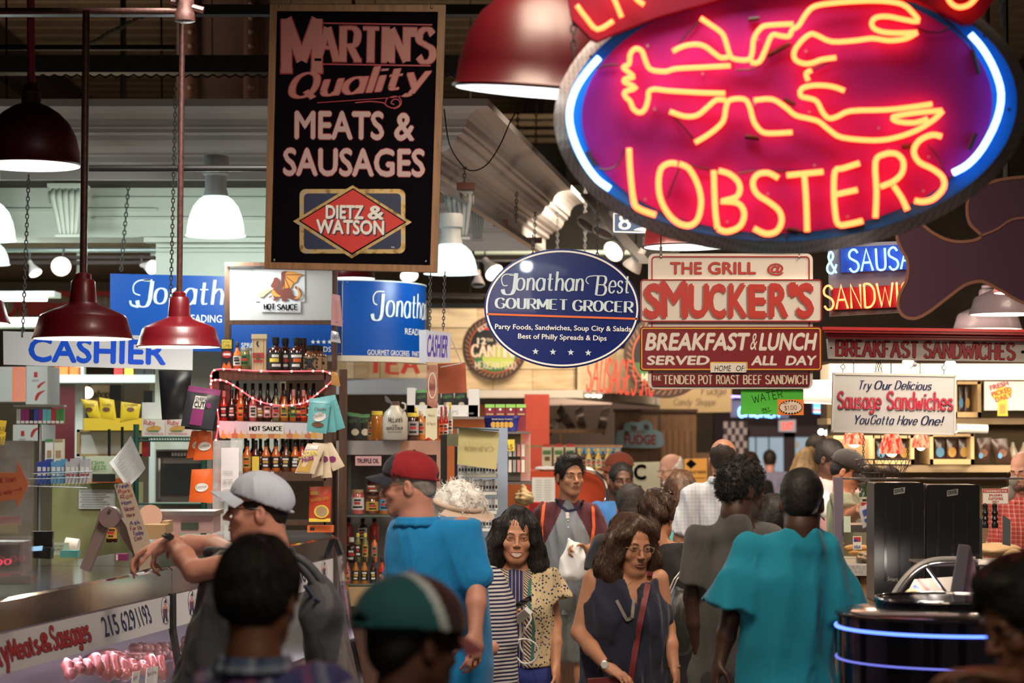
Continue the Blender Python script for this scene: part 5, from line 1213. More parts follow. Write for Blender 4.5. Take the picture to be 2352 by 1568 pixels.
addtxt(t,sg('brown_ink',(.12,.08,.05)),[('Fudge',(1610,905),(1667,905),16,Fy),('Candy',(1547,930),(1588,930),15,Fy),('Shoppe',(1598,930),(1642,930),15,Fy)],font='s',thick=12,thin=6,off=.004,lean=.15)
Fo2=Front(13.2); t=sign('order_sign','maroon order sign tucked behind the white sausage sign',Fo2,[(1845,876),(1916,876),(1916,925),(1845,922)],.02,sg('maroon3',(.10,.02,.02)))
m=MB(); line_px(m,[(1847,874),(1914,874)],2.5,Fo2,.002); line_px(m,[(1847,924),(1914,927)],2.5,Fo2,.002); letters(m,'lace Orc',(1848,909),(1911,911),20,Fo2,'s',thick=16,thin=7,serif=8,off=.002); m.build('lettering',CREAM,t)
Fe=Front(27); t=sign('exit_sign','lit white exit sign with red letters over the far glass doors',Fe,[(1790,965),(1828,963),(1828,992),(1790,991)],.08,glow('exit_panel',(.75,.62,.58),.55),'exit sign')
addtxt(t,glow('exit_red',(1,.07,.04),1.6),[('EXIT',(1797,987),(1823,986),17,Fe)],bold=.05,off=.004)
t=sign('neon_sign','blue neon chicken sign behind the green paper sign',Front(24),[(1678,918),(1812,922),(1812,961),(1678,958)],.05,mat('panel_violet',(.06,.07,.14),.5)); Fz=Front(24)
for s_,a,b in(('CHICKEN',(1696,957),(1790,958)),):
 for st in stroke_px(s_,a,b,22,3):m=MB(); m.tube([Fz(x,y,.06)for x,y in st],.012,5); m.build('neon_tube',NBW,t,smooth='all')
t=sign('neon_sign','small framed neon sign with blue and red tubes by the exit sign',Fz,[(1866,925),(1912,928),(1912,952),(1866,949)],.04,MATS['panel_violet'])
for y,mt_ in((930,NB),(936,NBW),(943,NR2),(947,NB)):m=MB(); m.tube([Fz(1869,y,.04),Fz(1911,y+2,.04)],.009,5); m.build('neon_tube',mt_,t)
m=MB(); m.tube([Fz(x,y,.03)for x,y in((1664,908),(1684,912),(1676,904),(1664,908),(1676,918))],.012,5); m.tube([Fz(1664,909,.03),Fz(1702,911,.03)],.012,5); single(m,'neon_arrow',glow('neon_violet',(.35,.25,1.0),4),'violet neon arrow beside the tan candy shop sign','sign')
Fd=Front(20); t=sign('parking_sign','yellow discount parking board behind the bald man',Fd,[(1572,1054),(1624,1052),(1624,1112),(1572,1113)],.03,sg('amber',(.55,.27,.05)))
addtxt(t,BLK,[('DISCOUNT PARKING',(1575,1088),(1622,1087),7,Fd)],bold=.02,off=.003); m=MB(); patch(m,[(1587,1054),(1600,1065),(1587,1076),(1575,1065)],Fd,.003); m.build('emblem',BLK,t); m=MB(); line_px(m,[(1576,1098),(1620,1097)],1,Fd,.003); m.build('rule',BLK,t)
Fv=Front(18.2); t=sign('menu_board','cream board with large black letters behind the man in blue',Fv,[(1453,1062),(1517,1060),(1517,1230),(1453,1230)],.04,sg('cream3',(.48,.47,.36)))
addtxt(t,BLK,[('C',(1457,1100),(1483,1100),33,Fv),('A',(1456,1148),(1484,1148),33,Fv)],bold=.05,off=.004)
Fh=Front(18.4); t=sign('shop_sign','tan shop sign with dark letters seen under the white shelf',Fh,[(172,884),(258,884),(258,924),(172,924)],.03,MATS['print_tan_sign']); addtxt(t,BLK,[('ur',(176,912),(192,912),16,Fh),('shop',(215,912),(250,912),16,Fh)],font='s',thick=16,thin=9,serif=7,off=.003,lean=.12)
m=MB(); Fr1=Front(25); letters(m,'LADIES',(1262,915),(1400,908),8,Fr1,off=.003); plate(m,[(1262,905),(1405,903),(1405,928),(1262,930)],Fr1,0,-.05,1); single(m,'shop_sign',[DRD,sg('pale_pink',(.62,.48,.42))],'long pale pink shop sign behind the hanging pans','sign')
# ---------------------------------------------------------------- lamps
RLAMP=mat('lamp_red',(.12,.004,.008),.38,coat=.15,bump=.03,bscale=30); ENAM=mat('lamp_enamel',(.85,.82,.76),.5)
BULB=glow('bulb_warm',(1.0,.80,.52),14); BULBC=glow('bulb_cool',(.75,.92,1.0),10)
def point(name,loc,power,col,rad=.04):
 l=bpy.data.lights.new(name,'POINT'); l.energy=power; l.color=col; l.shadow_soft_size=rad; o=bpy.data.objects.new(name,l); COL.objects.link(o); o.location=loc; return o
BARN=[(1,0),(1.015,.015),(.99,.035),(.93,.22),(.87,.42),(.82,.48),(.55,.60),(.33,.68),(.29,.72)]
DOME=[(1,0),(1.01,.03),(.97,.06),(.95,.3),(.88,.6),(.75,.85),(.55,1.05),(.35,1.18),(.2,1.24)]
def pendant(px,py,d,r,label,mt,dome=False,ytop=-60,bulb=BULB,pw=10,col=WARM,name='pendant_lamp',group=None,stem=M_rust,stemr=None,dx=0):
 c=P(px,py,d); t=thing(name,label,'lamp',c,group); pr=DOME if dome else BARN
 m=MB(); m.m=0; n=40; k0=len(pr); out=[(a*r,z*r)for a,z in pr]; inn=[((a-.035)*r,(z-.02)*r if z>.1 else z*r)for a,z in pr]
 m.lathe(out[::1],c,n); fs=m.f
 m.f=[f for f in m.f if len(f)==4]; m.mi=[0]*len(m.f)
 m.build('lamp_shade',mt,t,smooth=50)
 m=MB(); m.lathe([(a,z)for a,z in inn],c,n); m.f=[f for f in m.f if len(f)==4]; m.mi=[0]*len(m.f); m.build('inner_reflector',ENAM,t,smooth=50)
 z0=pr[-1][1]*r; nk=[(.27,-.02),(.255,.22),(.25,.24),(.235,.42),(.20,.47)]if not dome else[(.19,-.02),(.19,.24),(.15,.28),(.14,.36),(.09,.40)]
 m=MB(); m.lathe([(a*r,z0+z*r)for a,z in nk],c,24); m.build('lamp_neck',mt,t,smooth=40)
 zt=z0+nk[-1][1]*r; m=MB(); m.lathe([(.16*r,zt-.01),(.16*r,zt+.10*r),(.12*r,zt+.13*r)]if not dome else[(.07*r,zt),(.06*r,zt+.05*r)],c,20); m.build('collar',mt,t,smooth=40)
 top=P(px+dx,ytop,d); m=MB(); m.tube([c+V((0,0,zt)),V((top.x,top.y,top.z))],stemr or.015,10); m.build('stem',stem,t,smooth=True)
 if bulb:m=MB(); m.ell(c+V((0,0,.30*r)),(.030,.030,.04),6); m.build('bulb',bulb,t,smooth='all'); point('bulb_light',c+V((0,0,.06*r)),pw,col)
 return t
pendant(190,778,8.9,.205,'red barn-shade pendant lamp, the larger one in front of the cashier sign',RLAMP,dx=8,ytop=25)
pendant(411,797,10.6,.205,'red barn-shade pendant lamp overlapping the end of the cashier sign',RLAMP,dx=8,ytop=40)
pendant(-90,742,9.2,.205,'red barn-shade pendant lamp cut off at the frame edge',RLAMP)
pendant(70,381,12.2,.285,'large dark red dome lamp above the cashier side',mat('lamp_wine',(.06,.003,.007),.42),dome=True,bulb=BULBC,pw=10,col=COOL,stem=mat('stem_red',(.20,.02,.03),.4),stemr=.022)
DL=pendant(1244,214,6.95,.287,'large red dome lamp between the black sign and the lobster sign',mat('lamp_red_deep',(.045,.0012,.003),.36),dome=True,bulb=BULBC,pw=7,col=COOL); DL.rotation_euler=(R(5.5),R(4.5),0)
pendant(1572,568,13.0,.25,'red dome lamp mostly hidden between the lobster sign and the grill sign',RLAMP,dome=True,bulb=BULBC,pw=8,col=COOL)
pendant(812,640,17,.17,'small red dome lamp above the curved blue sign',RLAMP,dome=True,bulb=BULBC,pw=10,col=COOL)
GRL=mat('lamp_grey',(.26,.20,.23),.38,coat=.2); GRP=mat('lamp_neon_tint',(.42,.14,.16),.4)  # second material: pink neon light put into the colour of a shade
pendant(2372,672,10.2,.185,'pendant lamp coloured as if neon-lit, the highest of the three beside the plum cut-out',GRP,pw=14)
pendant(2312,722,12.0,.205,'grey pendant lamp between the neon-tinted one and the lowest one',GRL,pw=14,dx=-4)
pendant(2268,757,13.7,.215,'grey pendant lamp, the lowest of the three over the breakfast stall',GRL,pw=14)
m=MB(); c_=P(425,20,9.4); m.lathe([(.030,-.06),(.045,-.055),(.045,-.02),(.035,0),(.04,.03),(.03,.06)],c_,16); m.tube([c_+V((-.06,0,.03)),c_+V((.08,0,-.01))],.018,8); m.tube([c_+V((0,0,0)),c_+V((-.05,-.05,.08))],.014,8); single(m,'junction_box',M_rust,'cast pipe junction where the brown pipes meet by the black sign','pipe fitting',smooth=True)
GLOW=glow('prism_glass',(.84,1.0,.88),1.25)
def prism(px,ytop_,ybot,rpx,d,label,pw=18):
 s=d/FPX; c=P(px,ybot,d); r=rpx*s; h_=(ybot-ytop_)*s; t=thing('prism_lamp',label,'lamp',c); n=72; vs=[]; fs=[]
 pr=[(1.0,0),(1.02,.03),(.97,.05),(.95,.25),(.88,.5),(.75,.75),(.55,.93),(.42,1.0)]
 for a,z in pr:
  for j in range(n):rr=r*a*(1 if j%2 else.975); q=2*PI*j/n; vs.append(c+V((rr*math.cos(q),rr*math.sin(q),z*h_)))
 for i in range(len(pr)-1):
  for j in range(n):fs.append((i*n+j,i*n+(j+1)%n,(i+1)*n+(j+1)%n,(i+1)*n+j))
 m=MB(); m.add(vs,fs); m.build('glass_shade',GLOW,t)
 m=MB(); m.lathe([(.42*r,h_),(.40*r,h_*1.10),(.36*r,h_*1.2),(.36*r,h_*1.5),(.44*r,h_*1.55),(.44*r,h_*1.95),(.40*r,h_*2.0)],c,24); m.build('ballast_housing',mat('housing_pale',(.42,.45,.46),.45),t,smooth=40)
 m=MB(); m.ell(c+V((0,0,h_*.45)),(r*.35,r*.35,h_*.35),8); m.build('bulb',glow('prism_bulb',(.9,1,.92),5),t,smooth='all'); point('prism_light',c-V((0,0,.05)),pw*2,(.9,1,.92),.1); return t
prism(495,450,543,69,13.0,'glowing ribbed glass dome lamp beside the black sign against the pale wall',30)
prism(1036,560,630,63,14.0,'glowing ribbed glass dome lamp partly behind the black sign, under the corbels',5)
prism(-32,464,553,69,13.0,'glowing ribbed glass dome lamp cut by the frame edge, the upper one')
prism(-30,556,608,52,15.0,'glowing ribbed glass dome lamp cut by the frame edge, the lower one')
def parcan(px,py,d,r,aim,label,on=True,mt=None):
 c=P(px,py,d); t=thing('spotlight',label,'spotlight',c); v=V(aim).normalized(); M=v.to_track_quat('-Z','Y').to_matrix()
 m=MB(); m.lathe([(r,0),(r*1.02,.01),(r*.9,r*.5),(r*.55,r*1.3),(r*.38,r*1.6),(r*.36,r*2.3),(r*.3,r*2.4)],c,20,mat=M); m.f=[f for f in m.f if len(f)==4]; m.mi=[0]*len(m.f); m.build('lamp_can',mt or mat('can_white',(.58,.54,.52),.4),t,smooth=50)
 m=MB(); m.lathe([(r*.92,.012),(.001,.004)],c,20,mat=M); m.build('lens',glow('spot_lens',(1,.93,.78),9)if on else mat('lens_off',(.10,.09,.09),.15),t)
 m=MB(); b=c-v*r*2.3; m.tube([b,b+V((0,0,r*1.3))],.008,5); m.build('bracket',M_steel,t); return t
for i,(x,y,d_,r_,aim,lb,on)in enumerate(((1345,518,16.5,.085,(-.55,-.3,-.75),'unlit white spotlight head nearest the blue oval sign',False),(1384,536,16.2,.085,(-.4,-.3,-.85),'unlit white spotlight head beside the direction sign',False),(1408,578,15.6,.08,(-.5,-.55,-.45),'lit spotlight head just above the blue oval sign',True),(1449,618,15.2,.07,(-.45,.2,-.7),'lit spotlight head next to the grill sign',True),
 (1136,627,19,.085,(.35,-.5,-.5),'lit spotlight peeping past the edge of the blue oval sign',True),(940,634,19.25,.08,(.1,-.5,-.6),'lit spotlight above the curved blue sign',True),(1098,655,19.25,.06,(0,-.3,-.9),'small unlit white bulb lamp beside the blue oval sign',False),(140,612,16.3,.075,(.1,-.9,-.3),'bright round spotlight under the soffit beside the first pendant',True),(350,614,16.3,.055,(.7,-.6,-.2),'bright spotlight beside the flat blue sign',True),(82,628,16.3,.05,(.4,-.3,-.7),'small angled spotlight near the frame edge',True),
 (2085,832,11.9,.035,(-.5,-.6,.1),'small lit bulb under the breakfast fascia, the angled one',True),(200,902,18.2,.05,(0,-1,-.2),'small lit spotlight over the tan shop sign',True),(1886,992,16,.025,(0,-1,-.3),'tiny lit lamp by the red glass pendants',True),(1900,994,16,.025,(.1,-1,-.3),'second tiny lit lamp by the red glass pendants',True))):parcan(x,y,d_,r_,aim,lb,on)
m=MB(); m.ell(P(2183,840,11.8),(.034,.034,.034),8); single(m,'globe_bulb',glow('globe',(1,.96,.85),8),'round glowing globe bulb under the breakfast fascia','lamp',smooth='all')
hbar('spot_rail','slanting rail carrying the white spotlight heads',1345,1480,444,450,16.4,mat('rail_white',(.35,.33,.32),.4),'rail',slope=1.15,d2=15.0)
drop(hbar('light_track','thin dark track with spotlights behind the small cashier sign',780,1180,668,676,19.3,M_dark,'track',slope=.02),(860,672,19.3),(1080,672,19.3)); hbar('conduit','grey conduit above the plank wall',800,1110,672,678,19.9,M_steel,'pipe',rnd=True,slope=.03)
hbar('beam','black steel beam just above the plank wall',980,1150,697,708,19.5,M_black)
for i,x in enumerate((1178,1236,1308,1350,1364,1376)):
 t=thing('downlight','small round downlight under the cream ledge, %s'%('nearest the counter stack','above the red wall','above the hanging pans','beginning the close trio','in the middle of the close trio','ending the close trio')[i],'downlight',P(x,906,20.1)); m=MB(); m.lathe([(.045,0),(.05,.01),(.05,.03)],P(x,907,20.1),14,sx=1,sy=1); m.build('rim',M_cream,t); m=MB(); m.ell(P(x,905+(i*.8 if i>2 else 0),20.08),(.042 if i<3 else.025,.03,.016),6); m.build('lens',glow('downlens',(1,.88,.66),7),t,smooth='all')
for i,(x,y,r_,d_,lb)in enumerate(((1962,1021,27,12.6,'the one nearest the exit'),(2048,1042,27,12.0,'the longest one in the middle'),(2115,1028,21,12.8,'the smallest one'))):
 s=d_/FPX; c=P(x,y,d_); t=thing('glass_pendant','small red mottled glass pendant below the white sign, '+lb,'lamp',c); h_=(45 if i==1 else 32)*s
 def mott(nt,tc):return ramp(nt,N(nt,'TexNoise',Vector=vmap(nt,tc,(1,1,.35)),Scale=60.0,Detail=4.0).outputs[0],[(.4,(.75,.04,.02)),(.6,(1.0,.38,.22))])
 gm=nodes_mat('red_glass',mott,.2)
 if not gm.get('lit'):
  gm['lit']=1; nt=gm.node_tree; b=nt.nodes['Principled BSDF']; nt.links.new(b.inputs['Base Color'].links[0].from_socket,b.inputs['Emission Color']); b.inputs['Emission Strength'].default_value=.9
 m=MB(); m.lathe([(r_*s,0),(r_*s*.98,h_*.3),(r_*s*.85,h_*.7),(r_*s*.6,h_),(.01,h_*1.05)],c,24); m.f=m.f[:-1]if len(m.f[-1])>4 else m.f; m.mi=[0]*len(m.f); m.f=[f for f in m.f if len(f)==4]; m.mi=[0]*len(m.f); m.build('glass_shade',gm,t,smooth='all')
 m=MB(); m.ell(c+V((0,0,.008)),(r_*s*.5,r_*s*.5,.025),6); m.build('bulb',BULB,t,smooth='all'); m=MB(); m.tube([c+V((0,0,h_)),c+V((0,0,.5))],.003,5); m.build('cord',M_black,t)
 point('pendant_light',c-V((0,0,.03)),3,(1,.6,.4))
 # ---------------------------------------------------------------- the deli case
O=P(0,1372,7.86); O.z=0; cu=V((.162,1,0)).normalized(); cv=V((1,-.162,0)).normalized()
def DC(u,v,z):return O+cu*u+cv*v+V((0,0,z))
dc=thing('deli_case','long stainless steel meat case with glass front and a white lettered band','display case',DC(1.2,-.3,0))
U0,U1,UE=-1.6,1.93,4.93
def cbox(m,u0,u1,v0,v1,z0,z1,mi=None):vs=[DC(u,v,z)for u in(u0,u1)for v in(v0,v1)for z in(z0,z1)]; m.add(vs,[(0,1,3,2),(4,6,7,5),(0,4,5,1),(2,3,7,6),(0,2,6,4),(1,5,7,3)],mi)
for a,b in((U0,U1-.008),(U1+.008,UE)):
 m=MB(); cbox(m,a,b,-.62,0,1.360,1.380); m.build('top_deck',M_steelp,dc)
 m=MB(); m.add([DC(u,v,z)for u in(a,b)for v,z in((0,1.378),(.012,1.37),(.012,1.262),(0,1.255))],[(i,i+1,i+5,i+4)for i in range(3)]); m.build('mirror_fascia',M_steelp,dc,smooth=False)
 m=MB(); cbox(m,a,b,.0,.012,1.108,1.253); m.build('sign_band',sg('band_white',(.66,.66,.70),.3)if 'sg' in globals()else mat('print_band_white',(.66,.66,.70),.3),dc)
 m=MB(); g0,g1=(.010,1.106),(.17,.52); m.add([DC(u,v,z)for u in(a+.02,b-.02)for v,z in(g0,(.03,.98),(.075,.80),g1)],[(i,i+1,i+5,i+4)for i in range(3)]); m.build('glass_front',mat('case_glass',(.93,.95,.97),.02,trans=1,ior=1.2,alpha=.22),dc,smooth=True)
m=MB(); cbox(m,U0,UE,-.75,.19,.10,.50); m.build('base_cabinet',M_brush,dc); m=MB(); cbox(m,U0,UE,-.70,.12,0,.10); m.build('plinth',M_black,dc)
m=MB(); cbox(m,U0,UE,-.66,-.60,.5,1.36); m.build('back_wall',mat('case_inner',(.55,.50,.55),.3),dc)
m=MB(); cbox(m,U0,UE,-.60,.05,.74,.76); m.build('display_shelf',M_brush,dc)
for u in(U1,):
 m=MB(); pts=[DC(u,v,z)for v,z in((.016,1.26),(.018,1.10),(.04,.98),(.085,.80),(.18,.52))]
 for i in range(4):m.bar(pts[i],pts[i+1],.05,.02,up=tuple(cv))
 m.build('mullion',M_black,dc)
m=MB(); sec=[(-.62,1.385),(-.05,1.385),(.02,1.36),(.05,1.28),(.07,1.10),(.10,.90),(.17,.60),(.24,.12)]
for w_,o_ in((.035,0),):
 for i in range(len(sec)-1):m.bar(DC(UE+.03,*sec[i]),DC(UE+.03,*sec[i+1]),.06,.03,up=tuple(cv))
m.build('end_trim',M_chrome,dc)
m=MB(); m.add([DC(UE,v,z)for v,z in sec]+[DC(UE,-.62,.12)],[tuple(range(len(sec)+1))]); m.build('end_panel',mat('end_glass',(.9,.9,.95),.05,trans=.9,alpha=.4),dc)
PB_=Plane(DC(0,.0125,1.2),cv)
def dct(lst,mt,nm='lettering',**kw):m=MB(); [letters(m,*a,PB_,off=.001,**kw)for a in lst]; m.build(nm,mt,dc)
for g_,mt_,of in((5,mat('print_black',(.008,.008,.01)),0),(0,mat('print_deli_red',(.40,.02,.03)),1)):
 m=MB()
 for s_,a,b,h_ in(('ty',(-2,1528),(24,1521),58),('Meats',(28,1515),(94,1498),46),('&',(100,1496),(119,1491),40),('Sausages',(124,1490),(210,1469),50)):letters(m,s_,a,b,h_,PB_,'s',thick=24,thin=12,serif=8,grow=g_,off=.001+.001*of)
 m.build('lettering',mt_,dc)
dct([('215',(242,1462),(277,1453),46),('.',(280,1452),(283,1451),5),('629',(285,1450),(316,1441),45),('.',(318,1441),(321,1440),5),('1193',(322,1438),(351,1429),44)],sg('digit_navy',(.015,.02,.09))if 'sg' in globals()else mat('print_digit_navy',(.015,.02,.09)),bold=.015)
dct([('1698',(692,1338),(720,1330),36)],mat('print_digit_navy',(.015,.02,.09)),bold=.012)
def butcher(x,y,s):
 m=MB()
 for pts,mi in((ellipse_px(x,y-15*s,3.5*s,5*s,n=12),1),([(x-4*s,y-19*s),(x+1*s,y-30*s),(x+4*s,y-18*s)],0),([(x-6*s,y-10*s),(x+5*s,y-11*s),(x+8*s,y+2*s),(x+5*s,y+5*s),(x-6*s,y+6*s),(x-9*s,y+2*s)],1),([(x-5*s,y-4*s),(x+4*s,y-5*s),(x+5*s,y+16*s),(x-5*s,y+18*s)],2),([(x-5*s,y+18*s),(x-1*s,y+17*s),(x-2*s,y+28*s),(x-6*s,y+29*s)],0),([(x+1*s,y+17*s),(x+5*s,y+16*s),(x+6*s,y+26*s),(x+2*s,y+27*s)],0)):m.add([PB_(a,b,.001+.0005*mi)for a,b in pts],[tuple(range(len(pts)))],mi)
 m.add([PB_(a,b,.0004)for a,b in ellipse_px(x,y,10*s,33*s,-4,28)],[tuple(range(28))],3); m.add([PB_(a,b,.0007)for a,b in ellipse_px(x,y,9.2*s,31.5*s,-4,28)],[tuple(range(28))],4)
 m.build('butcher_emblem',[mat('print_digit_navy',(.015,.02,.09)),mat('print_skin',(.55,.30,.28)),mat('print_apron',(.10,.05,.12)),mat('print_black',(.008,.008,.01)),MATS.get('print_band_white')],dc)
butcher(380,1402,.95); butcher(441,1385,.9); butcher(745,1308,.62)
area('case_light',DC(.6,-.10,1.09),3.6,6,(1,.80,.92),DC(.6,-.25,.7),size_y=.06).rotation_euler=(0,0,math.atan2(cu.y,cu.x)); area('case_light',DC(3.4,-.10,1.09),2.8,6,(.9,.82,1),None,size_y=.06).rotation_euler=(0,0,math.atan2(cu.y,cu.x))
# ---------------------------------------------------------------- furniture of the other stalls
def slabbox(name,label,cat,x0,y0,x1,y1,d,dep,mt,group=None,floor=False):
 m=MB(); a,b=P(x0,y0,d),P(x1,y1,d)
 if floor:b.z=0
 m.box(((a.x+b.x)/2,d+dep/2,(a.z+b.z)/2),(b.x-a.x,dep,a.z-b.z)); return single(m,name,mt,label,cat,group)
def pbox(m,x0,y0,x1,y1,d,dep,mi=None):
 a,b=P(x0,y0,d),P(x1,y1,d); m.box(((a.x+b.x)/2,d+dep/2,(a.z+b.z)/2),(b.x-a.x,dep,a.z-b.z),m=mi)
RD=13.1
rk=thing('sauce_rack','dark wooden hot sauce rack with three shelves and a dragon board on top','rack',P(640,1110,RD)); rk.location.z=0; WL[rk.name]=V(rk.location)
for nm,x0,y0,x1,y1,dp in(('post',516,604,528,1110,.03),('post',763,604,774,850,.03),('rail',516,602,774,611,.03),('rail',520,735,768,745,.03),('shelf',486,852,748,873,.26),('shelf',500,967,748,973,.26),('shelf',500,1083,748,1104,.26),('post',745,848,762,1400,.28),('post',488,848,500,1400,.28),('post',779,848,795,1400,.04),('shelf',500,1196,748,1206,.26)):
 m=MB(); pbox(m,x0,y0,x1,y1,RD if nm!='post' or y0>700 else RD+.05,dp)
 if y1==1400:m.v=[(p[0],p[1],max(0,p[2]))if p[2]>.6 else(p[0],p[1],0)for p in m.v]
 m.build(nm,M_darkwood,rk)
FR=Front(RD-.004); m=MB(); plate(m,[(528,611),(763,611),(763,735),(528,735)],FR,-.05,-.06); m.build('white_board',sg('board_white',(.42,.41,.42))if 'sg' in globals()else mat('print_board_white',(.42,.41,.42)),rk)
m=MB(); m.add([FR(x,y,-.046)for x,y in((584,612),(700,612),(700,693),(585,692))],[(0,1,2,3)]); m.add([FR(x,y,-.044)for x,y in((598,690),(691,692),(690,718),(599,716))],[(0,1,2,3)]); m.build('paper_sheet',mat('sheet_lilac',(.52,.51,.55),.7),rk)
def dpoly(m,l,mi,off):m.add([FR(480+x/4.612,580+y/4.612,off)for x,y in l],[tuple(range(len(l)))],mi)
m=MB()
dpoly(m,[(770,210),(820,195),(900,200),(1000,232),(950,260),(930,310),(890,330),(870,375),(800,390),(760,340)],1,-.042)
for a,b in(((790,235),(800,385)),((790,235),(850,375)),((790,235),(900,320)),((790,235),(990,232))):ribbon(m,[a,b],lambda p,q:7,lambda x,y:FR(480+x/4.612,580+y/4.612,-.041),0)
dpoly(m,catmull([(770,205),(830,198),(800,225),(795,300),(770,390),(740,400),(760,330),(765,260),(770,205)],3),0,-.0405)
body=catmull([(655,345),(680,300),(690,268),(725,265),(745,300),(740,350),(720,380),(730,405),(790,385),(850,372),(875,400),(880,440),(930,465),(965,440),(940,400),(910,370),(925,352),(960,390),(985,440),(965,480),(905,500),(850,480),(820,470),(830,505),(770,512),(775,480),(730,460),(725,500),(680,508),(690,480),(665,440),(660,400),(690,375),(665,372),(655,345)],3)
dpoly(m,body,0,-.040); dpoly(m,catmull([(668,395),(690,400),(715,430),(760,460),(740,470),(690,460),(665,430),(668,395)],3),1,-.039)
dpoly(m,[(630,490),(640,462),(665,450),(672,465),(650,475)],0,-.040)
dpoly(m,catmull([(655,378),(620,380),(580,400),(540,420),(515,430),(525,460),(570,470),(600,440),(640,410),(655,378)],3),2,-.040)
dpoly(m,catmull([(925,352),(950,385),(975,445),(950,485),(900,492),(930,465),(950,440),(925,352)],3),1,-.0395)
m.build('dragon_picture',[mat('print_dragon_brown',(.16,.04,.03)),mat('print_dragon_gold',(.55,.24,.05)),mat('print_flame_pale',(.62,.42,.22))],rk)
m=MB(); letters(m,'HOT',(606,710),(631,710),12,FR,'s',thick=26,thin=18,off=-.040); letters(m,'SAUCE',(637,711),(683,711),12,FR,'s',thick=24,thin=16,off=-.040); m.build('lettering',MATS['print_black'],rk)
m=MB(); m.add([FR(x,y,.006)for x,y in((499,966),(741,972),(741,1009),(505,1004))],[(0,1,2,3)]); m.build('banner_strip',mat('banner_pale',(.60,.60,.66),.6),rk)
m=MB(); rr_=random.Random(4); top=[(505,1004)]; x=505
while x<738:
 hgt=rr_.uniform(8,34); top+=[(x+4,1002-hgt*.4),(x+7,998-hgt),(x+9,1000-hgt*.35),(x+13,996)]; x+=14
for i in range(0,len(top)-4,4):q=top[i:i+5]; m.add([FR(a,b,.008)for a,b in q]+[FR(q[-1][0],1008,.008),FR(q[0][0],1005,.008)],[tuple(range(len(q)+2))],i//4%3)
m.build('flame_print',[mat('print_flame_gold',(.62,.34,.08)),mat('print_flame_pale',(.62,.42,.22)),mat('print_flame_rust',(.50,.17,.07))],rk)
m=MB(); m.add([FR(x,y,.010)for x,y in((569,971),(651,971),(651,996),(570,996))],[(0,1,2,3)]); m.build('label_card',M_paper,rk); m=MB(); letters(m,'HOT',(573,989),(598,989),10,FR,'s',thick=26,thin=18,off=.011); letters(m,'SAUCE',(603,989),(648,989),10,FR,'s',thick=24,thin=16,off=.011); m.build('lettering',MATS['print_black'],rk)
RL=glow('rope_red',(1.0,.05,.06),5); m=MB(); seg=[(496,1010),(502,960),(488,905),(484,872),(492,850),(530,848),(600,852),(700,852),(742,852),(762,860),(764,872),(740,895),(706,921),(680,929),(650,931),(610,926),(580,914),(545,890),(520,876),(500,872),(486,874)]
m.tube([P(x,y,RD-.03)for x,y in catmull(seg,5)],.0045,6); t=single(m,'rope_light',mat('rope_clear',(.75,.18,.20),.25,emit=(1,.1,.12),es=.7),'red rope light draped along the top shelf and swagged over the bottles','rope light')
for x,y in catmull(seg,3)[::2]:m=MB(); m.ell(P(x,y,RD-.034),(.006,.005,.006),4); m.build('diode',glow('diode_red',(1,.22,.2),14),t)
point('rope_glow',P(495,900,RD-.15),.6,(1,.05,.08),.03); point('rope_glow',P(500,975,RD-.15),.6,(1,.05,.08),.03)
gc=thing('glass_cabinet','glass cabinet with a steel and wood top rail holding jars and sauce bottles','cabinet',P(895,1300,13.2)); gc.location.z=0; WL[gc.name]=V(gc.location)
GD=13.2; m=MB(); pbox(m,772,1012,918,1044,GD,.5); m.build('steel_top',M_brush,gc); m=MB(); pbox(m,918,1012,1015,1044,GD,.5); pbox(m,1003,1044,1015,1500,GD,.04); m.build('wood_stile',mat('peach_wood',(.50,.28,.20),.5),gc)
for x in(776,800):m=MB(); pbox(m,x,1044,x+6,1500,GD+.45*(x>790),.03); m.build('steel_post',M_brush,gc)
for y in(1183,1341):m=MB(); pbox(m,778,y,1003,y+3,GD,.4); m.build('glass_shelf',mat('shelf_glass',(.55,.75,.68),.08,trans=.7,alpha=.55),gc)
m=MB(); pbox(m,776,1044,1012,1500,GD+.5,.02); m.build('back_panel',mat('cab_back',(.16,.14,.13),.5),gc)
m=MB(); pbox(m,782,1044,1003,1500,GD-.005,.006); m.build('front_pane',mat('pane_clear',(.95,.97,.97),.02,trans=1,alpha=.12,ior=1.1),gc)
m=MB(); pbox(m,776,1390,1012,1500,GD+.01,.4); m.v=[(p[0],p[1],p[2]if p[2]>.9 else 0)for p in m.v]; m.build('lower_cabinet',M_darkwood,gc)
m=MB(); pbox(m,816,1047,876,1069,GD-.02,.006); m.build('price_tag',mat('tag_pink',(.62,.36,.36),.6),gc); m=MB(); letters(m,'TRUFFLE OIL',(820,1063),(870,1063),10,Front(GD-.022),bold=.03,off=.001); m.build('lettering',MATS['print_black'],gc)
sr=thing('spice_rack','black framed spice rack full of small packets with a blue-white side panel','rack',P(1080,1300,12.9)); sr.location.z=0; WL[sr.name]=V(sr.location); SD=12.9
for x0,y0,x1,y1,dp,mt_,nm in((1012,998,1026,1500,.04,M_black,'post'),(1044,1025,1050,1500,.04,M_black,'post'),(1012,996,1054,1024,.05,mat('cap_olive',(.16,.17,.09),.5),'header'),(1050,982,1166,1500,.03,mat('panel_skyblue',(.42,.50,.66),.4),'side_panel')):
 m=MB(); pbox(m,x0,y0,x1,y1,SD+(.30 if nm=='side_panel' else 0),dp)
 if y1==1500:m.v=[(p[0],p[1],p[2]if p[2]>1.2 else 0)for p in m.v]
 m.build(nm,mt_,sr)
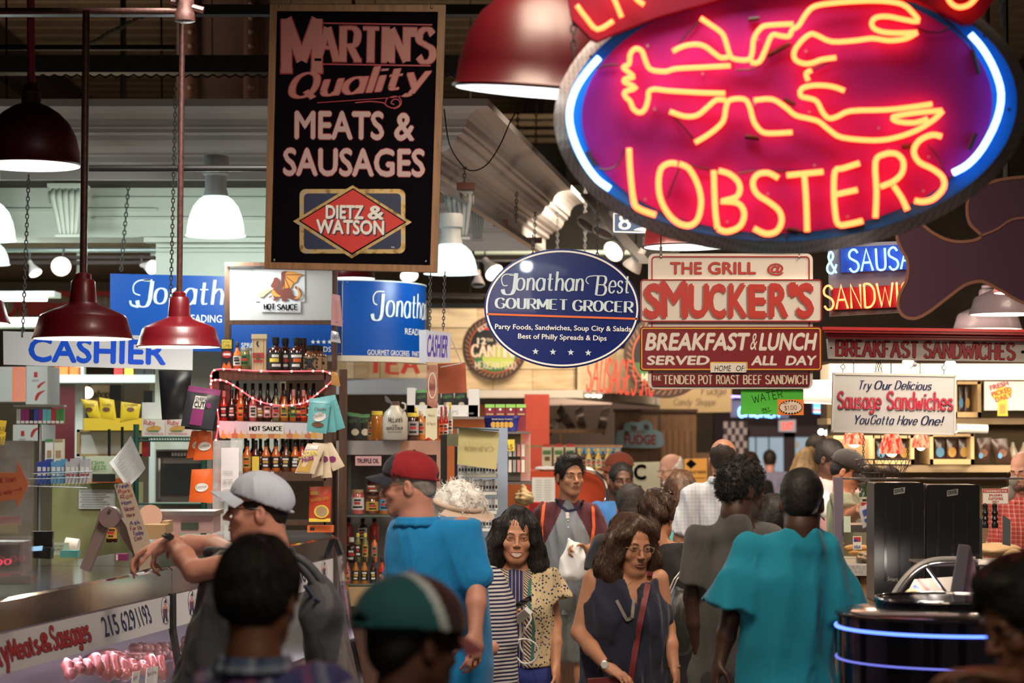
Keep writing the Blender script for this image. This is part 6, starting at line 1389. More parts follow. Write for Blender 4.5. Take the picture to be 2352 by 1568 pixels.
for j,y in enumerate((1088,1128,1172,1212)):
 m=MB(); pbox(m,1050,y,1143,y+9,SD,.14); m.build('shelf',mat('shelf_green_grey',(.26,.33,.33),.4),sr); m=MB(); pbox(m,1052,y+1,1141,y+8,SD-.01,.005); m.build('price_strip',M_paper,sr)
hbar('sheet_rod','dark green rod holding the yellow sheet',1040,1146,980,983,12.7,mat('green_rod',(.02,.06,.045),.4),'rod',slope=.06)
t=thing('yellow_sheet','large translucent yellow paper sheet hanging on the spice rack','paper',P(1098,1078,12.72)); m=MB(); A4=[(1054,982),(1147,992),(1140,1078),(1050,1066)]
def ysh(u,v):p=[A4[0][k]*(1-u)*(1-v)+A4[1][k]*u*(1-v)+A4[2][k]*u*v+A4[3][k]*(1-u)*v for k in(0,1)]; return P(p[0],p[1],12.72+.012*math.sin(u*5)*v)
m.grid(ysh,10,6); m.build('sheet',mat('sheet_yellow',(.66,.56,.26),.55),t,smooth='all'); m=MB(); letters(m,'CASHIER',(1131,1018),(1062,1012),12,Front(12.70),bold=.02,off=.012); m.build('lettering',mat('ghost_print',(.56,.48,.24),.6),t)
ct=thing('service_counter','breakfast stall counter with a speckled stone top and oak panelled front','counter',P(2120,1400,11.6)); ct.location.z=0; WL[ct.name]=V(ct.location)
m=MB(); pbox(m,1890,1298,2600,1322,11.5,.7); m.build('stone_top',mat('stone_grey',(.34,.33,.33),.35,var=.3,vscale=90),ct)
m=MB(); a,b=P(1898,1322,11.56),P(2600,1322,11.56); m.box(((a.x+b.x)/2,11.56+.3,a.z/2),(b.x-a.x,.6,a.z)); m.build('counter_body',M_oak,ct)
for i in range(12):m=MB(); pbox(m,1900+i*38,1324,1935+i*38,1560,11.54,.02); m.build('front_panel',M_oak,ct)
m=MB(); pbox(m,1917,1096,1938,1300,11.52,.04); m.build('guard_post',mat('post_mauve',(.26,.22,.30),.3,.5),ct)
m=MB(); pbox(m,1938,1100,2600,1298,11.52,.008); m.build('glass_guard',mat('guard_glass',(.96,.97,.97),.02,trans=1,alpha=.14,ior=1.1),ct)
m=MB(); pbox(m,1938,1097,2600,1101,11.51,.02); m.build('guard_edge',M_brush,ct)
bs=thing('back_shelf','tan shelving on the wall behind the breakfast counter','shelf',P(2150,1300,15.6)); bs.location.z=0; WL[bs.name]=V(bs.location); TANP=mat('shelf_tan',(.34,.25,.14),.6)
for x0,y0,x1,y1,dp in((1900,1068,2450,1084,.5),(1900,960,2450,974,.5),(1900,868,2450,874,.5),(2440,868,2450,1080,.5)):m=MB(); pbox(m,x0,y0,x1,y1,15.4,dp); m.build('shelf_board',TANP,bs)
m=MB(); pbox(m,1900,868,2450,1400,15.95,.05); m.build('back_board',mat('back_olive',(.14,.105,.055),.7),bs)
m=MB(); pbox(m,1905,835,2500,872,13.6,.4); m.build('soffit_panel',mat('soffit_cream',(.50,.42,.32),.6),bs)
m=MB(); pbox(m,1915,1000,2005,1066,15.2,.4); m.build('door_frame',mat('cab_oak',(.42,.26,.12),.5),bs); m=MB(); pbox(m,1928,1008,1995,1060,15.18,.03); m.build('glass_pane',mat('pane_amber',(.20,.13,.06),.15),bs)
area('shelf_light',P(2130,990,15.1),2.4,14,WARM,None,size_y=.05)
area('stall_light',P(2150,880,13.0),2.2,55,WARM,P(2150,1080,15.6),size_y=.2)
cg=thing('curved_case','curved glass display case with a chrome rim beside the black dispensers','display case',P(2150,1420,8.6)); cg.location.z=0; WL[cg.name]=V(cg.location)
CGD=8.5; prc=[(2030,1425),(2040,1395),(2062,1350),(2090,1315),(2120,1294),(2160,1285),(2240,1285)]; cpt=catmull(prc,4)
m=MB(); m.tube([P(x,y,CGD)for x,y in cpt],.012,8); m.tube([P(x+6,y+7,CGD+.02)for x,y in cpt],.007,6); m.build('chrome_rim',mat('rim_satin',(.55,.52,.50),.3,.4),cg,smooth=True)
m=MB(); m.grid(lambda u,v:P(*cpt[min(len(cpt)-1,int(u*(len(cpt)-1)+.5))],CGD)+V((.22*v,.72*v,0)),24,1); m.build('curved_glass',mat('guard_glass',(.96,.97,.97)),cg,smooth=True)
m=MB(); a=P(2035,1425,CGD); m.box((a.x+.55,CGD+.38,a.z/2),(1.1,.74,a.z)); m.build('case_base',mat('base_black',(.03,.03,.035),.3),cg)
m=MB(); m.add([P(2050,1420,CGD+.35),P(2100,1330,CGD+.35),P(2240,1320,CGD+.35),P(2240,1420,CGD+.35)],[(0,1,2,3)]); m.build('inner_back',mat('cream_tray',(.42,.36,.30),.4),cg)
m=MB(); pbox(m,2130,1296,2300,1300,CGD+.05,.4); m.bar(P(2128,1300,CGD+.05),P(2180,1370,CGD+.05),.02,.01); m.build('price_rail',M_brush,cg)
for x0,y0,x1,y1,mt_ in((2110,1330,2170,1400,glow('case_red',(1,.10,.08),1.2)),(2100,1345,2160,1408,glow('case_blue',(.25,.35,1),1.0))):m=MB(); m.bar(P(x0,y0,CGD+.2),P(x1,y1,CGD+.2),.012,.012); m.build('light_strip',mt_,cg)
Z=Sdf(); rr_=random.Random(3)
for i in range(16):Z.ell(P(2075+rr_.uniform(0,50),1395+rr_.uniform(-30,20),CGD+.25+rr_.uniform(-.1,.1)),[rr_.uniform(.015,.03)]*3,.01)
Z.disp=curl(5,.004,120); o=sdf_obj(Z,'noodle_heap',mat('noodle',(.62,.48,.28),.6),.008,None); tag(o,'heap of pale noodles under the curved glass','food')
dr_=thing('drum_case','round dark mirrored display drum with a glowing blue rim line','display case',P(2190,1560,7.2)); dr_.location.z=0; WL[dr_.name]=V(dr_.location)
DR,DCx=.40,P(2205,1400,7.3); cz=P(2205,1426,6.95).z
m=MB(); ctr=V((DCx.x,7.35,0)); m.lathe([(DR,0),(DR,cz)],ctr,64); m.build('drum_wall',mat('drum_dark',(.045,.04,.055),.07,.85),dr_,smooth=True)
m=MB(); m.lathe([(DR+.006,cz-.012),(DR+.008,cz-.004),(DR-.02,cz+.004),(.001,cz+.004)],ctr,64); m.build('drum_top',mat('drum_top',(.05,.045,.05),.12,.6),dr_,smooth=30)
for dz,mt_,r_ in((-.050,glow('rim_blue',(.10,.20,1.0),3.2),.006),(-.155,glow('rim_violet',(.22,.24,.95),1.0),.0035)):m=MB(); m.tube([ctr+V((math.cos(a)*(DR+.004),math.sin(a)*(DR+.004),cz+dz))for a in(2*PI*k/64 for k in range(64))],r_,6,closed=True); m.build('light_ring',mt_,dr_,smooth='all')
m=MB(); m.lathe([(DR*.62,cz+.004),(DR*.62,cz+.025),(.001,cz+.025)],ctr+V((.02,.25,0)),48); m.build('upper_tier',mat('drum_dark',(.045,.04,.055)),dr_,smooth=30)
m=MB(); m.tube([ctr+V((.02+math.cos(a)*DR*.62,.25+math.sin(a)*DR*.62,cz+.025))for a in(2*PI*k/48 for k in range(48))],.006,6,closed=True); m.build('tier_rim',M_chrome,dr_,smooth='all')
point('case_light',P(2140,1330,CGD+.15),4,(1,.9,.8),.05)  # point light added inside the curved case to brighten it
t=thing('fluorescent_fixture','white fluorescent strip fixture glowing under the shelf at the frame edge','lamp',P(40,690,16.2)); m=MB(); pbox(m,-140,668,124,680,16.2,.25); m.build('housing',M_white,t); m=MB(); m.tube([P(-140,685,16.3),P(108,685,16.3)],.022,8); m.build('tube_light',glow('fluoro',(.95,1,.92),6),t)
area('strip_light',P(-20,694,16.3),1.2,30,(.95,1,.92),P(-20,1100,16.4),size_y=.06)
# ---------------------------------------------------------------- goods on the shelves
def gm(name,col,rough=.3,**kw):return mat('goods_'+name,col,rough,**kw)
CAPB=gm('cap_black',(.012,.012,.012)); GLS=gm('glass',(.80,.85,.82),.05,alpha=.45,coat=.5)
SAUCE={k:gm('sauce_'+k,c,.12,coat=.5)for k,c in dict(red=(.40,.02,.01),dark=(.035,.008,.006),orange=(.50,.12,.02),brown=(.12,.04,.015),amber=(.38,.13,.02),olive=(.16,.14,.05),pink=(.45,.10,.09),clear=(.45,.45,.40),yellow=(.55,.38,.05),green=(.02,.06,.02)).items()}
LAB=AD({k:gm('label_'+k,c,.5)for k,c in dict(white=(.66,.64,.60),black=(.015,.015,.015),gold=(.50,.30,.06),red=(.42,.03,.03),yellow=(.70,.52,.06),tan=(.34,.22,.12),pink=(.52,.22,.20),green=(.06,.20,.06),teal=(.10,.38,.40),blue=(.03,.06,.30),brown=(.14,.06,.03),grey=(.3,.3,.3),orange=(.62,.12,.02),purple=(.20,.02,.12),cream=(.62,.56,.42),skyblue=(.10,.30,.50)).items()})
def glyph_lines(m,F_,x0,x1,y0,y1,off,mi,rows=3,seed=0,h=.45):
 """rows of tiny print strokes on a label"""
 r=random.Random(seed+int(x0*7+y0)); ys=[(y0+(y1-y0)*(i+.5)/rows)for i in range(rows)]
 for y in ys:
  x=x0+r.uniform(0,.2)*(x1-x0)
  while x<x1-1:
   w_=min(r.uniform(.08,.25)*(x1-x0),x1-x); hh=(y1-y0)/rows*h/2; m.add([F_(x,y-hh,off),F_(x+w_*.85,y-hh,off),F_(x+w_*.85,y+hh,off),F_(x,y+hh,off)],[(0,1,2,3)],mi); x+=w_*1.15
PROF=dict(sauce=([(.45,0),(.5,.02),(.5,.50),(.46,.56),(.22,.70),(.20,.82)],(.22,.80,1.0),(.12,.48)),jar=([(.47,0),(.5,.03),(.5,.80),(.42,.86)],(.46,.86,1.0),(.18,.68)),jug=([(.46,0),(.5,.03),(.5,.55),(.42,.72),(.20,.86),(.16,.92)],(.18,.90,1.0),(.10,.60)),
 flask=([(.5,0),(.5,.60),(.42,.68),(.20,.74),(.18,.86)],(.24,.82,1.0),(.08,.56)),oil=([(.42,0),(.5,.02),(.5,.62),(.2,.80),(.18,.90)],(.2,.88,1.0),(.15,.55)),tall=([(.5,0),(.5,.70),(.25,.80),(.22,.90)],(.27,.86,1.0),(.18,.6)))
def bottle(x,yb,h,wd,d,body,cap,lab,label,kind='sauce',group=None,name='sauce_bottle',lab2=None,cat='bottle',seed=0,emb=None,n=16):
 s=d/FPX; c=P(x,yb,d); t=thing(name,label,cat,c,group); pr,(cr,c0,c1),(l0,l1)=PROF[kind]; W_,H_=wd*s,h*s
 m=MB(); m.lathe([(a*W_,z*H_)for a,z in pr],c,n); m.build('bottle_body',SAUCE.get(body)or body,t,smooth=45)
 m=MB(); m.lathe([(cr*W_,c0*H_),(cr*W_,c1*H_-.002),(cr*W_*.85,c1*H_)],c,14); m.build('cap',cap if not isinstance(cap,str)else LAB.get(cap,CAPB),t,smooth=45)
 if lab:
  m=MB(); r0=.512*W_; vs=[c+V((math.sin(a)*r0,-math.cos(a)*r0,z*H_))for z in(l0,l1)for a in[-1.25+2.5*k/10 for k in range(11)]]; m.add(vs,[(k,k+1,12+k,11+k)for k in range(10)],0)
  r=random.Random(seed+int(x)); nr=3
  for i in range(nr):
   z0=l0+(l1-l0)*(.14+.28*i); z1=z0+(l1-l0)*(.16 if i!=1 else.22); a0=-r.uniform(.35,.75); a1=r.uniform(.35,.75); r1=r0+.0012
   m.add([c+V((math.sin(a)*r1,-math.cos(a)*r1,z*H_))for z in(z0,z1)for a in(a0,a0/2,0,a1/2,a1)],[(k,k+1,6+k,5+k)for k in range(4)],1 if i!=1 else 2)
  m.build('paper_label',[LAB[lab],LAB['black' if lab not in('black','blue','brown')else 'white'],LAB[lab2 or 'red']],t)
 return t
def carton(name,label,cat,x0,y0,x1,y1,d,dep,col,prints=(),group=None,side=None,lid=None,text=(),rz=0):
 a,b=P(x0,y0,d),P(x1,y1,d); t=thing(name,label,cat,V(((a.x+b.x)/2,d+dep/2,b.z)),group,rz=0); F_=Front(d-.0015); F_.n=V((0,-1,0)); F_.o=V((0,d-.0015,0))
 m=MB(); m.box(((a.x+b.x)/2,d+dep/2,(a.z+b.z)/2),(b.x-a.x,dep,a.z-b.z)); m.build('box_body',col,t)
 if lid:m=MB(); m.box(((a.x+b.x)/2,d+dep/2,a.z+.004),(b.x-a.x+.008,dep+.008,(a.z-b.z)*.14)); m.build('lid',lid,t)
 if prints or text:
  m=MB(); ms=[]
  for pts,mt_ in prints:
   if mt_ not in ms:ms.append(mt_)
   m.add([F_(x,y,.0005*(1+len(m.f)%5))for x,y in pts],[tuple(range(len(pts)))],ms.index(mt_))
  for a_ in text:
   if a_[5]not in ms:ms.append(a_[5])
   kw=a_[6]if len(a_)>6 else{}; letters(m,a_[0],a_[1],a_[2],a_[3],F_,m=ms.index(a_[5]),off=.004,**kw)
  m.build('printed_label',ms,t)
 return t
def rect(x0,y0,x1,y1):return[(x0,y0),(x1,y0),(x1,y1),(x0,y1)]
def pouch(name,label,corners,d,mt_,prints=(),text=(),bulge=.25,group=None,cat='bag',seal=None,seed=1,shine=None):
 """a filled foil pouch: corners TL TR BR BL in photo pixels"""
 TL,TR,BR,BL=corners; s=d/FPX; wd=abs(TR[0]-TL[0])*s; r=random.Random(seed); ph=r.uniform(0,6)
 def xy(u,v):return tuple((TL[k]*(1-u)+TR[k]*u)*(1-v)+(BL[k]*(1-u)+BR[k]*u)*v for k in(0,1))
 def pf(u,v,sg_):bz=wd*bulge*(max(0,math.sin(PI*u))**.6)*(max(0,math.sin(PI*min(1,max(0,(v-.06)/.94))))**.5)*(1+.12*math.sin(9*u+7*v+ph)); x,y=xy(u,v); return P(x,y,d)+V((0,-sg_*bz/2,0))
 m=MB(); m.grid(lambda u,v:pf(u,v,1),12,12); m.grid(lambda u,v:pf(1-u,v,1-2),12,12); t=thing(name,label,cat,base_of(m),group); m.build('pouch_body',mt_,t,smooth='all')
 if seal:m=MB(); m.grid(lambda u,v:pf(u,v*.14,1)+V((0,-.003,0)),8,2); m.build('top_seal',seal,t)
 def surfp(x,y,off=0):
  u,v=.5,.5
  for _ in range(6):
   px_,py_=xy(u,v); ax_,ay_=xy(u+.01,v); bx_,by_=xy(u,v+.01); J=((ax_-px_)/.01,(ay_-py_)/.01,(bx_-px_)/.01,(by_-py_)/.01); D=J[0]*J[3]-J[1]*J[2]; ex_,ey_=x-px_,y-py_; u+=(ex_*J[3]-ey_*J[2])/D; v+=(ey_*J[0]-ex_*J[1])/D
  return pf(min(1,max(0,u)),min(1,max(0,v)),1)+V((0,-off-.004,0))
 class SM:
  n=V((0,-1,0))
  def __call__(s_,x,y,off=0):return surfp(x,y,off)
 S_=SM(); ms=[]; m=MB()
 for pts,mt2 in prints:
  if mt2 not in ms:ms.append(mt2)
  m.add([S_(x,y,.001*len(ms))for x,y in pts],[tuple(range(len(pts)))],ms.index(mt2))
 for a_ in text:
  if a_[4]not in ms:ms.append(a_[4])
  letters(m,a_[0],a_[1],a_[2],a_[3],S_,m=ms.index(a_[4]),off=.006,**(a_[5]if len(a_)>5 else{}))
 if ms:m.build('printed_label',ms,t)
 return t
yb=852
ru=RD+.02
t=carton('snack_carton','black and yellow box with red lips printed on it on the rack top shelf','box',508,778,533,848,ru,.05,LAB.black,[(rect(509,780,532,800),LAB.yellow),(ellipse_px(521,814,11,8,n=16),LAB.red),(rect(513,811,529,816),LAB.white),([(509,846),(514,832),(520,840),(526,830),(532,846)],LAB.orange)],text=(("SPONT",(510,789),(531,788),7,0,LAB.black),("COMBU",(510,798),(531,797),7,0,LAB.black)))
bottle(545,847,62,19,ru,'orange',CAPB,'white','thin orange hot sauce bottle with a white label beside the lips box',lab2='black')
bottle(562,848,50,24,ru+.02,'olive',LAB.grey,'green','short glass jar with a green label on the top shelf','jar',name='jar',cat='jar'); bottle(574,848,50,18,ru+.1,'clear',LAB.grey,None,'short clear jar behind the tall wooden print box','jar',name='jar',cat='jar')
t=carton('outhouse_box','tall plank-printed box with a crescent moon, shaped like a little shed','box',579,774,611,851,ru-.02,.05,wood('box_plank',(.42,.30,.16),(.58,.44,.26),(60,60,4)),[(catmull([(594,783),(589,786),(590,794),(596,796),(592,790),(594,783)],3),LAB.black),(rect(580,810,607,822),LAB.red),(rect(583,826,604,832),LAB.red),(ellipse_px(593,820,5,9,n=12),LAB.brown),(rect(582,778,583,848),LAB.brown),(rect(605,778,606,848),LAB.brown)],lid=gm('box_lid',(.5,.38,.22)))
for i,(x,h_,k_,lb,l2,tx)in enumerate(((633,80,'dark','black','yellow','large flat dark sauce flask with a yellow-green badge'),(655,78,'dark','black','red','dark sauce flask standing just behind the badge flask'),(682,79,'dark','black','orange','large dark sauce flask with orange script label'),(696,78,'dark',None,'red','dark sauce flask behind the orange script one'),(710,62,'brown','tan','black','brown flask with a big black letter X label'),(724,62,'brown','tan','black','brown flask second in the X row'),(735,60,'brown','tan','black','brown flask at the end of the X row'))):
 t=bottle(x,yb+(2 if h_>70 else 2),h_,36 if h_>70 else 32,ru+(.07 if i in(1,3)else.05*(i-4)if i>4 else 0),k_,CAPB,lb,tx,'flask',lab2=l2,n=20)
 if i==4:m=MB(); Fq=Front(RD-.05); letters(m,'X',(700,848),(722,848),26,Fq,'s',thick=24,thin=12,serif=14,off=.004); m.build('lettering',LAB.black,t)
cols=[('red','black','red'),('dark','black','pink'),('orange','orange','gold'),('dark',None,'red'),('pink','white','black'),('dark','brown','gold'),('dark','pink','white'),('olive','pink','red'),('amber','gold','green'),('orange','green','yellow'),('dark','red','gold'),('red','orange','red')]
XS=[514,532,553,566,581,598,614,634,653,674,686,697,712,728]; names=['with the pink cap','with the plum label','with the orange bird label','with a plain neck','with the white text label','with a gold label edge','with the pink picture label','with the olive sauce','with the bird on gold label','with the green chilli label','with a dark red label','with the orange flame label','beside the teal pouches','last by the rack post']
for i,x in enumerate(XS):
 a_,b_,c_=cols[i%len(cols)]; bottle(x,967,70+(i*7)%5,19,RD+.04,a_,LAB.pink if i==0 else CAPB if i not in(2,9,11)else LAB.pink,b_,'hot sauce bottle %s in the front row of the second shelf'%names[i],lab2=c_,group='hot sauces on the second shelf',seed=i)
for i in range(11):bottle(545+i*17.5,964,84,18,RD+.16,'dark' if i%3 else 'red',CAPB,'black','black-capped hot sauce bottle at the back of the second shelf, %s along'%ORD[i],group='tall hot sauces at the back of the second shelf',seed=i,n=12)
for i,x in enumerate((568,587,611,634,657,678,694,712)):
 lb=('with an orange flame label','with a hanging yellow tag','with a sunset label, first of three','with a sunset label, the middle one','with a sunset label, last of three','with a white figure on black','with a yellow band','behind the corn snack bags')[i]
 bottle(x,1083,72,21,RD+.04,('orange','dark','orange','orange','brown','orange','red','dark')[i],CAPB,('gold','black','black','black','black','black','yellow','brown')[i],'hot sauce bottle %s on the third shelf'%lb,lab2=('orange','black','gold','gold','gold','white','red','gold')[i],group='hot sauces on the third shelf',seed=i+30)
for i in range(10):bottle(564+i*17,1080,74,18,RD+.15,'dark',CAPB,'black','dark hot sauce bottle at the back of the third shelf, %s along'%ORD[i],group='dark bottles at the back of the third shelf',n=12)
t=carton('hang_tag','yellow printed tag hanging at an angle from a bottle neck','tag',579,1048,595,1082,RD-.03,.002,LAB.yellow);
bottle(545,966,118,14,RD+.2,'dark',CAPB,None,'slim dark bottle at the back of the rack');
TEAL,KRAFT=gm('teal_foil',(.13,.40,.42),.35),gm('kraft_foil',(.62,.50,.36),.22)
for i,(c4,lb)in enumerate(((((735,912),(770,906),(793,982),(768,990)),'teal coconut snack pouch, the one hanging farthest back'),(((722,914),(764,910),(772,992),(735,994)),'teal coconut snack pouch in the middle of the three'),(((711,914),(760,916),(750,996),(704,990)),'teal coconut snack pouch in front of the other two'))):
 cx=(c4[0][0]+c4[1][0])/2; pouch('snack_pouch',lb,c4,12.38-.05*i,TEAL,[(ellipse_px(cx-3+i,957,15,10,-12,16),LAB.white),(ellipse_px(cx-5,975,14,6,5,12),LAB.brown)],[('Chimes',(cx-13,942),(cx+13,941),6,LAB.brown,dict(font='s',thick=14,lean=.2)),('COCONUT',(cx-14,960),(cx+10,954),7,LAB.black)],group='teal coconut pouches on the rack',seal=gm('teal_seal',(.16,.46,.48),.4),seed=i)
for i,c4 in enumerate((((735,1018),(762,1016),(792,1070),(765,1082)),((728,1018),(752,1020),(763,1096),(738,1098)),((718,1016),(744,1018),(742,1090),(716,1098)),((706,1018),(748,1020),(722,1088),(677,1086)))):
 cx=(c4[0][0]+c4[1][0]+c4[2][0]+c4[3][0])/4; pouch('snack_bag',('white and gold corn snack bag, the rearmost hanging one','white and gold corn snack bag, second from the back','white and gold corn snack bag, third from the back','white and gold corn snack bag in front showing its maroon and yellow lettering')[i],c4,12.36-.05*i,KRAFT,[([(cx-22,1058),(cx+8,1052),(cx-2,1084),(cx-32,1082)],LAB.gold),([(cx-14,1022),(cx+20,1022),(cx+16,1032),(cx-16,1032)],LAB.white)]if i==3 else[(ellipse_px(cx,1054,9,7,n=10),LAB.purple)],[('CORN',(cx-18,1048),(cx+16,1044),11,LAB.yellow,dict(bold=.03)),('Nuts',(cx-18,1060),(cx+8,1054),10,LAB.purple,dict(bold=.05))]if i==3 else(),group='corn snack bags on the rack',seed=i+5)
pouch('nut_pouch','red foil pouch with a bowl of nuts printed on it below the corn snack bags',((711,1118),(761,1116),(759,1198),(709,1198)),12.4,gm('red_foil',(.42,.05,.02),.3),[(ellipse_px(739,1174,17,15,n=20),LAB.yellow),(ellipse_px(739,1174,13,12,n=20),LAB.tan),(rect(710,1190,759,1198),LAB.yellow),(rect(714,1128,731,1136),LAB.gold)],[('ROASTED SOYA',(716,1152),(756,1146),7,LAB.gold)])
for i,(x,y)in enumerate(((731,1168),(739,1166),(747,1170),(734,1176),(742,1176),(749,1178),(737,1182))):pass
carton('orange_box','flat orange packet lying under the red nut pouch','box',706,1207,765,1222,12.45,.08,LAB.orange,[(rect(712,1211,722,1218),LAB.black)])
for(x0,y0,x1,y1,lb,c_)in((762,674,787,750,'small clear bag of pink sticks pinned to the rack post','pinkish'),(761,759,783,788,'small clear packet with black numbers pinned to the rack post','pale'),(762,852,782,887,'small orange packet clipped beside the rope light','orange')):
 pouch('clear_packet',lb,((x0,y0),(x1-6,y0+4),(x1,y1),(x0-2,y1-4)),12.45,gm('packet_'+c_,dict(pinkish=(.55,.30,.32),pale=(.55,.55,.58),orange=(.50,.25,.08))[c_],.15),[([(x0+7,y0+18),(x0+13,y0+16),(x0+14,y1-12),(x0+8,y1-10)],LAB.pink)]if c_=='pinkish' else(),[('1003',(763,778),(779,777),9,LAB.black)]if c_=='pale' else())
for i,(c4,tx)in enumerate(((((440,990),(474,988),(488,1050),(428,1052)),'orange coconut pouch behind its twin under the black snack pouch'),(((455,990),(486,990),(489,1055),(444,1057)),'orange coconut pouch hanging under the black snack pouch'),(((440,1078),(488,1076),(489,1155),(434,1152)),'orange coconut pouch hanging lower down beside the microwave'))):
 cx=(c4[0][0]+c4[1][0])/2; pouch('snack_pouch',tx,c4,11.8-.04*i,gm('orange_foil',(.62,.10,.015),.35),[(ellipse_px(cx,(c4[0][1]+c4[2][1])/2+2,15,10,-8,16),LAB.white)],[('Coconut',(cx-12,(c4[0][1]+c4[2][1])/2+5),(cx+12,(c4[0][1]+c4[2][1])/2+2),7,LAB.black)],seed=i+20)
pouch('jerky_pouch','black snack pouch half hidden behind the maroon-topped one',((430,892),(500,902),(497,990),(424,985)),11.75,LAB.black)
pouch('jerky_pouch','black snack pouch with a maroon top and a white panel hanging by the rack',((434,885),(508,896),(488,986),(415,978)),11.65,gm('pouch_charcoal',(.035,.037,.045),.25),[([(450,908),(476,911),(469,940),(443,937)],LAB.white),([(443,938),(470,941),(463,978),(435,974)],LAB.purple),(ellipse_px(480,931,6,7,n=12),LAB.purple)],[("CHEF'S",(450,919),(474,921),8,LAB.black,dict(bold=.02)),('CUT',(447,934),(471,936),13,LAB.black,dict(bold=.04))],seal=LAB.purple,bulge=.12)
pouch('black_purse','large black vinyl bag hanging beside the second red pendant',((364,850),(440,852),(432,962),(372,964)),12.0,gm('vinyl_black',(.012,.012,.014),.35),bulge=.35)
ACR=mat('acrylic',(.9,.88,.9),.08,trans=.6,alpha=.38); D_=lambda u:7.86+u
t=thing('acrylic_holder','tall clear acrylic sign holder with a faint printed sheet beside the hot sauce rack','sign holder',P(522,1190,10.9)); m=MB(); pbox(m,489,1011,556,1240,10.9,.02); m.build('acrylic_sheet',ACR,t)
m=MB(); pbox(m,508,1028,548,1150,10.88,.002); m.build('paper_sheet',mat('sheet_frosted',(.62,.58,.60),.6,alpha=.75),t); m=MB(); FA=Front(10.876); letters(m,'ATTENTION CUSTOMERS',(512,1088),(534,1088),7,FA); letters(m,'LINE STARTS',(512,1112),(534,1112),12,FA); letters(m,'HERE',(514,1132),(530,1132),9,FA); m.build('lettering',mat('print_faint',(.18,.17,.18)),t)
TSD=8.75; TSP=mat('stand_mauve',(.30,.22,.22),.4); t=thing('ticket_stand','mauve A-frame ticket stand with a tall handwritten acrylic card on the steel deck','sign stand',P(262,1312,TSD))
for(a,b)in(((254,1170),(196,1308)),((254,1170),(345,1308))):m=MB(); m.bar(P(*a,TSD),P(*b,TSD),.040,.05,up=(0,1,0)); m.build('leg',TSP,t)
m=MB(); m.bar(P(238,1172,TSD+.14),P(196,1300,TSD+.2),.02,.03,up=(0,1,0)); m.build('leg',TSP,t)
m=MB(); m.lathe([(.042,-.03),(.042,.03)],P(254,1187,TSD-.02),24,mat=Matrix.Rotation(PI/2,3,'X')); m.build('pivot_disc',TSP,t,smooth=40); m=MB(); m.ell(P(253,1171,TSD-.06),(.007,.006,.007),5); m.build('bolt',M_brush,t)
m=MB(); c4=[(262,1112),(298,1106),(363,1300),(320,1310)]; FT=Front(TSD-.07); plate(m,c4,FT,0,-.008); m.build('acrylic_card',mat('card_cream',(.62,.52,.42),.25),t)
m=MB()
for i,(x0,y0,x1,mi)in enumerate(((268,1122,296,0),(272,1134,300,1),(277,1146,304,1),(280,1160,302,0),(286,1174,308,2),(292,1188,310,2),(298,1206,322,0),(300,1218,326,2),(306,1230,330,0),(310,1242,326,2))):
 for st in stroke_px(('Fresh','Pork','Roll','Ham','Sliced','Here','Ask','For Us','Today','Deli')[i],(x0,y0),(x1,y0-4),9,2):line_px(m,st,1.2,FT,.002,mi)
m.build('handwriting',[mat('ink_blue',(.05,.04,.30)),mat('ink_red',(.45,.05,.08)),mat('ink_plum',(.25,.05,.15))],t)
t=thing('deli_scale','pinkish deli scale with a steel tray behind the leaning man','scale',P(410,1222,10.2)); m=MB(); pbox(m,336,1182,490,1224,10.2,.25); m.build('scale_body',mat('scale_pink',(.48,.32,.33),.4),t); m=MB(); pbox(m,328,1174,492,1184,10.15,.33); m.build('tray',M_brush,t)
m=MB(); pbox(m,416,1200,455,1216,10.19,.01); m.build('keypad',mat('pad_green',(.05,.08,.06),.4),t); m=MB(); m.tube([P(345,1186,10.0),P(345,1186,10.08)],.055,16); single(m,'tape_roll',gm('tape',(.50,.30,.22),.4),'large tape roll on the deck behind the ticket stand','tape',smooth=True)
carton('small_carton','plain brown cardboard carton on the deck near the leaning man','box',330,1205,380,1238,9.5,.14,M_card); carton('small_carton','long flat brown carton between the ticket stand and the scale','box',372,1196,388,1232,9.62,.12,M_card)
t=thing('card_terminal','black card terminal with a pale blue screen on the counter deck','card reader',P(95,1282,8.9)); m=MB(); m.bar(P(60,1266,8.9),P(120,1270,8.9),.06,.045); pbox(m,72,1220,120,1256,9.0,.03); m.build('terminal_body',CAPB,t); m=MB(); FT2=Front(8.85); plate(m,[(64,1256),(98,1253),(96,1264),(62,1266)],FT2,0,-.004); m.build('screen',glow('screen_blue',(.35,.62,.85),1.0),t)
carton('note_card','pale green note card leaning by the card terminal','card',114,1246,158,1274,9.1,.004,gm('mint_paper',(.50,.60,.50),.7),text=(('MUST HAVE',(120,1256),(146,1255),4,0,LAB.black),('RECEIPT',(120,1264),(144,1263),4,0,LAB.black)))
m=MB(); m.tube([P(150,1252,9.3),P(180,1256,9.3)],.035,14); single(m,'receipt_roll',M_paper,'white receipt paper roll beside the note card','paper roll',smooth=True); carton('teal_box','small teal box on the counter deck','box',138,1264,178,1280,9.05,.06,LAB.teal)
bottle(257,1245,50,26,9.4,'dark',CAPB,'gold','dark round jar under the arch of the ticket stand','jar',name='jar',cat='jar'); carton('purple_pack','purple and white packet behind the ticket stand','box',264,1272,290,1287,9.2,.06,LAB.purple,[(rect(266,1273,271,1286),LAB.white)])
t=thing('acrylic_shield','clear acrylic shield standing on the near end of the deli case','shield',P(20,1330,7.6)); m=MB(); pbox(m,-160,1012,74,1340,7.6,.012); m.build('acrylic_sheet',mat('acrylic_faint',(.9,.88,.92),.06,trans=.6,alpha=.26),t)
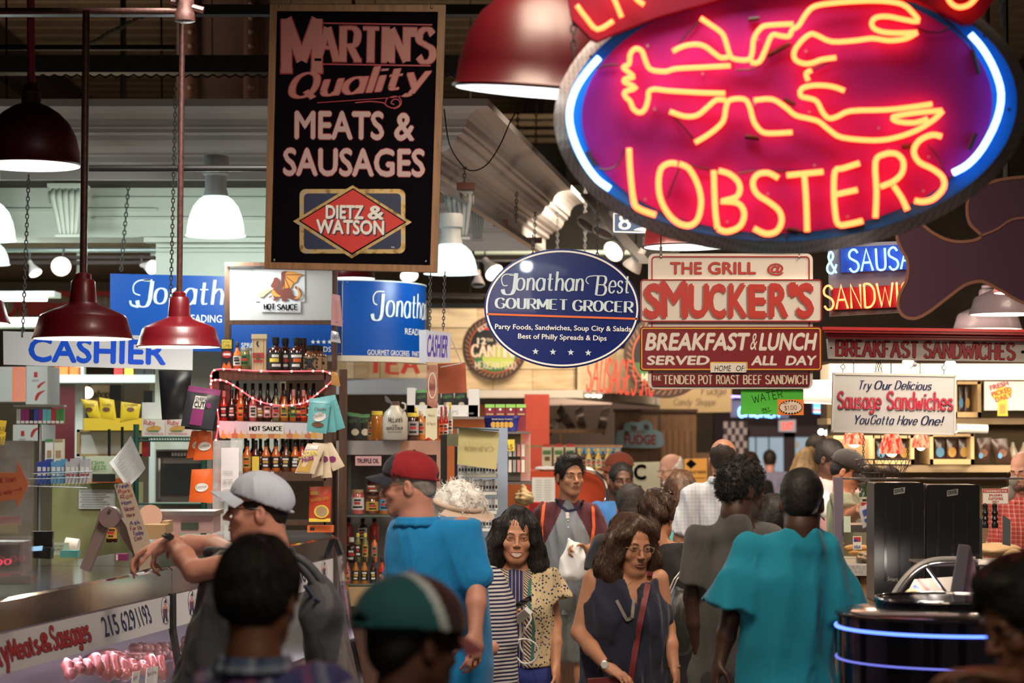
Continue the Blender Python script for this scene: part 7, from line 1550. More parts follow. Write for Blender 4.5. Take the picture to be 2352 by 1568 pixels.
AR=Front(7.58); t=sign('arrow_sign','orange paper arrow with handwriting taped to the clear shield',AR,[(-40,1085),(39,1085),(40,1058),(66,1111),(40,1166),(36,1146),(-40,1158)],.002,gm('arrow_orange',(.72,.22,.11),.7),'sign')
m=MB()
for s_,a,b,h_ in(('LINE Start',(-12,1110),(38,1104),11),('this way',(-14,1138),(28,1132),11)):
 for st in stroke_px(s_,a,b,h_,3):line_px(m,st,1.3,AR,.001)
line_px(m,[(31,1126),(50,1122),(46,1118)],1.4,AR,.001); line_px(m,[(50,1122),(47,1128)],1.4,AR,.001); m.build('handwriting',MATS['ink_red'],t)
carton('taped_note','pink printed strip taped on the shield under the arrow','note',-20,1184,48,1206,7.57,.002,gm('strip_pink',(.60,.40,.40),.7),text=(('AT THE START OF THE LINE',(-16,1195),(46,1190),5,0,MATS['ink_red']),)); carton('taped_note','yellowish curled note taped near the bottom of the shield','note',-8,1204,40,1224,7.56,.002,gm('note_yellow',(.55,.52,.36),.7))
t=thing('scale_display','grey scale display with red digits behind the clear shield','scale',P(20,1335,8.1)); m=MB(); pbox(m,-100,1244,52,1316,8.1,.15); m.build('display_body',mat('body_lilac',(.26,.22,.25),.4),t); m=MB(); F8=Front(8.09); plate(m,[(-90,1254),(46,1250),(46,1300),(-90,1304)],F8,0,-.004); m.build('display_window',mat('window_dark',(.04,.015,.02),.1),t); m=MB(); letters(m,'0.00',(-40,1300),(26,1296),14,F8,off=.002,lean=.1); m.build('digits',glow('digit_red',(1,.05,.12),1.5),t)
m=MB(); pbox(m,-150,1322,70,1342,7.75,.10); t=single(m,'steel_rail',M_steelp,'polished steel rail at the foot of the clear shield','rail')
PORK=gm('pork',(.42,.12,.11),.25,coat=.6,sss=.1); PALE=gm('bratwurst',(.48,.28,.22),.3,coat=.5)
def link(pts,r,mt_,label,group,wob=.12):
 m=MB(); n=len(pts); m.tube([V(p)for p in pts],[r*(.35 if i in(0,n-1)else 1)*(1+wob*math.sin(i*2.1))for i in range(n)],10); return single(m,'sausage',mt_,label,'sausage',group,smooth='all')
r_=random.Random(12)
def DP(px,py,v=-.25,z=None):Pl=Plane(DC(0,v,1),cv); return Pl(px,py)
t=thing('meat_tray','white tray under the pink link sausages','tray',DP(250,1575)); m=MB(); cbox(m,.95,2.0-.12,-.52,-.02,.76,.80); m.build('tray_body',mat('tray_white',(.62,.60,.64),.3),t)
for i in range(11):
 x=165+i*21; link([DP(x-14+k*3.2,1512+8*math.sin(k*.7+i)+k*9-(i%2)*6,-.10+.01*k)for k in range(6)],.026,PORK,'fat pink sausage link in the near half of the case, %s along'%ORD[i],'pink link sausages in the case')
for i in range(3):link([DP(255+(60-i*12)*math.cos(a),1518+(14-i*3)*math.sin(a)-i*6,-.25+.1*math.sin(a))for a in[PI*.15+k*.42 for k in range(13)]],.019,PORK,'coiled long pink sausage behind the link sausages','coiled pink sausages in the case',.04)
for i in range(14):x=300+(i%7)*15+r_.uniform(-3,3); y=1486+(i//7)*17+r_.uniform(-3,3); link([DP(x+k*6,y+k*1.5*math.sin(i),-.42+.02*k+.04*(i//7))for k in range(5)],.022,PALE,'short pale sausage piled by the black mullion, %s row, %s'%(ORD[i//7],ORD[i%7]),'pale sausages by the mullion')
for i in range(20):x=418+(i%7)*13+r_.uniform(-3,3); y=1468+(i//7)*20+r_.uniform(-3,3); link([DP(x+k*5,y+k*1.5*math.sin(i),-.40+.02*k+.06*(i//7))for k in range(5)],.024,PORK if i%3 else PALE,'sausage in the far half of the case, %s row, %s'%(ORD[i//7],ORD[i%7]),'sausages in the far half of the case')
for i,(x0,y0,x1,y1)in enumerate(((306,1540,322,1568),(338,1530,364,1568),(434,1524,452,1562),(456,1516,478,1554))):
 F_=Plane(DC(0,-.02,1),cv); t=sign('price_card','small white price card standing %s'%('in front of the pink links','beside the first price card','in the far half of the case','closest to the dark hair')[i],F_,[(x0,y0+3),(x1,y0),(x1-4,y1+6),(x0-4,y1+8)],.003,M_paper,'card'); m=MB(); letters(m,'$4.99',(x0+2,y0+22),(x1-5,y0+18),8,F_,off=.001); m.build('lettering',MATS['ink_plum'],t)
for i,(x0,y0,x1,y1,lb)in enumerate(((-60,842,60,922,'white carton with a red swoosh at the frame edge'),(60,840,108,928,'white carton with red swooshes standing under the cashier sign'),(30,975,98,1012,'white swoosh carton lower down behind the hanging strips'))):
 carton('carton',lb,'box',x0,y0,x1,y1,14.5,.4,gm('carton_white',(.56,.56,.55),.7),[(catmull([(x1-28,y1-12),(x1-22,y1-26),(x1-4,y1-32),(x1-16,y1-22),(x1-24,y1-8),(x1-28,y1-12)],3),LAB.red),(catmull([(x1-22,y1-42),(x1-12,y1-50),(x1-3,y1-52),(x1-12,y1-44),(x1-20,y1-36),(x1-22,y1-42)],3),LAB.red),(rect(x0+18,y0+14,x0+26,y0+26),LAB.red)],text=(('KEEP DRY',(x0+14,y0+36),(x0+30,y0+36),5,0,LAB.grey),))
carton('coloured_card','salmon card hanging under the cashier sign near the frame edge','card',28,842,58,922,11.2,.004,gm('salmon_card',(.60,.24,.16),.7))
for i,(c4)in enumerate((((186,916),(224,920),(232,962),(204,958)),((228,912),(262,918),(268,966),(230,960)),((278,922),(324,928),(318,962),(276,970)))):pouch('chip_bag','yellow snack bag, %s in the yellow display box'%('the one by the tan shop sign','the middle one','the one nearest the black vinyl bag')[i],c4,14.0,gm('yellow_foil',(.72,.50,.03),.3),[(ellipse_px((c4[0][0]+c4[1][0])/2,940,9,5,n=10),LAB.brown)],[('CHIPS',(c4[0][0]+8,932),(c4[1][0]-6,933),6,LAB.brown)],seed=i)
carton('display_box','yellow display box holding the yellow snack bags','box',192,960,326,988,14.0,.3,gm('yellow_card',(.70,.46,.03),.6)); t=thing('whiteboard','small whiteboard in a pale wooden frame under the yellow display box','board',P(250,1048,14.2)); m=MB(); pbox(m,182,992,318,1042,14.2,.02); m.build('board_face',M_paper,t)
for a in((176,986,324,992),(176,1042,324,1048),(176,986,183,1048),(317,986,324,1048)):m=MB(); pbox(m,*a,14.18,.04); m.build('frame_strip',gm('pine',(.50,.36,.18),.6),t)
for i,x0 in enumerate((326,380)):carton('tuna_carton','white tuna carton with red lettering on the green wire shelf, %s one'%('inner' if i else 'outer'),'box',x0,963,x0+(53 if not i else 62),1002,13.2,.2,gm('carton_cream',(.60,.58,.52),.7),[(catmull([(x0+10,984),(x0+22,978),(x0+38,978),(x0+44,984),(x0+30,991),(x0+12,990),(x0+10,984)],3),LAB.gold),(rect(x0+14,988,x0+38,991),LAB.green)],text=(('Ruby',(x0+4,975),(x0+30,975),10,0,LAB.red,dict(font='s',thick=15)),('WHITE TUNA ALBACORE',(x0+6,998),(x0+50,998),4,0,LAB.red)))
carton('carton','plain pale carton stacked on the outer tuna carton','box',326,924,378,962,13.3,.2,gm('carton_grey',(.48,.50,.46),.7)); carton('black_speaker','small black box hanging above the yellow bags','speaker',252,884,278,920,14.6,.1,CAPB); carton('black_speaker','small black box above the stacked pale carton','speaker',330,897,350,924,14.0,.1,CAPB)
t=thing('wire_shelf','dark green wire shelf carrying the tuna cartons','shelf',P(380,1015,13.2)); t.location.z=0; WL[t.name]=V(t.location); GW=gm('wire_green',(.015,.07,.045),.4)
m=MB()
for y in(1004,1012,1157):m.tube([P(312,y,13.15),P(470,y,13.15)],.006,5); m.tube([P(312,y,13.32),P(470,y,13.32)],.006,5)
for i in range(26):x=313+i*6.2; m.tube([P(x,1004,13.15),P(x+3,1012,13.15)],.003,4); m.tube([P(x,1003,13.15),P(x,1003,13.32)],.003,4)
m.build('wire_deck',GW,t)
for x,y0 in((313,974),(469,974)):m=MB(); a=P(x,y0,13.15); m.tube([a,V((a.x,a.y,0))],.018,8); m.build('post',GW,t)
for i,(x,c_)in enumerate(((251,'black post by the whiteboard'),(281,'second black post by the whiteboard'))):m=MB(); m.tube([P(x,985-5*i,13.9),P(x,1052,13.9)],.010,6); single(m,'black_post',CAPB,c_,'post')
carton('syrup_bottle','small red-labelled can on the shelf behind the green post','can',326,1010,342,1048,13.3,.05,LAB.red)
for i,(c4,lb)in enumerate(((((251,1062),(300,1000),(334,1075),(292,1120)),'curled sheaf of printed white pages hanging beside the green post'),)):
 m=MB(); TL,TR,BR,BL=c4
 def pg(u,v,o=0):x=(TL[0]*(1-u)+TR[0]*u)*(1-v)+(BL[0]*(1-u)+BR[0]*u)*v; y=(TL[1]*(1-u)+TR[1]*u)*(1-v)+(BL[1]*(1-u)+BR[1]*u)*v; return P(x,y,12.9+o)+V((0,.05*math.sin(u*3),0))
 for o in(0,.012,.024):m.grid(lambda u,v:pg(u,v,o),8,8)
 t=thing('hanging_pages',lb,'paper',base_of(m)); m.build('page',M_paper,t,smooth='all'); m=MB()
 for k in range(14):v=.08+k*.062; m.add([pg(.1,v,-.004),pg(.85,v,-.004),pg(.85,v+.02,-.004),pg(.1,v+.02,-.004)],[(0,1,2,3)])
 m.build('print_lines',mat('print_greyline',(.42,.42,.42)),t)
t=thing('microwave','stainless microwave with a dark window on the back counter','microwave',P(412,1155,13.3)); m=MB(); pbox(m,358,1032,472,1153,13.3,.35); m.build('oven_body',mat('oven_grey',(.22,.21,.20),.3,.8),t); m=MB(); pbox(m,372,1064,460,1136,13.28,.02); m.build('door_window',gm('oven_window',(.03,.035,.035),.12),t); m=MB(); pbox(m,360,1036,470,1050,13.28,.02); m.build('control_panel',CAPB,t)
for i in range(8):m=MB(); pbox(m,394+i*7,1039,399+i*7,1047,13.27,.01); m.build('push_button',LAB.grey,t)
m=MB(); pbox(m,364,1052,368,1146,13.24,.03); m.build('door_handle',M_chrome,t); m=MB(); pbox(m,300,1158,480,1200,13.4,.3); m.box(P(390,1180,13.55)*1-V((0,0,.7)),(.4,.25,1.0)); single(m,'back_counter',gm('counter_pale',(.34,.32,.26),.5),'pale back counter under the microwave','counter')
t=thing('juice_machine','cream juice machine with a green logo and an orange sticker','machine',P(240,1180,13.6)); m=MB(); pbox(m,196,1048,284,1100,13.6,.4); m.build('machine_head',gm('machine_cream',(.50,.54,.38),.4),t); m=MB(); pbox(m,120,1110,302,1400,13.7,.4); m.v=[(p[0],p[1],p[2]if p[2]>1.4 else 0)for p in m.v]; m.build('machine_body',gm('machine_olive',(.33,.33,.15),.5),t)
m=MB(); F13=Front(13.58); letters(m,"FRESH'N",(196,1066),(238,1066),7,F13,'s',thick=18,lean=.1); letters(m,'SQUEEZE',(196,1077),(244,1077),8,F13,'s',thick=18,lean=.1); m.add([F13(*p,.002)for p in ellipse_px(267,1073,8,8,n=14)],[tuple(range(14))],1); m.add([F13(*p,.002)for p in rect(212,1088,265,1106)],[(0,1,2,3)],2); m.add([F13(*p,.001)for p in rect(190,1098,290,1108)],[(0,1,2,3)],3); m.build('machine_label',[LAB.green,LAB.orange,LAB.black,LAB.orange],t)
t=thing('paper_table','white printed table taped on the olive machine','paper',P(220,1168,13.68)); m=MB(); pbox(m,181,1124,264,1168,13.68,.004); m.build('sheet',M_paper,t); m=MB(); F14=Front(13.67)
for k in range(7):m.add([F14(184+(k%2)*4,1128+k*5.5),F14(258-(k*13)%20,1128+k*5.5),F14(258-(k*13)%20,1130+k*5.5),F14(184+(k%2)*4,1130+k*5.5)],[(0,1,2,3)])
m.build('print_lines',MATS['print_greyline'],t)
WIRE=gm('wire_chrome',(.45,.45,.45),.3,metal=.8); t=thing('wire_basket','tilted chrome wire basket of blue and silver medicine boxes','basket',P(140,1120,12.6)); m=MB()
for k in range(16):m.tube([P(78+k*8.4,1092-k*.6,12.5),P(66+k*8.6,1118-k*.2,12.55)],.0022,4)
for a,b in(((74,1088),(212,1082)),((66,1100),(208,1096)),((64,1116),(200,1120))):m.tube([P(*a,12.5),P(*b,12.5)],.003,4)
m.build('wire_frame',WIRE,t)
for i in range(11):x=84+i*11; bx=carton('medicine_box','slim medicine box in the tilted wire basket, %s'%('blue and white' if i<3 else 'sky blue' if i<6 else 'silver with a red edge')+', '+ORD[i],'box',x,1060-(i%3)*3-(i>6)*4,x+12,1112-i*.5,12.6+.02*(i%3),.05,LAB.blue if i<3 else LAB.skyblue if i<6 else gm('silver_card',(.42,.42,.44),.3),[(rect(x+2,1072,x+10,1082),LAB.white),(rect(x+2,1088,x+10,1092),LAB['red' if i>5 else 'white'])],group='medicine boxes in the tilted basket')
m=MB(); a=P(92,940,12.8); m.tube([a,V((a.x,a.y,0))],.012,8); single(m,'rack_post',WIRE,'chrome post of the small goods rack by the cartons','post'); hbar('peg_bar','chrome bar from which the small packets hang',34,150,930,934,12.7,WIRE,'bar')
for i in range(11):x=38+i*10; carton('hanging_packet','small packet hanging from the chrome bar, %s'%('dark with a white foot' if i<6 else 'pale green and red')+', '+ORD[i],'packet',x,938+(i%2)*2,x+9,974-(i%3)*2,12.68,.02,LAB[('grey','purple','purple','black','blue','purple','teal','teal','red','green','green')[i]],[(rect(x,966,x+8,972),LAB.white)],group='small packets on the chrome bar')
for i,(c4)in enumerate((((-30,962),(16,966),(8,1004),(-30,1000)),((-30,995),(14,992),(10,1022),(-30,1020)))):pouch('candy_bag','yellow candy bag at the frame edge, %s one'%('upper' if not i else 'lower'),c4,12.4,MATS['goods_yellow_foil'],text=(('MILLS',(-16,986+i*24),(12,988+i*22),8,LAB.brown),))
for i,(x0,x1,c_,lb)in enumerate(((104,122,'white','small juice carton with a green top beside the post'),(124,144,'cream','small cream carton with brown figures beside the post'))):carton('juice_carton',lb,'carton',x0,1008,x1,1062,13.4,.06,LAB[c_],[(rect(x0,1008,x1,1014),LAB['green' if not i else 'tan']),(rect(x0+4,1034,x1-4,1050),LAB.tan)])
for i in range(7):x=190+i*24; carton('shelf_pack','coloured packet on the white shelf under the cashier sign, %s along'%ORD[i],'packet',x-78 if i<3 else x,842,(x-78 if i<3 else x)+20,861,16.5,.1,LAB[('orange','orange','orange','red','yellow','black','black')[i]],group='packets on the upper white shelf')
carton('red_post','dark red painted post behind the yellow snack bags','post',120,888,172,1060,17.5,.1,gm('post_oxblood',(.12,.012,.015),.5))
for i,(x,h_,wd,b_,cp,lb,k,tx)in enumerate(((852,48,16,'amber',LAB.brown,'tan','jar','narrow amber jar at the cabinet edge'),(866,66,28,'amber',LAB.yellow,None,'jar','honey jar with a yellow lid beside the syrup jug'),(948,62,28,'dark',LAB.yellow,'grey','jar','dark preserve jar with a yellow lid behind the syrup jug'),(967,68,20,'amber',LAB.cream,'tan','tall','small amber flask on the cabinet beside the dark jar'),(979,55,18,'red',CAPB,'gold','tall','short red bottle by the brown banner'),(955,75,12,'dark',LAB.yellow,'white','tall','yellow-capped bottle behind the preserve jar'))):
 bottle(x,1010,h_,wd,13.2+(.06*i if i else.1),b_,cp,lb,tx,k,name='jar' if k=='jar' else 'bottle',cat='jar' if k=='jar' else 'bottle')
t=bottle(907,1010,88,58,13.15,gm('stoneware',(.46,.43,.36),.35),gm('cork_brown',(.12,.06,.05)),None,'grey-beige maple syrup jug with a brown cap on the cabinet','jug',name='syrup_jug',cat='jug',n=28)
class Cy:
 def __init__(s,x,d,r):s.c=P(x,900,d); s.x,s.d,s.r=x,d,r*d/FPX; s.n=V((0,-1,0))
 def __call__(s,x,y,off=0):th=(x-s.x)*s.d/FPX/s.r; return V((s.c.x+math.sin(th)*(s.r+off),s.c.y-math.cos(th)*(s.r+off),P(s.x,y,s.d-s.r).z))
cy=Cy(907,13.15,29.4); m=MB(); letters(m,"McLure's",(893,970),(926,968),12,cy,'s',thick=14,lean=.15); letters(m,'PURE',(903,979),(914,979),4,cy); letters(m,'MAPLE SYRUP',(888,987),(928,987),7,cy,bold=.02); letters(m,'Quality of Fancy Grade',(892,993),(924,993),3.5,cy); m.build('lettering',LAB.black,t)
m=MB(); m.tube([P(924,925,13.15),P(931,928,13.1),P(931,938,13.1),P(925,944,13.15)],.006,6); m.build('handle',MATS['goods_stoneware'],t); m=MB(); Fj=Front(13.05); plate(m,catmull([(884,908),(895,916),(902,930),(896,926),(886,922),(884,908)],3)[:-1],Fj,0,-.003); m.build('price_flag',gm('flag_grey',(.12,.12,.13)),t)
for i in range(4):x=(950,964,1022,1034)[i]; bottle(1014+i*10 if i<2 else x,998 if i>1 else 1008,74,12,13.0+.03*i,'red' if i<2 else 'clear',LAB.red if i<2 else LAB['yellow' if i==3 else 'tan'],('orange','white','white','white')[i],('slim hot sauce bottle beside the brown banner','slim red bottle behind the brown banner','slim pale bottle next to the yellow sheet','slim bottle with a yellow cap next to the yellow sheet')[i],name='slim_bottle')
for i,c4 in enumerate((((798,946),(830,950),(838,1008),(796,1008)),((824,952),(850,950),(852,1010),(828,1008)))):pouch('chip_bag','black snack bag with a green top on the cabinet, %s'%('the outer one' if not i else 'the one against the honey jar'),c4,13.5,LAB.black,[(ellipse_px((c4[0][0]+c4[1][0])/2+2,992,9,8,n=10),LAB.cream)],seal=LAB.green,text=(('NEW',(c4[0][0]+4,972),(c4[0][0]+22,970),8,LAB.green),),seed=i)
t=thing('display_tray','white cardboard tray of black snack bags above the cabinet','tray',P(1010,955,14.0)); WC=gm('tray_card',(.60,.62,.64),.6)
for a in((935,930,1098,956),(935,890,952,956),(1076,893,1100,956)):m=MB(); pbox(m,*a,14.0,.05 if a[0]==935 and a[2]>1000 else.35); m.build('tray_wall',WC,t)
m=MB(); F15=Front(13.99); letters(m,'CRISPS',(1006,951),(1053,951),9,F15,bold=0); letters(m,'BAKED',(1072,951),(1088,951),4,F15); m.build('lettering',LAB.grey,t)
for i in range(4):pouch('chip_bag','black and green snack bag in the white cardboard tray, %s along'%ORD[i],((955+i*30,896),(982+i*30,895),(984+i*30,940),(953+i*30,940)),14.1,LAB.black,[(ellipse_px(970+i*30,928,7,5,n=10),LAB.cream)],seal=LAB.green,text=(('NEW',(958+i*30,916),(978+i*30,914),7,LAB.green),),group='black and green bags in the white tray',seed=i)
for i in range(4):carton('biscuit_box','tall maroon box with a green lid, %s from the white tray'%ORD[i],'box',1114+i*24,934,1136+i*24,990,14.3,.08,LAB.purple if 0 else gm('box_maroon',(.16,.015,.03),.5),[(rect(1114+i*24,928,1136+i*24,936),gm('lid_green',(.22,.45,.10),.5)),(ellipse_px(1125+i*24,940,3,3,n=8),LAB.white),(rect(1117+i*24,949,1133+i*24,953),LAB.tan)],group='maroon boxes with green lids')
t=thing('cookie_tub','blue tub of butter cookies on the plastic tower','tub',P(1152,990,14.2)); m=MB(); c_=P(1152,990,14.2); s=14.2/FPX; m.lathe([(36*s,0),(40*s,28*s),(43*s,30*s),(43*s,35*s),(.001,35*s)],c_,24,sx=1,sy=.5); m.build('tub_body',gm('tub_blue',(.02,.025,.20),.3),t,smooth=40); F16=Front(14.2-43*s*.5-.004); m=MB()
for i in range(5):m.add([F16(*p)for p in ellipse_px(1133+i*10,975,6,7,n=10)],[tuple(range(10))],0)
letters(m,'Danish Butter Cookies',(1130,964),(1176,964),4,F16,m=1); m.build('printed_label',[LAB.gold,LAB.white],t)
for i,(x,yb_,h_,wd,b_,cp,lb,k,tx)in enumerate(((822,1180,56,30,'pink',LAB.tan,'white','jar','wide jar with a white label on the upper glass shelf'),(855,1180,42,30,'brown',LAB.brown,'gold','jar','squat jar with a yellow label on the upper glass shelf'),(856,1136,34,30,'dark',CAPB,'brown','jar','dark jar stacked on the squat yellow jar'),(884,1180,50,26,'amber',LAB.tan,'skyblue','jar','blue-labelled jar beside the older man'),
 (807,1292,58,26,'dark',LAB.white,'black','flask','dark flask with a white cap in the cabinet'),(822,1290,66,14,'olive',LAB.yellow,'black','tall','tall bottle with a yellow cap, first of two'),(839,1290,66,14,'olive',LAB.yellow,'gold','tall','tall bottle with a yellow cap, second of two'),(860,1290,60,14,'orange',CAPB,'tan','tall','orange bottle beside the yellow-capped pair'),(800,1245,56,24,'red',CAPB,None,'flask','red liqueur-like bottle at the back of the cabinet'),(833,1240,50,22,'dark',CAPB,'white','flask','dark bottle at the back of the cabinet'),(860,1240,50,22,'red',CAPB,None,'flask','second red bottle at the back of the cabinet'))):
 bottle(x,yb_,h_,wd,GD+(.12 if i<8 else.3),b_,cp,lb,tx,k,name='jar' if k=='jar' else 'bottle',cat='jar' if k=='jar' else 'bottle')
for i in range(6):x=797+i*20; bottle(x,1340,62,16,GD+.06,('pink','amber','amber','dark','red','orange')[i],CAPB,('pink','black','black','black','red','gold')[i],'small hot sauce bottle on the lower cabinet shelf, %s from the rack'%ORD[i],lab2='gold',group='small hot sauces on the lower cabinet shelf',seed=i)
carton('open_carton','open brown cardboard carton under the lower cabinet shelf','box',797,1350,856,1392,GD-.08,.2,M_card)
for j,(y,n_)in enumerate(((1087,13),(1127,13),(1171,13),(1211,12))):
 for i in range(n_):x=1053+i*7; carton('spice_packet','little white and silver spice packet, %s in the %s row of the spice rack'%(ORD[i],('top','second','third','lowest')[j]),'packet',x,y-24-(i*5)%4,x+6,y,SD+.02,.05,(LAB.white,gm('silver_card',(.42,.42,.44),.3),LAB.grey)[i%3],[(rect(x+1,y-12,x+5,y-5),LAB.black)],group='spice packets, %s row'%('top','second','third','lowest')[j])
t=thing('plastic_tower','clear plastic goods tower with an olive header beside the spice rack','display',P(1192,1400,14.2)); t.location.z=0; WL[t.name]=V(t.location)
for a,mt_,nm in(((1166,990,1196,1012),MATS['cap_olive'],'header'),((1166,1012,1196,1106),mat('tower_stock',(.12,.11,.09),.4),'stock_panel'),((1196,996,1219,1106),ACR,'acrylic_sheet'),((1160,1104,1222,1112),M_brush,'shelf')):m=MB(); pbox(m,*a,14.2,.2); m.build(nm,mt_,t)
for i in range(10):x=1168+(i%5)*10; y=1040+(i//5)*36; carton('clip_packet','pale strip packet hanging in the plastic tower, %s row, %s'%('upper' if i<5 else 'lower',ORD[i%5]),'packet',x,y-20,x+7,y+8,14.15,.02,LAB[('white','grey','pink','white','tan')[i%5]],group='strip packets in the plastic tower')
carton('price_tag','yellow tag with black letters on the plastic tower','tag',1165,1009,1182,1035,14.1,.004,LAB.yellow,text=(('LS',(1166,1031),(1177,1031),10,0,LAB.black,dict(font='s',thick=18,serif=8)),))
Z=Sdf(); Z.ell(P(1204,1144,13.6),(.06,.05,.045),.02); Z.cap(P(1204,1128,13.6),P(1200,1112,13.6),.022,.010,.03); Z.disp=curl(91,.006,130); o=sdf_obj(Z,'candy_bag',gm('candy_film',(.42,.30,.14),.55),.007,None); tag(o,'clear bag of yellow sweets tied at the neck','bag'); carton('red_crate','small red crate under the bag of sweets','crate',1216,1154,1256,1176,13.7,.2,LAB.red)
t=thing('orange_case','red-orange curved deli case with a printed menu on its end','display case',P(1300,1300,16.8)); t.location.z=0; WL[t.name]=V(t.location); F17=Front(16.8); m=MB(); pts=[(1218,1082)]+[(1340+50*math.sin(a),1132-50*math.cos(a))for a in[k*PI/12 for k in range(13)]]+[(1230,1182)]; plate(m,pts,F17,0,-.9); m.build('case_end',gm('case_orange',(.52,.06,.015),.35),t)
m=MB(); plate(m,rect(1222,1096,1275,1160),F17,.01,0); m.build('menu_sheet',M_paper,t); m=MB()
for k in range(10):m.add([F17(1230+c_,1102+k*5.5,.012)for c_ in(0,14)]+[F17(1230+c_,1103.5+k*5.5,.012)for c_ in(14,0)],[(0,1,2,3)]); m.add([F17(1250+c_,1102+k*5.5,.012)for c_ in(0,16)]+[F17(1250+c_,1103.5+k*5.5,.012)for c_ in(16,0)],[(0,1,2,3)])
m.build('print_lines',MATS['print_greyline'],t); a=P(1225,1180,16.8); m=MB(); m.box((a.x+.35,17.25,a.z/2),(.75,.88,a.z)); m.build('case_base',M_darkwood,t); m=MB(); m.grid(lambda u,v:P(1340+56*math.sin(u*1.6)+v*26,1132-56*math.cos(u*1.6),16.75)+V((0,.9*v,0)),12,2); m.build('curved_glass',MATS['guard_glass'],t,smooth=True)
m=MB(); m.tube([P(1340+54*math.sin(k*.16),1130-54*math.cos(k*.16),16.7)for k in range(14)],.012,6); m.build('chrome_rim',M_chrome,t,smooth='all'); Z=Sdf(); Z.ell(P(1260,1076,16.9),(.11,.1,.022),.02); Z.disp=fold(92,.006,50,40); o=sdf_obj(Z,'folded_cloth',M_paper,.01,None); tag(o,'folded white cloth on top of the orange deli case','cloth')
for i in range(3):x=1245+i*27; carton('milk_carton','green and white juice carton with a red cap, %s of three'%('first','middle','last')[i],'carton',x,1026,x+22,1080,17.6,.08,gm('carton_mint',(.52,.60,.44),.5),[(rect(x+2,1034,x+20,1044),LAB.green),(rect(x+6,1048,x+18,1058),LAB.brown),([(x,1026),(x+5,1019),(x+18,1019),(x+22,1026)],LAB.red)],group='juice cartons on the middle shelf')
for i in range(8):bottle(1330+i*11,1080,44 if i%2 else 50,11 if i%2 else 14,17.5+.05*(i%2),'dark' if i%2 else 'yellow',CAPB if i%2 else LAB.yellow,'cream','oil bottle on the middle shelf, %s'%(('dark, ' if i%2 else 'golden, ')+ORD[i]),'oil',group='oil bottles on the middle shelf',name='oil_bottle',n=12)
for i in range(6):x=1326+i*17; carton('oil_tin','blue and orange printed tin above the oil bottles, %s along'%ORD[i],'tin',x,1028,x+15,1042,17.8,.08,LAB.skyblue,[(rect(x+3,1031,x+12,1036),LAB.gold)],group='tins above the oil bottles')
slabbox('goods_shelf','pale shelf carrying the juice cartons and oil bottles','shelf',1215,1080,1440,1088,17.4,.5,M_cream)
for i,xx in enumerate((2132,2252)):
 pass
DX=thing('cutlery_dispenser','tall black plastic cutlery dispenser with two ribbed doors on the aisle side','dispenser',P(2130,1400,9.3)); PBK=gm('plastic_black',(.012,.011,.012),.28)
FX_=Front(9.3)
for k,(x0,x1)in enumerate(((2008,2122),(2128,2250))):
 m=MB(); plate(m,rrect(x0,1108+k*5,x1,1400 if k else 1385,7),FX_,0,-.20); m.build('tower_body',PBK,DX)
 for q in(.22,.50,.76):m=MB(); xx=x0+(x1-x0)*q-2; plate(m,rrect(xx,1145+6*k,xx+6,1335,2.9,3),FX_,.004,0); m.build('rib',gm('rib_black',(.02,.018,.018),.18),DX)
 m=MB(); cxx=x0+(58 if not k else 60); patch(m,[(cxx-13,1122+4*k),(cxx+13,1118+4*k),(cxx+12,1132+4*k),(cxx-13,1136+4*k)],FX_,.002,0); letters(m,'DIXIE',(cxx-10,1132+4*k),(cxx+10,1128+4*k),8,FX_,bold=.05,off=.003,m=1); m.build('maker_plate',[LAB.grey,LAB.black],DX)
m=MB(); letters(m,'SmartStock',(2038,1333),(2085,1336),9,FX_,bold=.02,off=.002,lean=.1); m.build('lettering',LAB.grey,DX); m=MB(); a=P(2006,1400,9.35); m.box((a.x+.22,9.45,a.z/2),(.46,.24,a.z)); m.build('dispenser_stand',PBK,DX)
m=MB(); m.tube([FX_(2124,1110,.006),FX_(2124,1330,.006)],.003,5); m.build('chrome_strip',M_chrome,DX)
Fc2=Front(10.9); t=sign('condiment_sign','small white and maroon condiments notice on the glass guard',Fc2,rect(2256,1122,2317,1158),.004,LAB.white); m=MB(); patch(m,rect(2258,1124,2315,1131),Fc2,.001); line_px(m,rect(2257,1123,2316,1157),1.2,Fc2,.0012,closed=True); m.build('header',LAB.red,t)
m=MB(); letters(m,'CONDIMENTS FOR',(2260,1130),(2313,1130),5,Fc2,bold=.03,off=.002,m=1); letters(m,"SMUCKER'S",(2272,1139),(2302,1139),5,Fc2,bold=.03); letters(m,'CUSTOMERS',(2270,1147),(2304,1147),5,Fc2,bold=.03); letters(m,'ONLY',(2279,1154),(2294,1154),5,Fc2,bold=.03); m.build('lettering',[LAB.red,LAB.white],t)
for i,(x,y)in enumerate(((2263,1212),(2285,1212))):m=MB(); s=11/FPX; m.lathe([(7*s,0),(8*s,8*s),(5*s,14*s),(8*s,20*s),(5*s,26*s),(8*s,34*s),(5*s,40*s),(6*s,52*s),(2*s,56*s)],P(x,y,10.9),14); single(m,'pepper_mill',PBK,'turned black pepper mill under the condiments notice, %s'%('nearer the dispenser' if not i else 'the farther one'),'pepper mill',smooth=40)
for i,(x0,y0,x1,y1,d_,lb)in enumerate(((2234,1180,2256,1285,9.6,'upright acrylic price panel beside the black dispenser'),(2303,1182,2321,1250,9.8,'second upright acrylic panel near the bald man'))):m=MB(); F_=Front(d_); plate(m,[(x0,y0),(x1,y0+12),(x1,y1+4),(x0,y1)],F_,0,-.006); single(m,'price_stand',gm('panel_smoke',(.12,.14,.15),.08),lb,'panel')
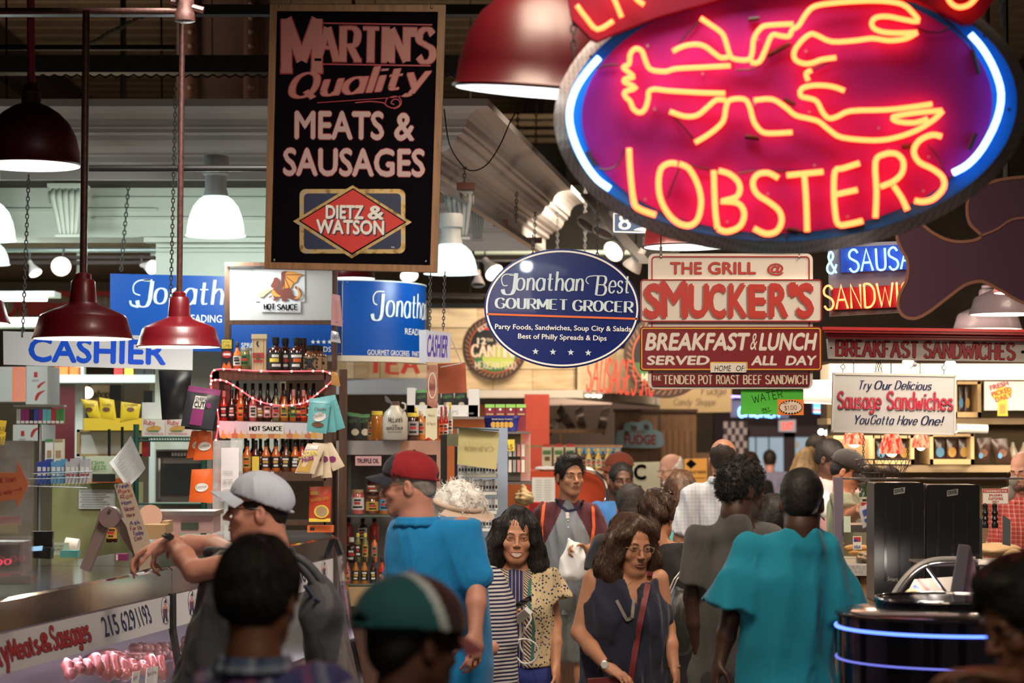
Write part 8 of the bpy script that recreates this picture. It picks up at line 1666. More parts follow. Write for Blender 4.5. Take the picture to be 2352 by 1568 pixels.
F_=Front(8.0); t=sign('easel_sign','grey easel sign with a rosy edge standing on the curved glass case',F_,[(2204,1250),(2228,1253),(2204,1424),(2174,1420)],.02,gm('easel_grey',(.16,.15,.17),.4)); m=MB(); plate(m,[(2228,1253),(2240,1300),(2256,1428),(2198,1424)],F_,-.02,-.04); m.build('back_leg',gm('easel_rose',(.45,.28,.30),.5),t)
m=MB(); pbox(m,2100,1418,2560,1440,8.1,.35); a=P(2100,1440,8.1); m.box((a.x+.7,8.27,a.z/2),(1.3,.3,a.z)); single(m,'low_counter',gm('counter_black',(.03,.025,.03),.2),'dark low counter edge behind the blue-lined drum','counter')
for i,(x0,x1,y0,lb)in enumerate(((1918,2000,880,'cardboard display box on the upper bakery shelf behind the white sign'),(2190,2254,876,'cardboard display box with a cut-out window and dark bags on the upper shelf'),(2000,2100,1000,'cardboard display box behind the red glass pendants'),(2135,2238,996,'cardboard display box with dark brown bags on the lower bakery shelf'))):
 y1=958 if y0<950 else 1066; F_=Front(15.3+.02); o_=rect(x0,y0,x1,y1)
 t=thing('display_carton',lb,'box',P((x0+x1)/2,y1,15.4)); m=MB(); pbox(m,x0,y1-12,x1,y1,15.3,.02); pbox(m,x0,y0,x0+9,y1,15.3,.4); pbox(m,x1-9,y0,x1,y1,15.3,.4); pbox(m,x0,y0,x1,y0+6,15.3,.4); m.build('box_body',gm('kraft_card',(.48,.33,.16),.7),t)
 if i in(1,3,2):
  for k in range(3 if i>1 else 2):w_=(x1-x0-20)/3; pouch('pretzel_bag','dark brown bag, %s in the display box %s'%(ORD[k],('','beside the fresh picked board','behind the red lamps','under the paper roll')[i]),((x0+12+k*w_,y0+12),(x0+8+(k+1)*w_,y0+10),(x0+9+(k+1)*w_,y1-10),(x0+11+k*w_,y1-10)),15.45,gm('bag_darkbrown',(.05,.025,.018),.25),[(ellipse_px(x0+10+(k+.5)*w_,y0+(y1-y0)*.6,w_*.35,12,n=10),LAB['gold' if k else 'skyblue'])],group='dark bags in the display boxes',seed=k)
for i,(c4,lb)in enumerate(((((2244,1006),(2278,1004),(2272,1064),(2246,1062)),'dark printed bag leaning on the lower bakery shelf'),(((2276,1008),(2312,1006),(2328,1064),(2290,1064)),'dark printed bag leaning the other way beside it'))):pouch('pretzel_bag',lb,c4,15.4,MATS['goods_bag_darkbrown'],[(ellipse_px((c4[0][0]+c4[2][0])/2,1040,10,9,n=10),LAB.brown),(ellipse_px((c4[0][0]+c4[2][0])/2-6,1046,5,7,n=10),LAB.skyblue)],seed=i+9)
for i,x in enumerate((2326,2352,2380)):Z=Sdf(); Z.ell(P(x,1048,15.5),(.045,.04,.055),.02); Z.cap(P(x,1030,15.5),P(x,1018,15.5),.020,.014,.03); o=sdf_obj(Z,'sugar_bag',gm('bag_clear',(.26,.22,.17),.3),.008,None); tag(o,'tied clear bag of pale sweets at the end of the bakery shelf','bag','tied clear bags on the bakery shelf')
F_=Front(15.2); t=sign('menu_board','white board with a yellow fresh picked sticker at the bakery shelf',F_,rect(2261,875,2480,942),.02,LAB.white); m=MB(); patch(m,ellipse_px(2302,903,24,14,-18,20),F_,.003,0); patch(m,[(2292,915),(2313,915),(2315,955),(2291,955)],F_,.004,0)
for s_,a,b,mi in(('FRESH',(2276,896),(2317,884),1),('PICKED',(2280,911),(2324,898),1),('DAILY',(2288,923),(2326,911),1)):letters(m,s_,a,b,11,F_,bold=.03,off=.006,m=mi)
m.build('sticker',[LAB.yellow,LAB.red],t); m=MB(); patch(m,rect(2296,928,2309,950),F_,.0065,0); m.build('bottle_print',LAB.gold,t)
m=MB(); m.tube([P(2197,983,15.1),P(2268,985,15.1)],.032,14); single(m,'paper_roll',M_paper,'white paper roll under the upper bakery shelf','paper roll',smooth=True)
t=thing('hanging_basket','dark wire hanging basket below the red glass pendants','basket',P(2028,1112,12.4)); m=MB(); c_=P(2028,1055,12.4); s=12.4/FPX
for r0,z0 in((62,0),(58,-12),(48,-30),(34,-45),(18,-55)):m.tube([c_+V((math.cos(a)*r0*s,math.sin(a)*r0*s,z0*s))for a in(2*PI*k/24 for k in range(24))],.0025,4,closed=True)
for k in range(24):a=2*PI*k/24; m.tube([c_+V((math.cos(a+o)*r0*s,math.sin(a+o)*r0*s,z0*s))for r0,z0,o in((62,0,0),(58,-12,.1),(48,-30,.25),(34,-45,.4),(18,-55,.55))],.0018,4)
m.build('wire_mesh',M_black,t)
for x in(1983,2023,2085):chain('chain',P(x,1000,12.4),P(x,1053,12.4),.002,.02,M_black,parent=t)
for x in(2010,2018,2026):chain('chain',P(x+(2018-x)*.6,828,12),P(x,860,12),.002,.02,M_black,parent=t)
Z=Sdf(); Z.ell(P(2000,1078,12.4),(.05,.05,.03),.03); Z.ell(P(2045,1082,12.4),(.05,.05,.03),.03); Z.disp=curl(11,.006,60); o=sdf_obj(Z,'garlic_string',gm('dried_dark',(.05,.035,.03),.6),.008,None); tag(o,'dark bundle lying in the hanging wire basket','produce')
bottle(1983,1190,82,20,11.9,'green',gm('bottle_top',(.02,.05,.02)),'cream','green glass bottle behind the glass guard','tall',name='bottle'); bottle(2009,1190,60,14,11.95,'green',LAB.red,None,'bottle with a red cap behind the glass guard','tall',name='bottle')
pouch('foil_bag','crumpled white and blue foil bag behind the glass guard',((1972,1168),(2002,1150),(2010,1196),(1982,1214)),11.8,gm('foil_white',(.50,.50,.54),.25),[([(1980,1172),(1996,1165),(2000,1178),(1984,1186)],LAB.blue),([(1984,1192),(2004,1182),(2006,1188),(1988,1200)],LAB.blue)]); carton('card_notice','small pale green notice taped beside the guard post','note',1938,1185,1954,1222,11.5,.003,gm('mint_paper',(.50,.60,.50),.7)); carton('payment_sticker','small payment card sticker on the glass','sticker',1959,1231,1979,1262,11.49,.002,LAB.white,[(rect(1961,1233,1977,1243),LAB.red),(rect(1961,1238,1970,1243),LAB.blue)],text=(('VISA',(1961,1258),(1977,1258),6,0,LAB.blue,dict(bold=.04)),))
for i in range(5):Z=Sdf(); Z.cap(P(1888+i*4,1240+i*9,11.9),P(1930,1240+i*9,11.7),.022,.018,.01); Z.disp=fold(i,.003,60,60); o=sdf_obj(Z,'corn_cob',gm('husk',(.28,.48,.16),.5),.006,None); tag(o,'green corn in its husk stacked beside the guard post','corn','ears of corn by the guard post')
for i in range(5):Z=Sdf(); Z.ell(P(1955+i*7,1258+(i%2)*10,11.75),(.04,.03,.018),.02); Z.disp=curl(i,.003,60); o=sdf_obj(Z,'bread_roll',gm('bread',(.55,.30,.10),.5),.007,None); tag(o,'golden bread roll piled behind the glass guard','bread','bread rolls behind the glass guard')
Z=Sdf(); Z.ell(P(1988,1278,11.7),(.05,.04,.028),.02); Z.disp=strand(4,.006,(200,60,200)); o=sdf_obj(Z,'sprout_heap',gm('sprouts',(.34,.26,.18),.6),.006,None); tag(o,'heap of thin brown noodles in a clear box behind the guard','food')
slabbox('food_tray','pale food tray behind the glass guard under the bread','tray',1942,1284,2010,1298,11.7,.3,gm('tray_cream',(.55,.48,.38),.4)); slabbox('food_warmer','steel food warmer shelf behind the glass guard','warmer',1942,1205,2010,1222,11.9,.3,M_brush)
Z=Sdf(); Z.ell(P(2312,1136,11.8),(.05,.04,.045),.02); Z.ell(P(2328,1106,11.8),(.03,.03,.035),.04); Z.disp=fold(95,.008,40,40); o=sdf_obj(Z,'plastic_bag',gm('film_white',(.36,.33,.30),.25),.008,None); tag(o,'crumpled clear bag of food beside the condiments notice','bag')
Z=Sdf(); Z.ell(P(2290,1262,10.6),(.12,.1,.035),.02); Z.ell(P(2330,1285,10.4),(.06,.05,.05),.02); Z.disp=curl(15,.006,40); o=sdf_obj(Z,'pastry_heap',gm('pastry',(.50,.33,.17),.6),.009,None); tag(o,'heap of baked goods behind the upright acrylic panels','food')
slabbox('goods_shelf','thin steel shelf holding the white cardboard tray','shelf',925,957,1112,962,13.95,.45,M_brush); slabbox('goods_shelf','short steel shelf under the maroon and green boxes','shelf',1104,991,1218,996,14.1,.3,M_brush)
# ---------------------------------------------------------------- the crowd in the aisle
def stripes(name,c1,c2,freq,dirx=(0,0,1)):
 def f(nt,tc):
  g=N(nt,'SeparateXYZ',Vector=vmap(nt,tc)); m=nt.nodes.new('ShaderNodeMath'); m.operation='MULTIPLY'; m.inputs[1].default_value=freq; nt.links.new(g.outputs[2],m.inputs[0])
  q=nt.nodes.new('ShaderNodeMath'); q.operation='FRACT'; nt.links.new(m.outputs[0],q.inputs[0]); return ramp(nt,q.outputs[0],[(0,c1),(.5,c2)],True)
 return nodes_mat(name,f,.85)
def plaid(name,base,l1,l2,fx,fz,rot=0):
 def f(nt,tc):
  v=vmap(nt,tc,rot=(0,rot,0)); g=N(nt,'SeparateXYZ',Vector=v); out=[]
  for i,fr in((0,fx),(2,fz)):
   m=nt.nodes.new('ShaderNodeMath'); m.operation='MULTIPLY'; m.inputs[1].default_value=fr; nt.links.new(g.outputs[i],m.inputs[0])
   q=nt.nodes.new('ShaderNodeMath'); q.operation='FRACT'; nt.links.new(m.outputs[0],q.inputs[0]); out.append(q.outputs[0])
  a=ramp(nt,out[0],[(0,base),(.40,base),(.46,l1),(.60,l1),(.64,base),(.8,l2),(.88,l2),(.92,base)]); b_=ramp(nt,out[1],[(0,base),(.40,base),(.46,l1),(.60,l1),(.64,base),(.8,l2),(.88,l2),(.92,base)])
  mx=nt.nodes.new('ShaderNodeMix'); mx.data_type='RGBA'; mx.inputs[0].default_value=.5; nt.links.new(a,mx.inputs[6]); nt.links.new(b_,mx.inputs[7]); return mx.outputs[2]
 return nodes_mat(name,f,.85)
def blouse(nt,tc):
 g=N(nt,'SeparateXYZ',Vector=vmap(nt,tc))
 vo=N(nt,'TexVoronoi',Vector=vmap(nt,tc,(1,.3,1)),Scale=75.0); a=ramp(nt,vo.outputs['Distance'],[(0,(.015,.015,.07)),(.30,(.015,.015,.07)),(.36,(.50,.40,.24))])
 w1=nt.nodes.new('ShaderNodeTexWave'); w1.wave_type='BANDS'; w1.bands_direction='DIAGONAL'; w1.inputs['Scale'].default_value=34; w1.inputs['Distortion'].default_value=0; nt.links.new(vmap(nt,tc),w1.inputs[0])
 b_=ramp(nt,w1.outputs[1],[(.4,(.015,.015,.07)),(.5,(.50,.40,.24))])
 m=nt.nodes.new('ShaderNodeMath'); m.operation='ABSOLUTE'; sub=nt.nodes.new('ShaderNodeMath'); sub.operation='ADD'; sub.inputs[1].default_value=.0; nt.links.new(g.outputs[0],sub.inputs[0]); nt.links.new(sub.outputs[0],m.inputs[0])
 cen=ramp(nt,m.outputs[0],[(0,(1,1,1)),(.032,(0,0,0))],True); mid=ramp(nt,m.outputs[0],[(0,(0,0,0)),(.070,(1,1,1))],True)
 mx=nt.nodes.new('ShaderNodeMix'); mx.data_type='RGBA'; nt.links.new(mid,mx.inputs[0]); nt.links.new(b_,mx.inputs[6]); nt.links.new(a,mx.inputs[7])
 st=nt.nodes.new('ShaderNodeMath'); st.operation='MULTIPLY'; st.inputs[1].default_value=60; nt.links.new(g.outputs[0],st.inputs[0]); fr=nt.nodes.new('ShaderNodeMath'); fr.operation='FRACT'; nt.links.new(st.outputs[0],fr.inputs[0])
 navy=ramp(nt,fr.outputs[0],[(0,(.015,.015,.075)),(.82,(.35,.30,.2))],True)
 m2=nt.nodes.new('ShaderNodeMix'); m2.data_type='RGBA'; nt.links.new(cen,m2.inputs[0]); nt.links.new(mx.outputs[2],m2.inputs[6]); nt.links.new(navy,m2.inputs[7]); return m2.outputs[2]
def strap(name,mt,pts,wdt,parent,T,root_up=(0,0,1),th=.003,pxd=None):
 """a strap laid over the clothes: points in photo pixels + depth, flattened ribbon"""
 m=MB(); q=[P(a,b,c)for a,b,c in pts]
 for i in range(len(q)-1):m.bar(q[i],q[i+1]+(q[i+1]-q[i]).normalized()*.004,wdt,th,up=(0,-1,0))
 return m.build(name,mt,parent)
def onto(T,px,py,d0,d1,off=.004):
 """where the camera ray through a pixel first meets an sdf"""
 ds=np.arange(d0,d1,.004); X=np.stack([_a(P(px,py,q))for q in ds]); f=T.f(X)
 if not(f<0).any():return P(px,py,(d0+d1)/2)
 return P(px,py,ds[int(np.argmax(f<0))]-off)
def draped(name,mt,pix,wdt,parent,T,d0,d1,off=.004,n=6,th=.003,tube=0):
 pts=[]
 for i in range(len(pix)-1):
  for j in range(n):t=j/n; pts.append(onto(T,pix[i][0]*(1-t)+pix[i+1][0]*t,pix[i][1]*(1-t)+pix[i+1][1]*t,d0,d1,off))
 pts.append(onto(T,*pix[-1],d0,d1,off)); m=MB()
 if tube:m.tube(pts,tube,6)
 else:
  vs=[];
  for i,p in enumerate(pts):
   t=(pts[min(i+1,len(pts)-1)]-pts[max(i-1,0)]).normalized(); s_=t.cross(V((0,1,0))).normalized()*wdt/2; vs+=[p-s_,p+s_,p+s_+V((0,-th,0)),p-s_+V((0,-th,0))]
  k=len(pts); m.add(vs,[(4*i+a,4*i+(a+1)%4,4*i+4+(a+1)%4,4*i+4+a)for i in range(k-1)for a in range(4)]+[(3,2,1,0),(4*k-4,4*k-3,4*k-2,4*k-1)])
 return m.build(name,mt,parent,smooth=40)
def wr(m):wrinkle(m); return m
long_=lambda z,wv,L,R_:[([(-.06,-.02,.05),(-.095-wv,.0,-.06),(-.115-wv,.01,-.15),(-.115-wv,.03,L)],[.045,.055,.058,.04]),([(.06,-.02,.05),(.095+wv,.0,-.06),(.115+wv,.01,-.15),(.118+wv,.02,R_)],[.045,.055,.058,.04]),
 ([(0,-.04,.06),(-.03,-.09,-.06),(-.05,-.10,-.18),(-.05,-.09,L)],[.07,.07,.07,.05]),([(0,-.04,.06),(.03,-.09,-.06),(.05,-.10,-.18),(.05,-.09,R_)],[.07,.07,.07,.05]),([(-.02,.03,.115),(-.075,.035,.06),(-.088,.045,-.02)],[.028,.026,.025]),([(.02,.03,.115),(.075,.035,.06),(.088,.045,-.02)],[.028,.026,.025])]
A_=person('smiling woman with long black hair and a tan and navy patterned blouse',(1186,1234),9.9,yaw=2,roll=-2,k=1.0,skin='tan',byaw=-6,fem=1,bust=1,h=.009,hf=.0034,
 sh=[(1112,1322),(1258,1324,.02)],arms=[((1108,1420,.02),(1150,1425,-.24)),((1274,1432,.05),(1276,1530,-.06))],
 hands=[dict(dir=(.75,-.25,.18),nrm=(.1,-.9,.4),thumb=-1,curl=(35,45,30)),{}],smile=1,lips='rose',
 top=dict(mat=wr(nodes_mat('cloth_blouse',blouse,.85)),name='blouse',sleeve=.5,sr=.085,hem=-.055,fold=.007,neck=-.002,loose=.012,nw=.018,seed=4),
 bottom=dict(mat=cloth('royal',(.012,.02,.16))),hair=dict(type='long',col='black',locks=[([(-.06,-.02,.05),(-.10,.0,-.06),(-.13,.01,-.15),(-.13,.03,-.26)],[.045,.055,.055,.035]),([(.06,-.02,.05),(.088,.0,-.06),(.100,.01,-.13),(.095,.02,-.17)],[.042,.045,.045,.03])]+long_(0,0,-.22,-.17)[2:],h=.010,disp=strand(3,.006,(60,60,18)),st=900,steps=22,wave=.005,wf=45),seed=3)
W_=V(A_['A'][0][2]); r_=A_['root']
m=MB(); a_,b_=P(1160,1408,9.52),P(1218,1374,9.30); m.bar(a_,b_,.012,.022); single(m,'mobile_phone',mat('phone_black',(.01,.01,.012),.2),'black mobile phone in the hand of the woman in the patterned blouse','phone')
m=MB(); a_,b_=P(1188,1424,9.5),P(1214,1402,9.32); m.bar(a_,b_,.035,.018,up=(0,-1,0)); t_=single(m,'power_bank',mat('plastic_white',(.75,.74,.72),.35),'small white charger held under the black phone','charger')
m=MB(); cb=[(1194,1424),(1196,1450),(1190,1475),(1180,1490),(1184,1505),(1200,1522),(1222,1520),(1236,1500),(1230,1478),(1206,1467),(1186,1472),(1172,1488),(1160,1500),(1150,1500)]
m.tube([P(x,y,9.5-.002*i)for i,(x,y)in enumerate(catmull(cb,5))],.0042,6); cb2=[(1214,1402),(1220,1420),(1212,1436),(1200,1455),(1194,1475),(1198,1492),(1208,1505)]
m.tube([P(x,y,9.485)for x,y in catmull(cb2,5)],.0042,6); single(m,'charging_cable',mat('plastic_white',(.75,.74,.72),.35),'looped white cable dangling from the small white charger','cable',smooth=True)
draped('strap',cloth('teal_strap',(.03,.12,.10)),[(1218,1330),(1214,1380),(1226,1440),(1222,1520)],.014,r_,A_['T'],9.2,9.9)
m=MB(); c0=P(1148,1562,9.42); m.poly([P(x,y,9.45)for x,y in[(1118,1556),(1160,1545),(1166,1600),(1124,1604)]],(0,.05,0)); single(m,'belt_pouch',cloth('teal_pouch',(.03,.16,.12)),'small teal pouch at the hip of the woman in the patterned blouse','bag')
wl=[([(-.05,-.02,.06),(-.088,.0,-.02),(-.108,.0,-.10),(-.100,.02,-.165)],[.045,.050,.05,.030]),([(.05,-.02,.06),(.080,.0,-.03),(.096,.01,-.11),(.092,.02,-.16)],[.045,.046,.042,.026]),([(0,-.04,.06),(0,-.10,-.06),(0,-.10,-.15)],[.07,.075,.055]),
 ([(-.01,.04,.110),(-.065,.05,.05),(-.086,.05,-.05),(-.094,.05,-.14)],[.026,.026,.026,.020]),([(-.01,.04,.110),(.055,.055,.070),(.078,.045,0),(.088,.04,-.09)],[.024,.022,.022,.018]),([(-.07,-.02,-.06),(-.10,.03,-.12),(-.085,.05,-.175)],[.035,.035,.02])]
B_=person('woman with wavy brown hair, thin glasses and a sleeveless navy top',(1452,1252),9.1,yaw=22,pitch=8,roll=-3,skin='tan',byaw=6,fem=1,bust=1,h=.009,hf=.0034,bw=1.1,belly=.5,
 sh=[(1362,1330),(1512,1330,.02)],arms=[((1330,1452,-.04),(1392,1530,-.24)),((1532,1440,.02),(1548,1530,-.05))],
 hands=[dict(dir=(.75,-.35,-.42),nrm=(.2,.2,-1),thumb=1,curl=(18,25,15)),dict(curl=(30,45,30))],lips='brown',
 top=dict(mat=cloth('navy_linen',(.012,.014,.035)),name='tank_top',sleeve=0,hem=.25,fold=.006,neck=-.03,nw=.034,loose=.015,vneck=.20,nf=.04,seed=8),
 bottom=dict(mat=cloth('black',(.01,.01,.012))),hair=dict(type='long',col='auburn',locks=wl,h=.009,disp=strand(5,.008,(42,42,26),wob=3),st=900,steps=16,wave=.009,wf=75),glasses=dict(col='wire'),seed=8,brow='dark')
T_=B_['T']; r_=B_['root']
draped('bag_strap',cloth('oxblood',(.16,.018,.022),.5),[(1494,1312),(1482,1370),(1466,1450),(1450,1550),(1446,1600)],.024,r_,T_,8.6,9.5,off=.008)
m=MB(); m.poly([P(x,y,8.84)for x,y in[(1350,1560),(1440,1554),(1444,1640),(1356,1640)]],(0,.05,0)); single(m,'shoulder_bag',cloth('oxblood',(.16,.018,.022),.5),'dark red shoulder bag of the woman in the navy top','bag')
draped('trim_braid',cloth('braid',(.22,.19,.17)),[(1416,1378),(1440,1424),(1452,1418),(1456,1374)],.013,r_,T_,8.6,9.5,off=.005)
m=MB(); nl=[onto(B_['S'],x,y,8.6,9.4,.002)for x,y in[(1409,1333),(1416,1350),(1428,1362),(1436,1352),(1450,1336)]]
m.tube(nl,.0016,4); m.ell(nl[2]+V((0,-.004,-.006)),(.004,.003,.008),4); m.build('necklace',mat('gold',(.7,.42,.14),.3,1),r_)
def watch(c,px,py,d,dirv,label,ring=.033,face=(.6,.6,.58),band=(.02,.012,.01),cat='watch',sz=.017):
 m=MB(); c0=P(px,py,d); dv=V(dirv).normalized(); s1=dv.cross(V((0,1,0))).normalized(); s2=dv.cross(s1)
 pts=[c0+s1*math.cos(t)*ring+s2*math.sin(t)*ring*.85 for t in(2*PI*k/16 for k in range(16))]
 t_=thing('wristwatch',label,cat,c0-V((0,0,ring))); m.tube(pts,.006,6,closed=True); m.build('watch_band',mat('band_%.2f'%band[0],band,.5),t_)
 if face:m=MB(); f0=c0+V((0,-ring*.9,.004)); m.lathe([(sz,0),(sz,.008),(sz*.8,.0095),(.0001,.0095)],f0,16,mat=V((0,-1,.15)).to_track_quat('Z','Y').to_matrix()); m.build('watch_face',[mat('steel_%.1f'%face[0],face,.3,.4)],t_)
 return t_
watch(B_,1388,1527,8.87,(.6,-.3,-.7),'round wristwatch on a dark strap worn by the woman in the navy top')
m=MB(); c0=P(1547,1529,9.05); m.tube([c0+V((math.cos(t)*.028,math.sin(t)*.026,math.sin(t)*.004))for t in(2*PI*k/14 for k in range(14))],.002,5,closed=True); single(m,'bracelet',MT['gold'],'thin gold bracelet of the woman in the navy top','bracelet')
def raglan(c,A):
 def f(X):
  o=(X-_a(c['mid']))@c['F'].B; nb=(_a(c['nb'])-_a(c['mid']))@c['F'].B
  return(np.abs(o[:,0])>.105-.11*np.clip((o[:,2]+.10)/.22,-1,1)).astype(np.int32)
 return f
C_=person('young man with short black hair and a grey shirt with dark red raglan sleeves',(1310,1093),13.3,yaw=20,skin='olive',byaw=5,h=.011,hf=.005,bw=.98,
 sh=[(1244,1178),(1362,1178)],arms=[((1228,1275,.02),(1240,1370,-.1)),((1384,1255,-.02),(1344,1262,-.28))],hands=[{},dict(dir=(-.9,-.3,.15),nrm=(0,-.7,-.6),curl=(45,50,40))],
 top=dict(mat=[cloth('heather',(.20,.22,.25)),cloth('maroon',(.075,.012,.02))],matfn=raglan,h=.006,sleeve=.85,hem=.10,fold=.006,seed=12),bottom=dict(mat=cloth('grey_shorts',(.12,.13,.12)),len=.42,name='shorts'),
 hair=dict(type='short',col='black',t=.012,st=700,steps=3,sl=.005,long=False),brow='black',seed=12,lips='brown',shoes='white')
T_=C_['T']; r_=C_['root']
for q in([(1250,1152),(1245,1200),(1246,1250)],[(1362,1162),(1364,1210),(1358,1255)]):draped('bag_strap',cloth('orange_strap',(.75,.12,.03)),q,.018,r_,T_,12.8,13.5)
draped('placket',cloth('cream',(.6,.55,.5)),[(1303,1176),(1304,1190)],.02,r_,T_,12.8,13.5)
for y in(1195,1211):m=MB(); p_=onto(T_,1305,y,12.8,13.5,.003); m.ell(p_,(.006,.004,.006),4); m.build('button',cloth('cream',(.6,.55,.5)),r_)
draped('neck_band',cloth('navy_band',(.015,.015,.05)),[(1276,1145),(1288,1162),(1304,1174),(1322,1170),(1334,1160),(1340,1148)],.018,r_,T_,12.8,13.6,off=.006)
Z=Sdf(); bc=P(1316,1296,12.98); Z.ell(bc,(.085,.05,.10),.02); Z.cap(P(1316,1255,12.98),P(1308,1240,12.98),.045,.018,.05,flat=(np.array([0,1,0],np.float32),.5)); Z.ell(P(1318,1318,12.98),(.08,.05,.04),.04)
Z.disp=fold(40,.008,40,30); o=sdf_obj(Z,'paper_bag',cloth('bag_white',(.74,.74,.74),.7),.008,None); tag(o,'crumpled white paper bag held by the young man in the grey shirt','bag')
U_=person('tall older man in a red cap and bright blue polo shirt',(938,1112),8.6,yaw=-97,pitch=6,k=1.02,skin='rosy',byaw=-128,h=.010,hf=.0045,bw=1.18,belly=1.6,
 sh=[(1064,1212,-.02),(946,1200,.25)],arms=[((1094,1330,-.05),(1092,1455,-.15)),((900,1330,.28),(860,1430,.1))],
 top=dict(mat=cloth('azure',(.006,.25,.62)),name='polo_shirt',sleeve=1.02,sr=.085,hem=.20,fold=.009,fx=11,fz=3,g=.02,loose=.06,collar=True,seed=21),bottom=dict(mat=cloth('navy_trousers',(.012,.02,.06))),
 hair=dict(type='buzz',col='grey',t=.012),glasses=dict(col='wire'),lips='pale',brow='grey',seed=21,neck=.062,
 cap=ball_cap(cloth('cap_red',(.30,.010,.02)),([cloth('cap_navy',(.02,.022,.04))],lambda o:((o[:,1]>.055)).astype(np.int32)),cloth('cap_navy',(.02,.022,.04)),tilt=14))
vis=person('white-haired woman in a pale sun visor and navy striped top',(1056,1184),9.35,yaw=38,pitch=14,skin='rosy',byaw=10,fem=1,h=.010,bw=1.15,belly=1,
 sh=[(1020,1335),(1128,1345)],arms=[((1020,1450,0),(1060,1500,-.2)),((1158,1468,-.02),(1086,1512,-.22))],hands=[{},dict(dir=(-.9,-.2,.0),nrm=(0,-.5,-.8),curl=(30,40,30))],
 top=dict(mat=wr(stripes('cloth_navy_stripe',(.62,.60,.58),(.012,.014,.07),62)),name='striped_top',sleeve=1.04,sr=.07,hem=.2,fold=.005,seed=31,loose=.03),bottom=dict(mat=cloth('jeans',(.03,.05,.12))),
 hair=dict(type='puff',col='white',t=.022,st=900,steps=4,sl=.0065,long=False,r=.0016,part=True,locks=[([(-.08,0,0),(-.085,0,-.07)],[.03,.03]),([(.07,.0,0),(.078,.0,-.09)],[.025,.028]),([(0,-.08,0),(0,-.08,-.08)],[.05,.045])],disp=curl(6,.010)),lips='pale',brow='grey',seed=31)
H=vis['H']; m=MB()
def vf(u,v):
 a=(u-.5)*2.4; r_=.108+.055*v*math.cos(a*.6); return H(math.sin(a)*r_,-.012+math.cos(a)*r_,.045-.022*v-.006*math.cos(a))
m.grid(vf,18,4); m.tube([H(math.sin(q)*.106,-.012+math.cos(q)*.108,.048)for q in[2*PI*j/20 for j in range(20)]],.012,6,closed=True); m.build('sun_visor',cloth('visor',(.50,.38,.30)),vis['root'],smooth='all')
Z=Sdf(); Z.ell(P(1064,1560,9.05),(.10,.05,.09),.02); Z.disp=fold(77,.004); o=sdf_obj(Z,'handbag',cloth('tan_leather',(.14,.07,.04),.5),.012,None); tag(o,'brown leather handbag of the woman in the striped top','bag')
m=MB(); m.tube([P(1079,1545,8.97)+V((math.cos(t)*.014,0,math.sin(t)*.016))for t in(2*PI*k/12 for k in range(12))],.0035,5,closed=True); m.build('ring',MT['gold'],o)
K_=person('young man in a dark grey T-shirt with curly cropped hair',(1706,1122),8.7,yaw=118,pitch=6,k=.95,skin='dark',byaw=168,neckdrop=.135,h=.010,hf=.005,bw=1.02,neck=.058,
 sh=[(1770,1236,.05),(1602,1240,-.02)],arms=[((1790,1370,.1),(1780,1480,0)),((1590,1372,.0),(1606,1500,.02))],
 top=dict(mat=cloth('charcoal',(.075,.072,.070)),name='t_shirt',sleeve=.78,sr=.078,hem=.14,fold=.008,fz=4,seed=41,loose=.02,neck=.032),bottom=dict(mat=cloth('dark_shorts',(.03,.03,.035)),len=.5,name='shorts'),
 hair=dict(type='buzz',col='black',t=.013,disp=curl(8,.005,120),st=1400,steps=4,sl=.0042,long=False,r=.0016),lips='dark',brow='black',seed=41,jaw=.96)
L_=person('young man in a bright teal T-shirt seen from behind',(1842,1152),8.2,yaw=168,pitch=4,neckdrop=.125,skin='dark',byaw=178,h=.010,hf=.006,bw=1.05,neck=.056,
 sh=[(1900,1270),(1712,1264)],arms=[((1938,1430,.02),(1900,1500,.22)),((1680,1410,.0),(1652,1520,-.04))],hands=[{},dict(nrm=(1,.3,0),curl=(40,50,40))],
 top=dict(mat=cloth('teal',(.004,.24,.36)),name='t_shirt',sleeve=.92,sr=.105,hem=.2,fold=.008,fx=13,fz=4,seed=47,loose=.025,g=.012),bottom=dict(mat=cloth('pale_shorts',(.5,.5,.48)),len=.5,name='shorts'),
 hair=dict(type='buzz',col='black',t=.006,disp=curl(9,.0015,160)),lips='dark',brow='black',seed=43)
D_=person('man in a blue T-shirt with short black hair behind the young man',(1428,1104),15,yaw=8,skin='deep',h=.012,hf=.006,bw=1.1,top=dict(mat=cloth('blue',(.03,.13,.36)),name='t_shirt',sleeve=.7,hem=.12),bottom=dict(mat=cloth('jeans',(.03,.05,.12))),hair=dict(type='buzz',col='black',t=.008),lips='dark',brow='black',beard='black',seed=51,neck=.065)
person('man in a rust brown baseball cap looking toward the stalls',(1419,1078),16.4,yaw=-75,skin='tan',h=.012,hf=.006,top=dict(mat=cloth('black',(.01,.01,.012)),name='t_shirt',sleeve=.7),bottom=dict(mat=cloth('jeans',(.03,.05,.12))),hair=dict(type='buzz',col='dark',t=.008),seed=52,cap=ball_cap(cloth('rust',(.16,.03,.012))))
person('bald man with glasses and white beard in profile',(1541,1078),17,yaw=-68,pitch=12,skin='pale',h=.012,hf=.006,top=dict(mat=cloth('stone',(.45,.42,.38)),sleeve=.9,collar=True),bottom=dict(mat=cloth('khaki',(.25,.2,.13))),hair=dict(type='fringe',col='white',t=.004),beard='white',glasses=dict(col='black',lens=False),lips='pale',brow='white',seed=53)
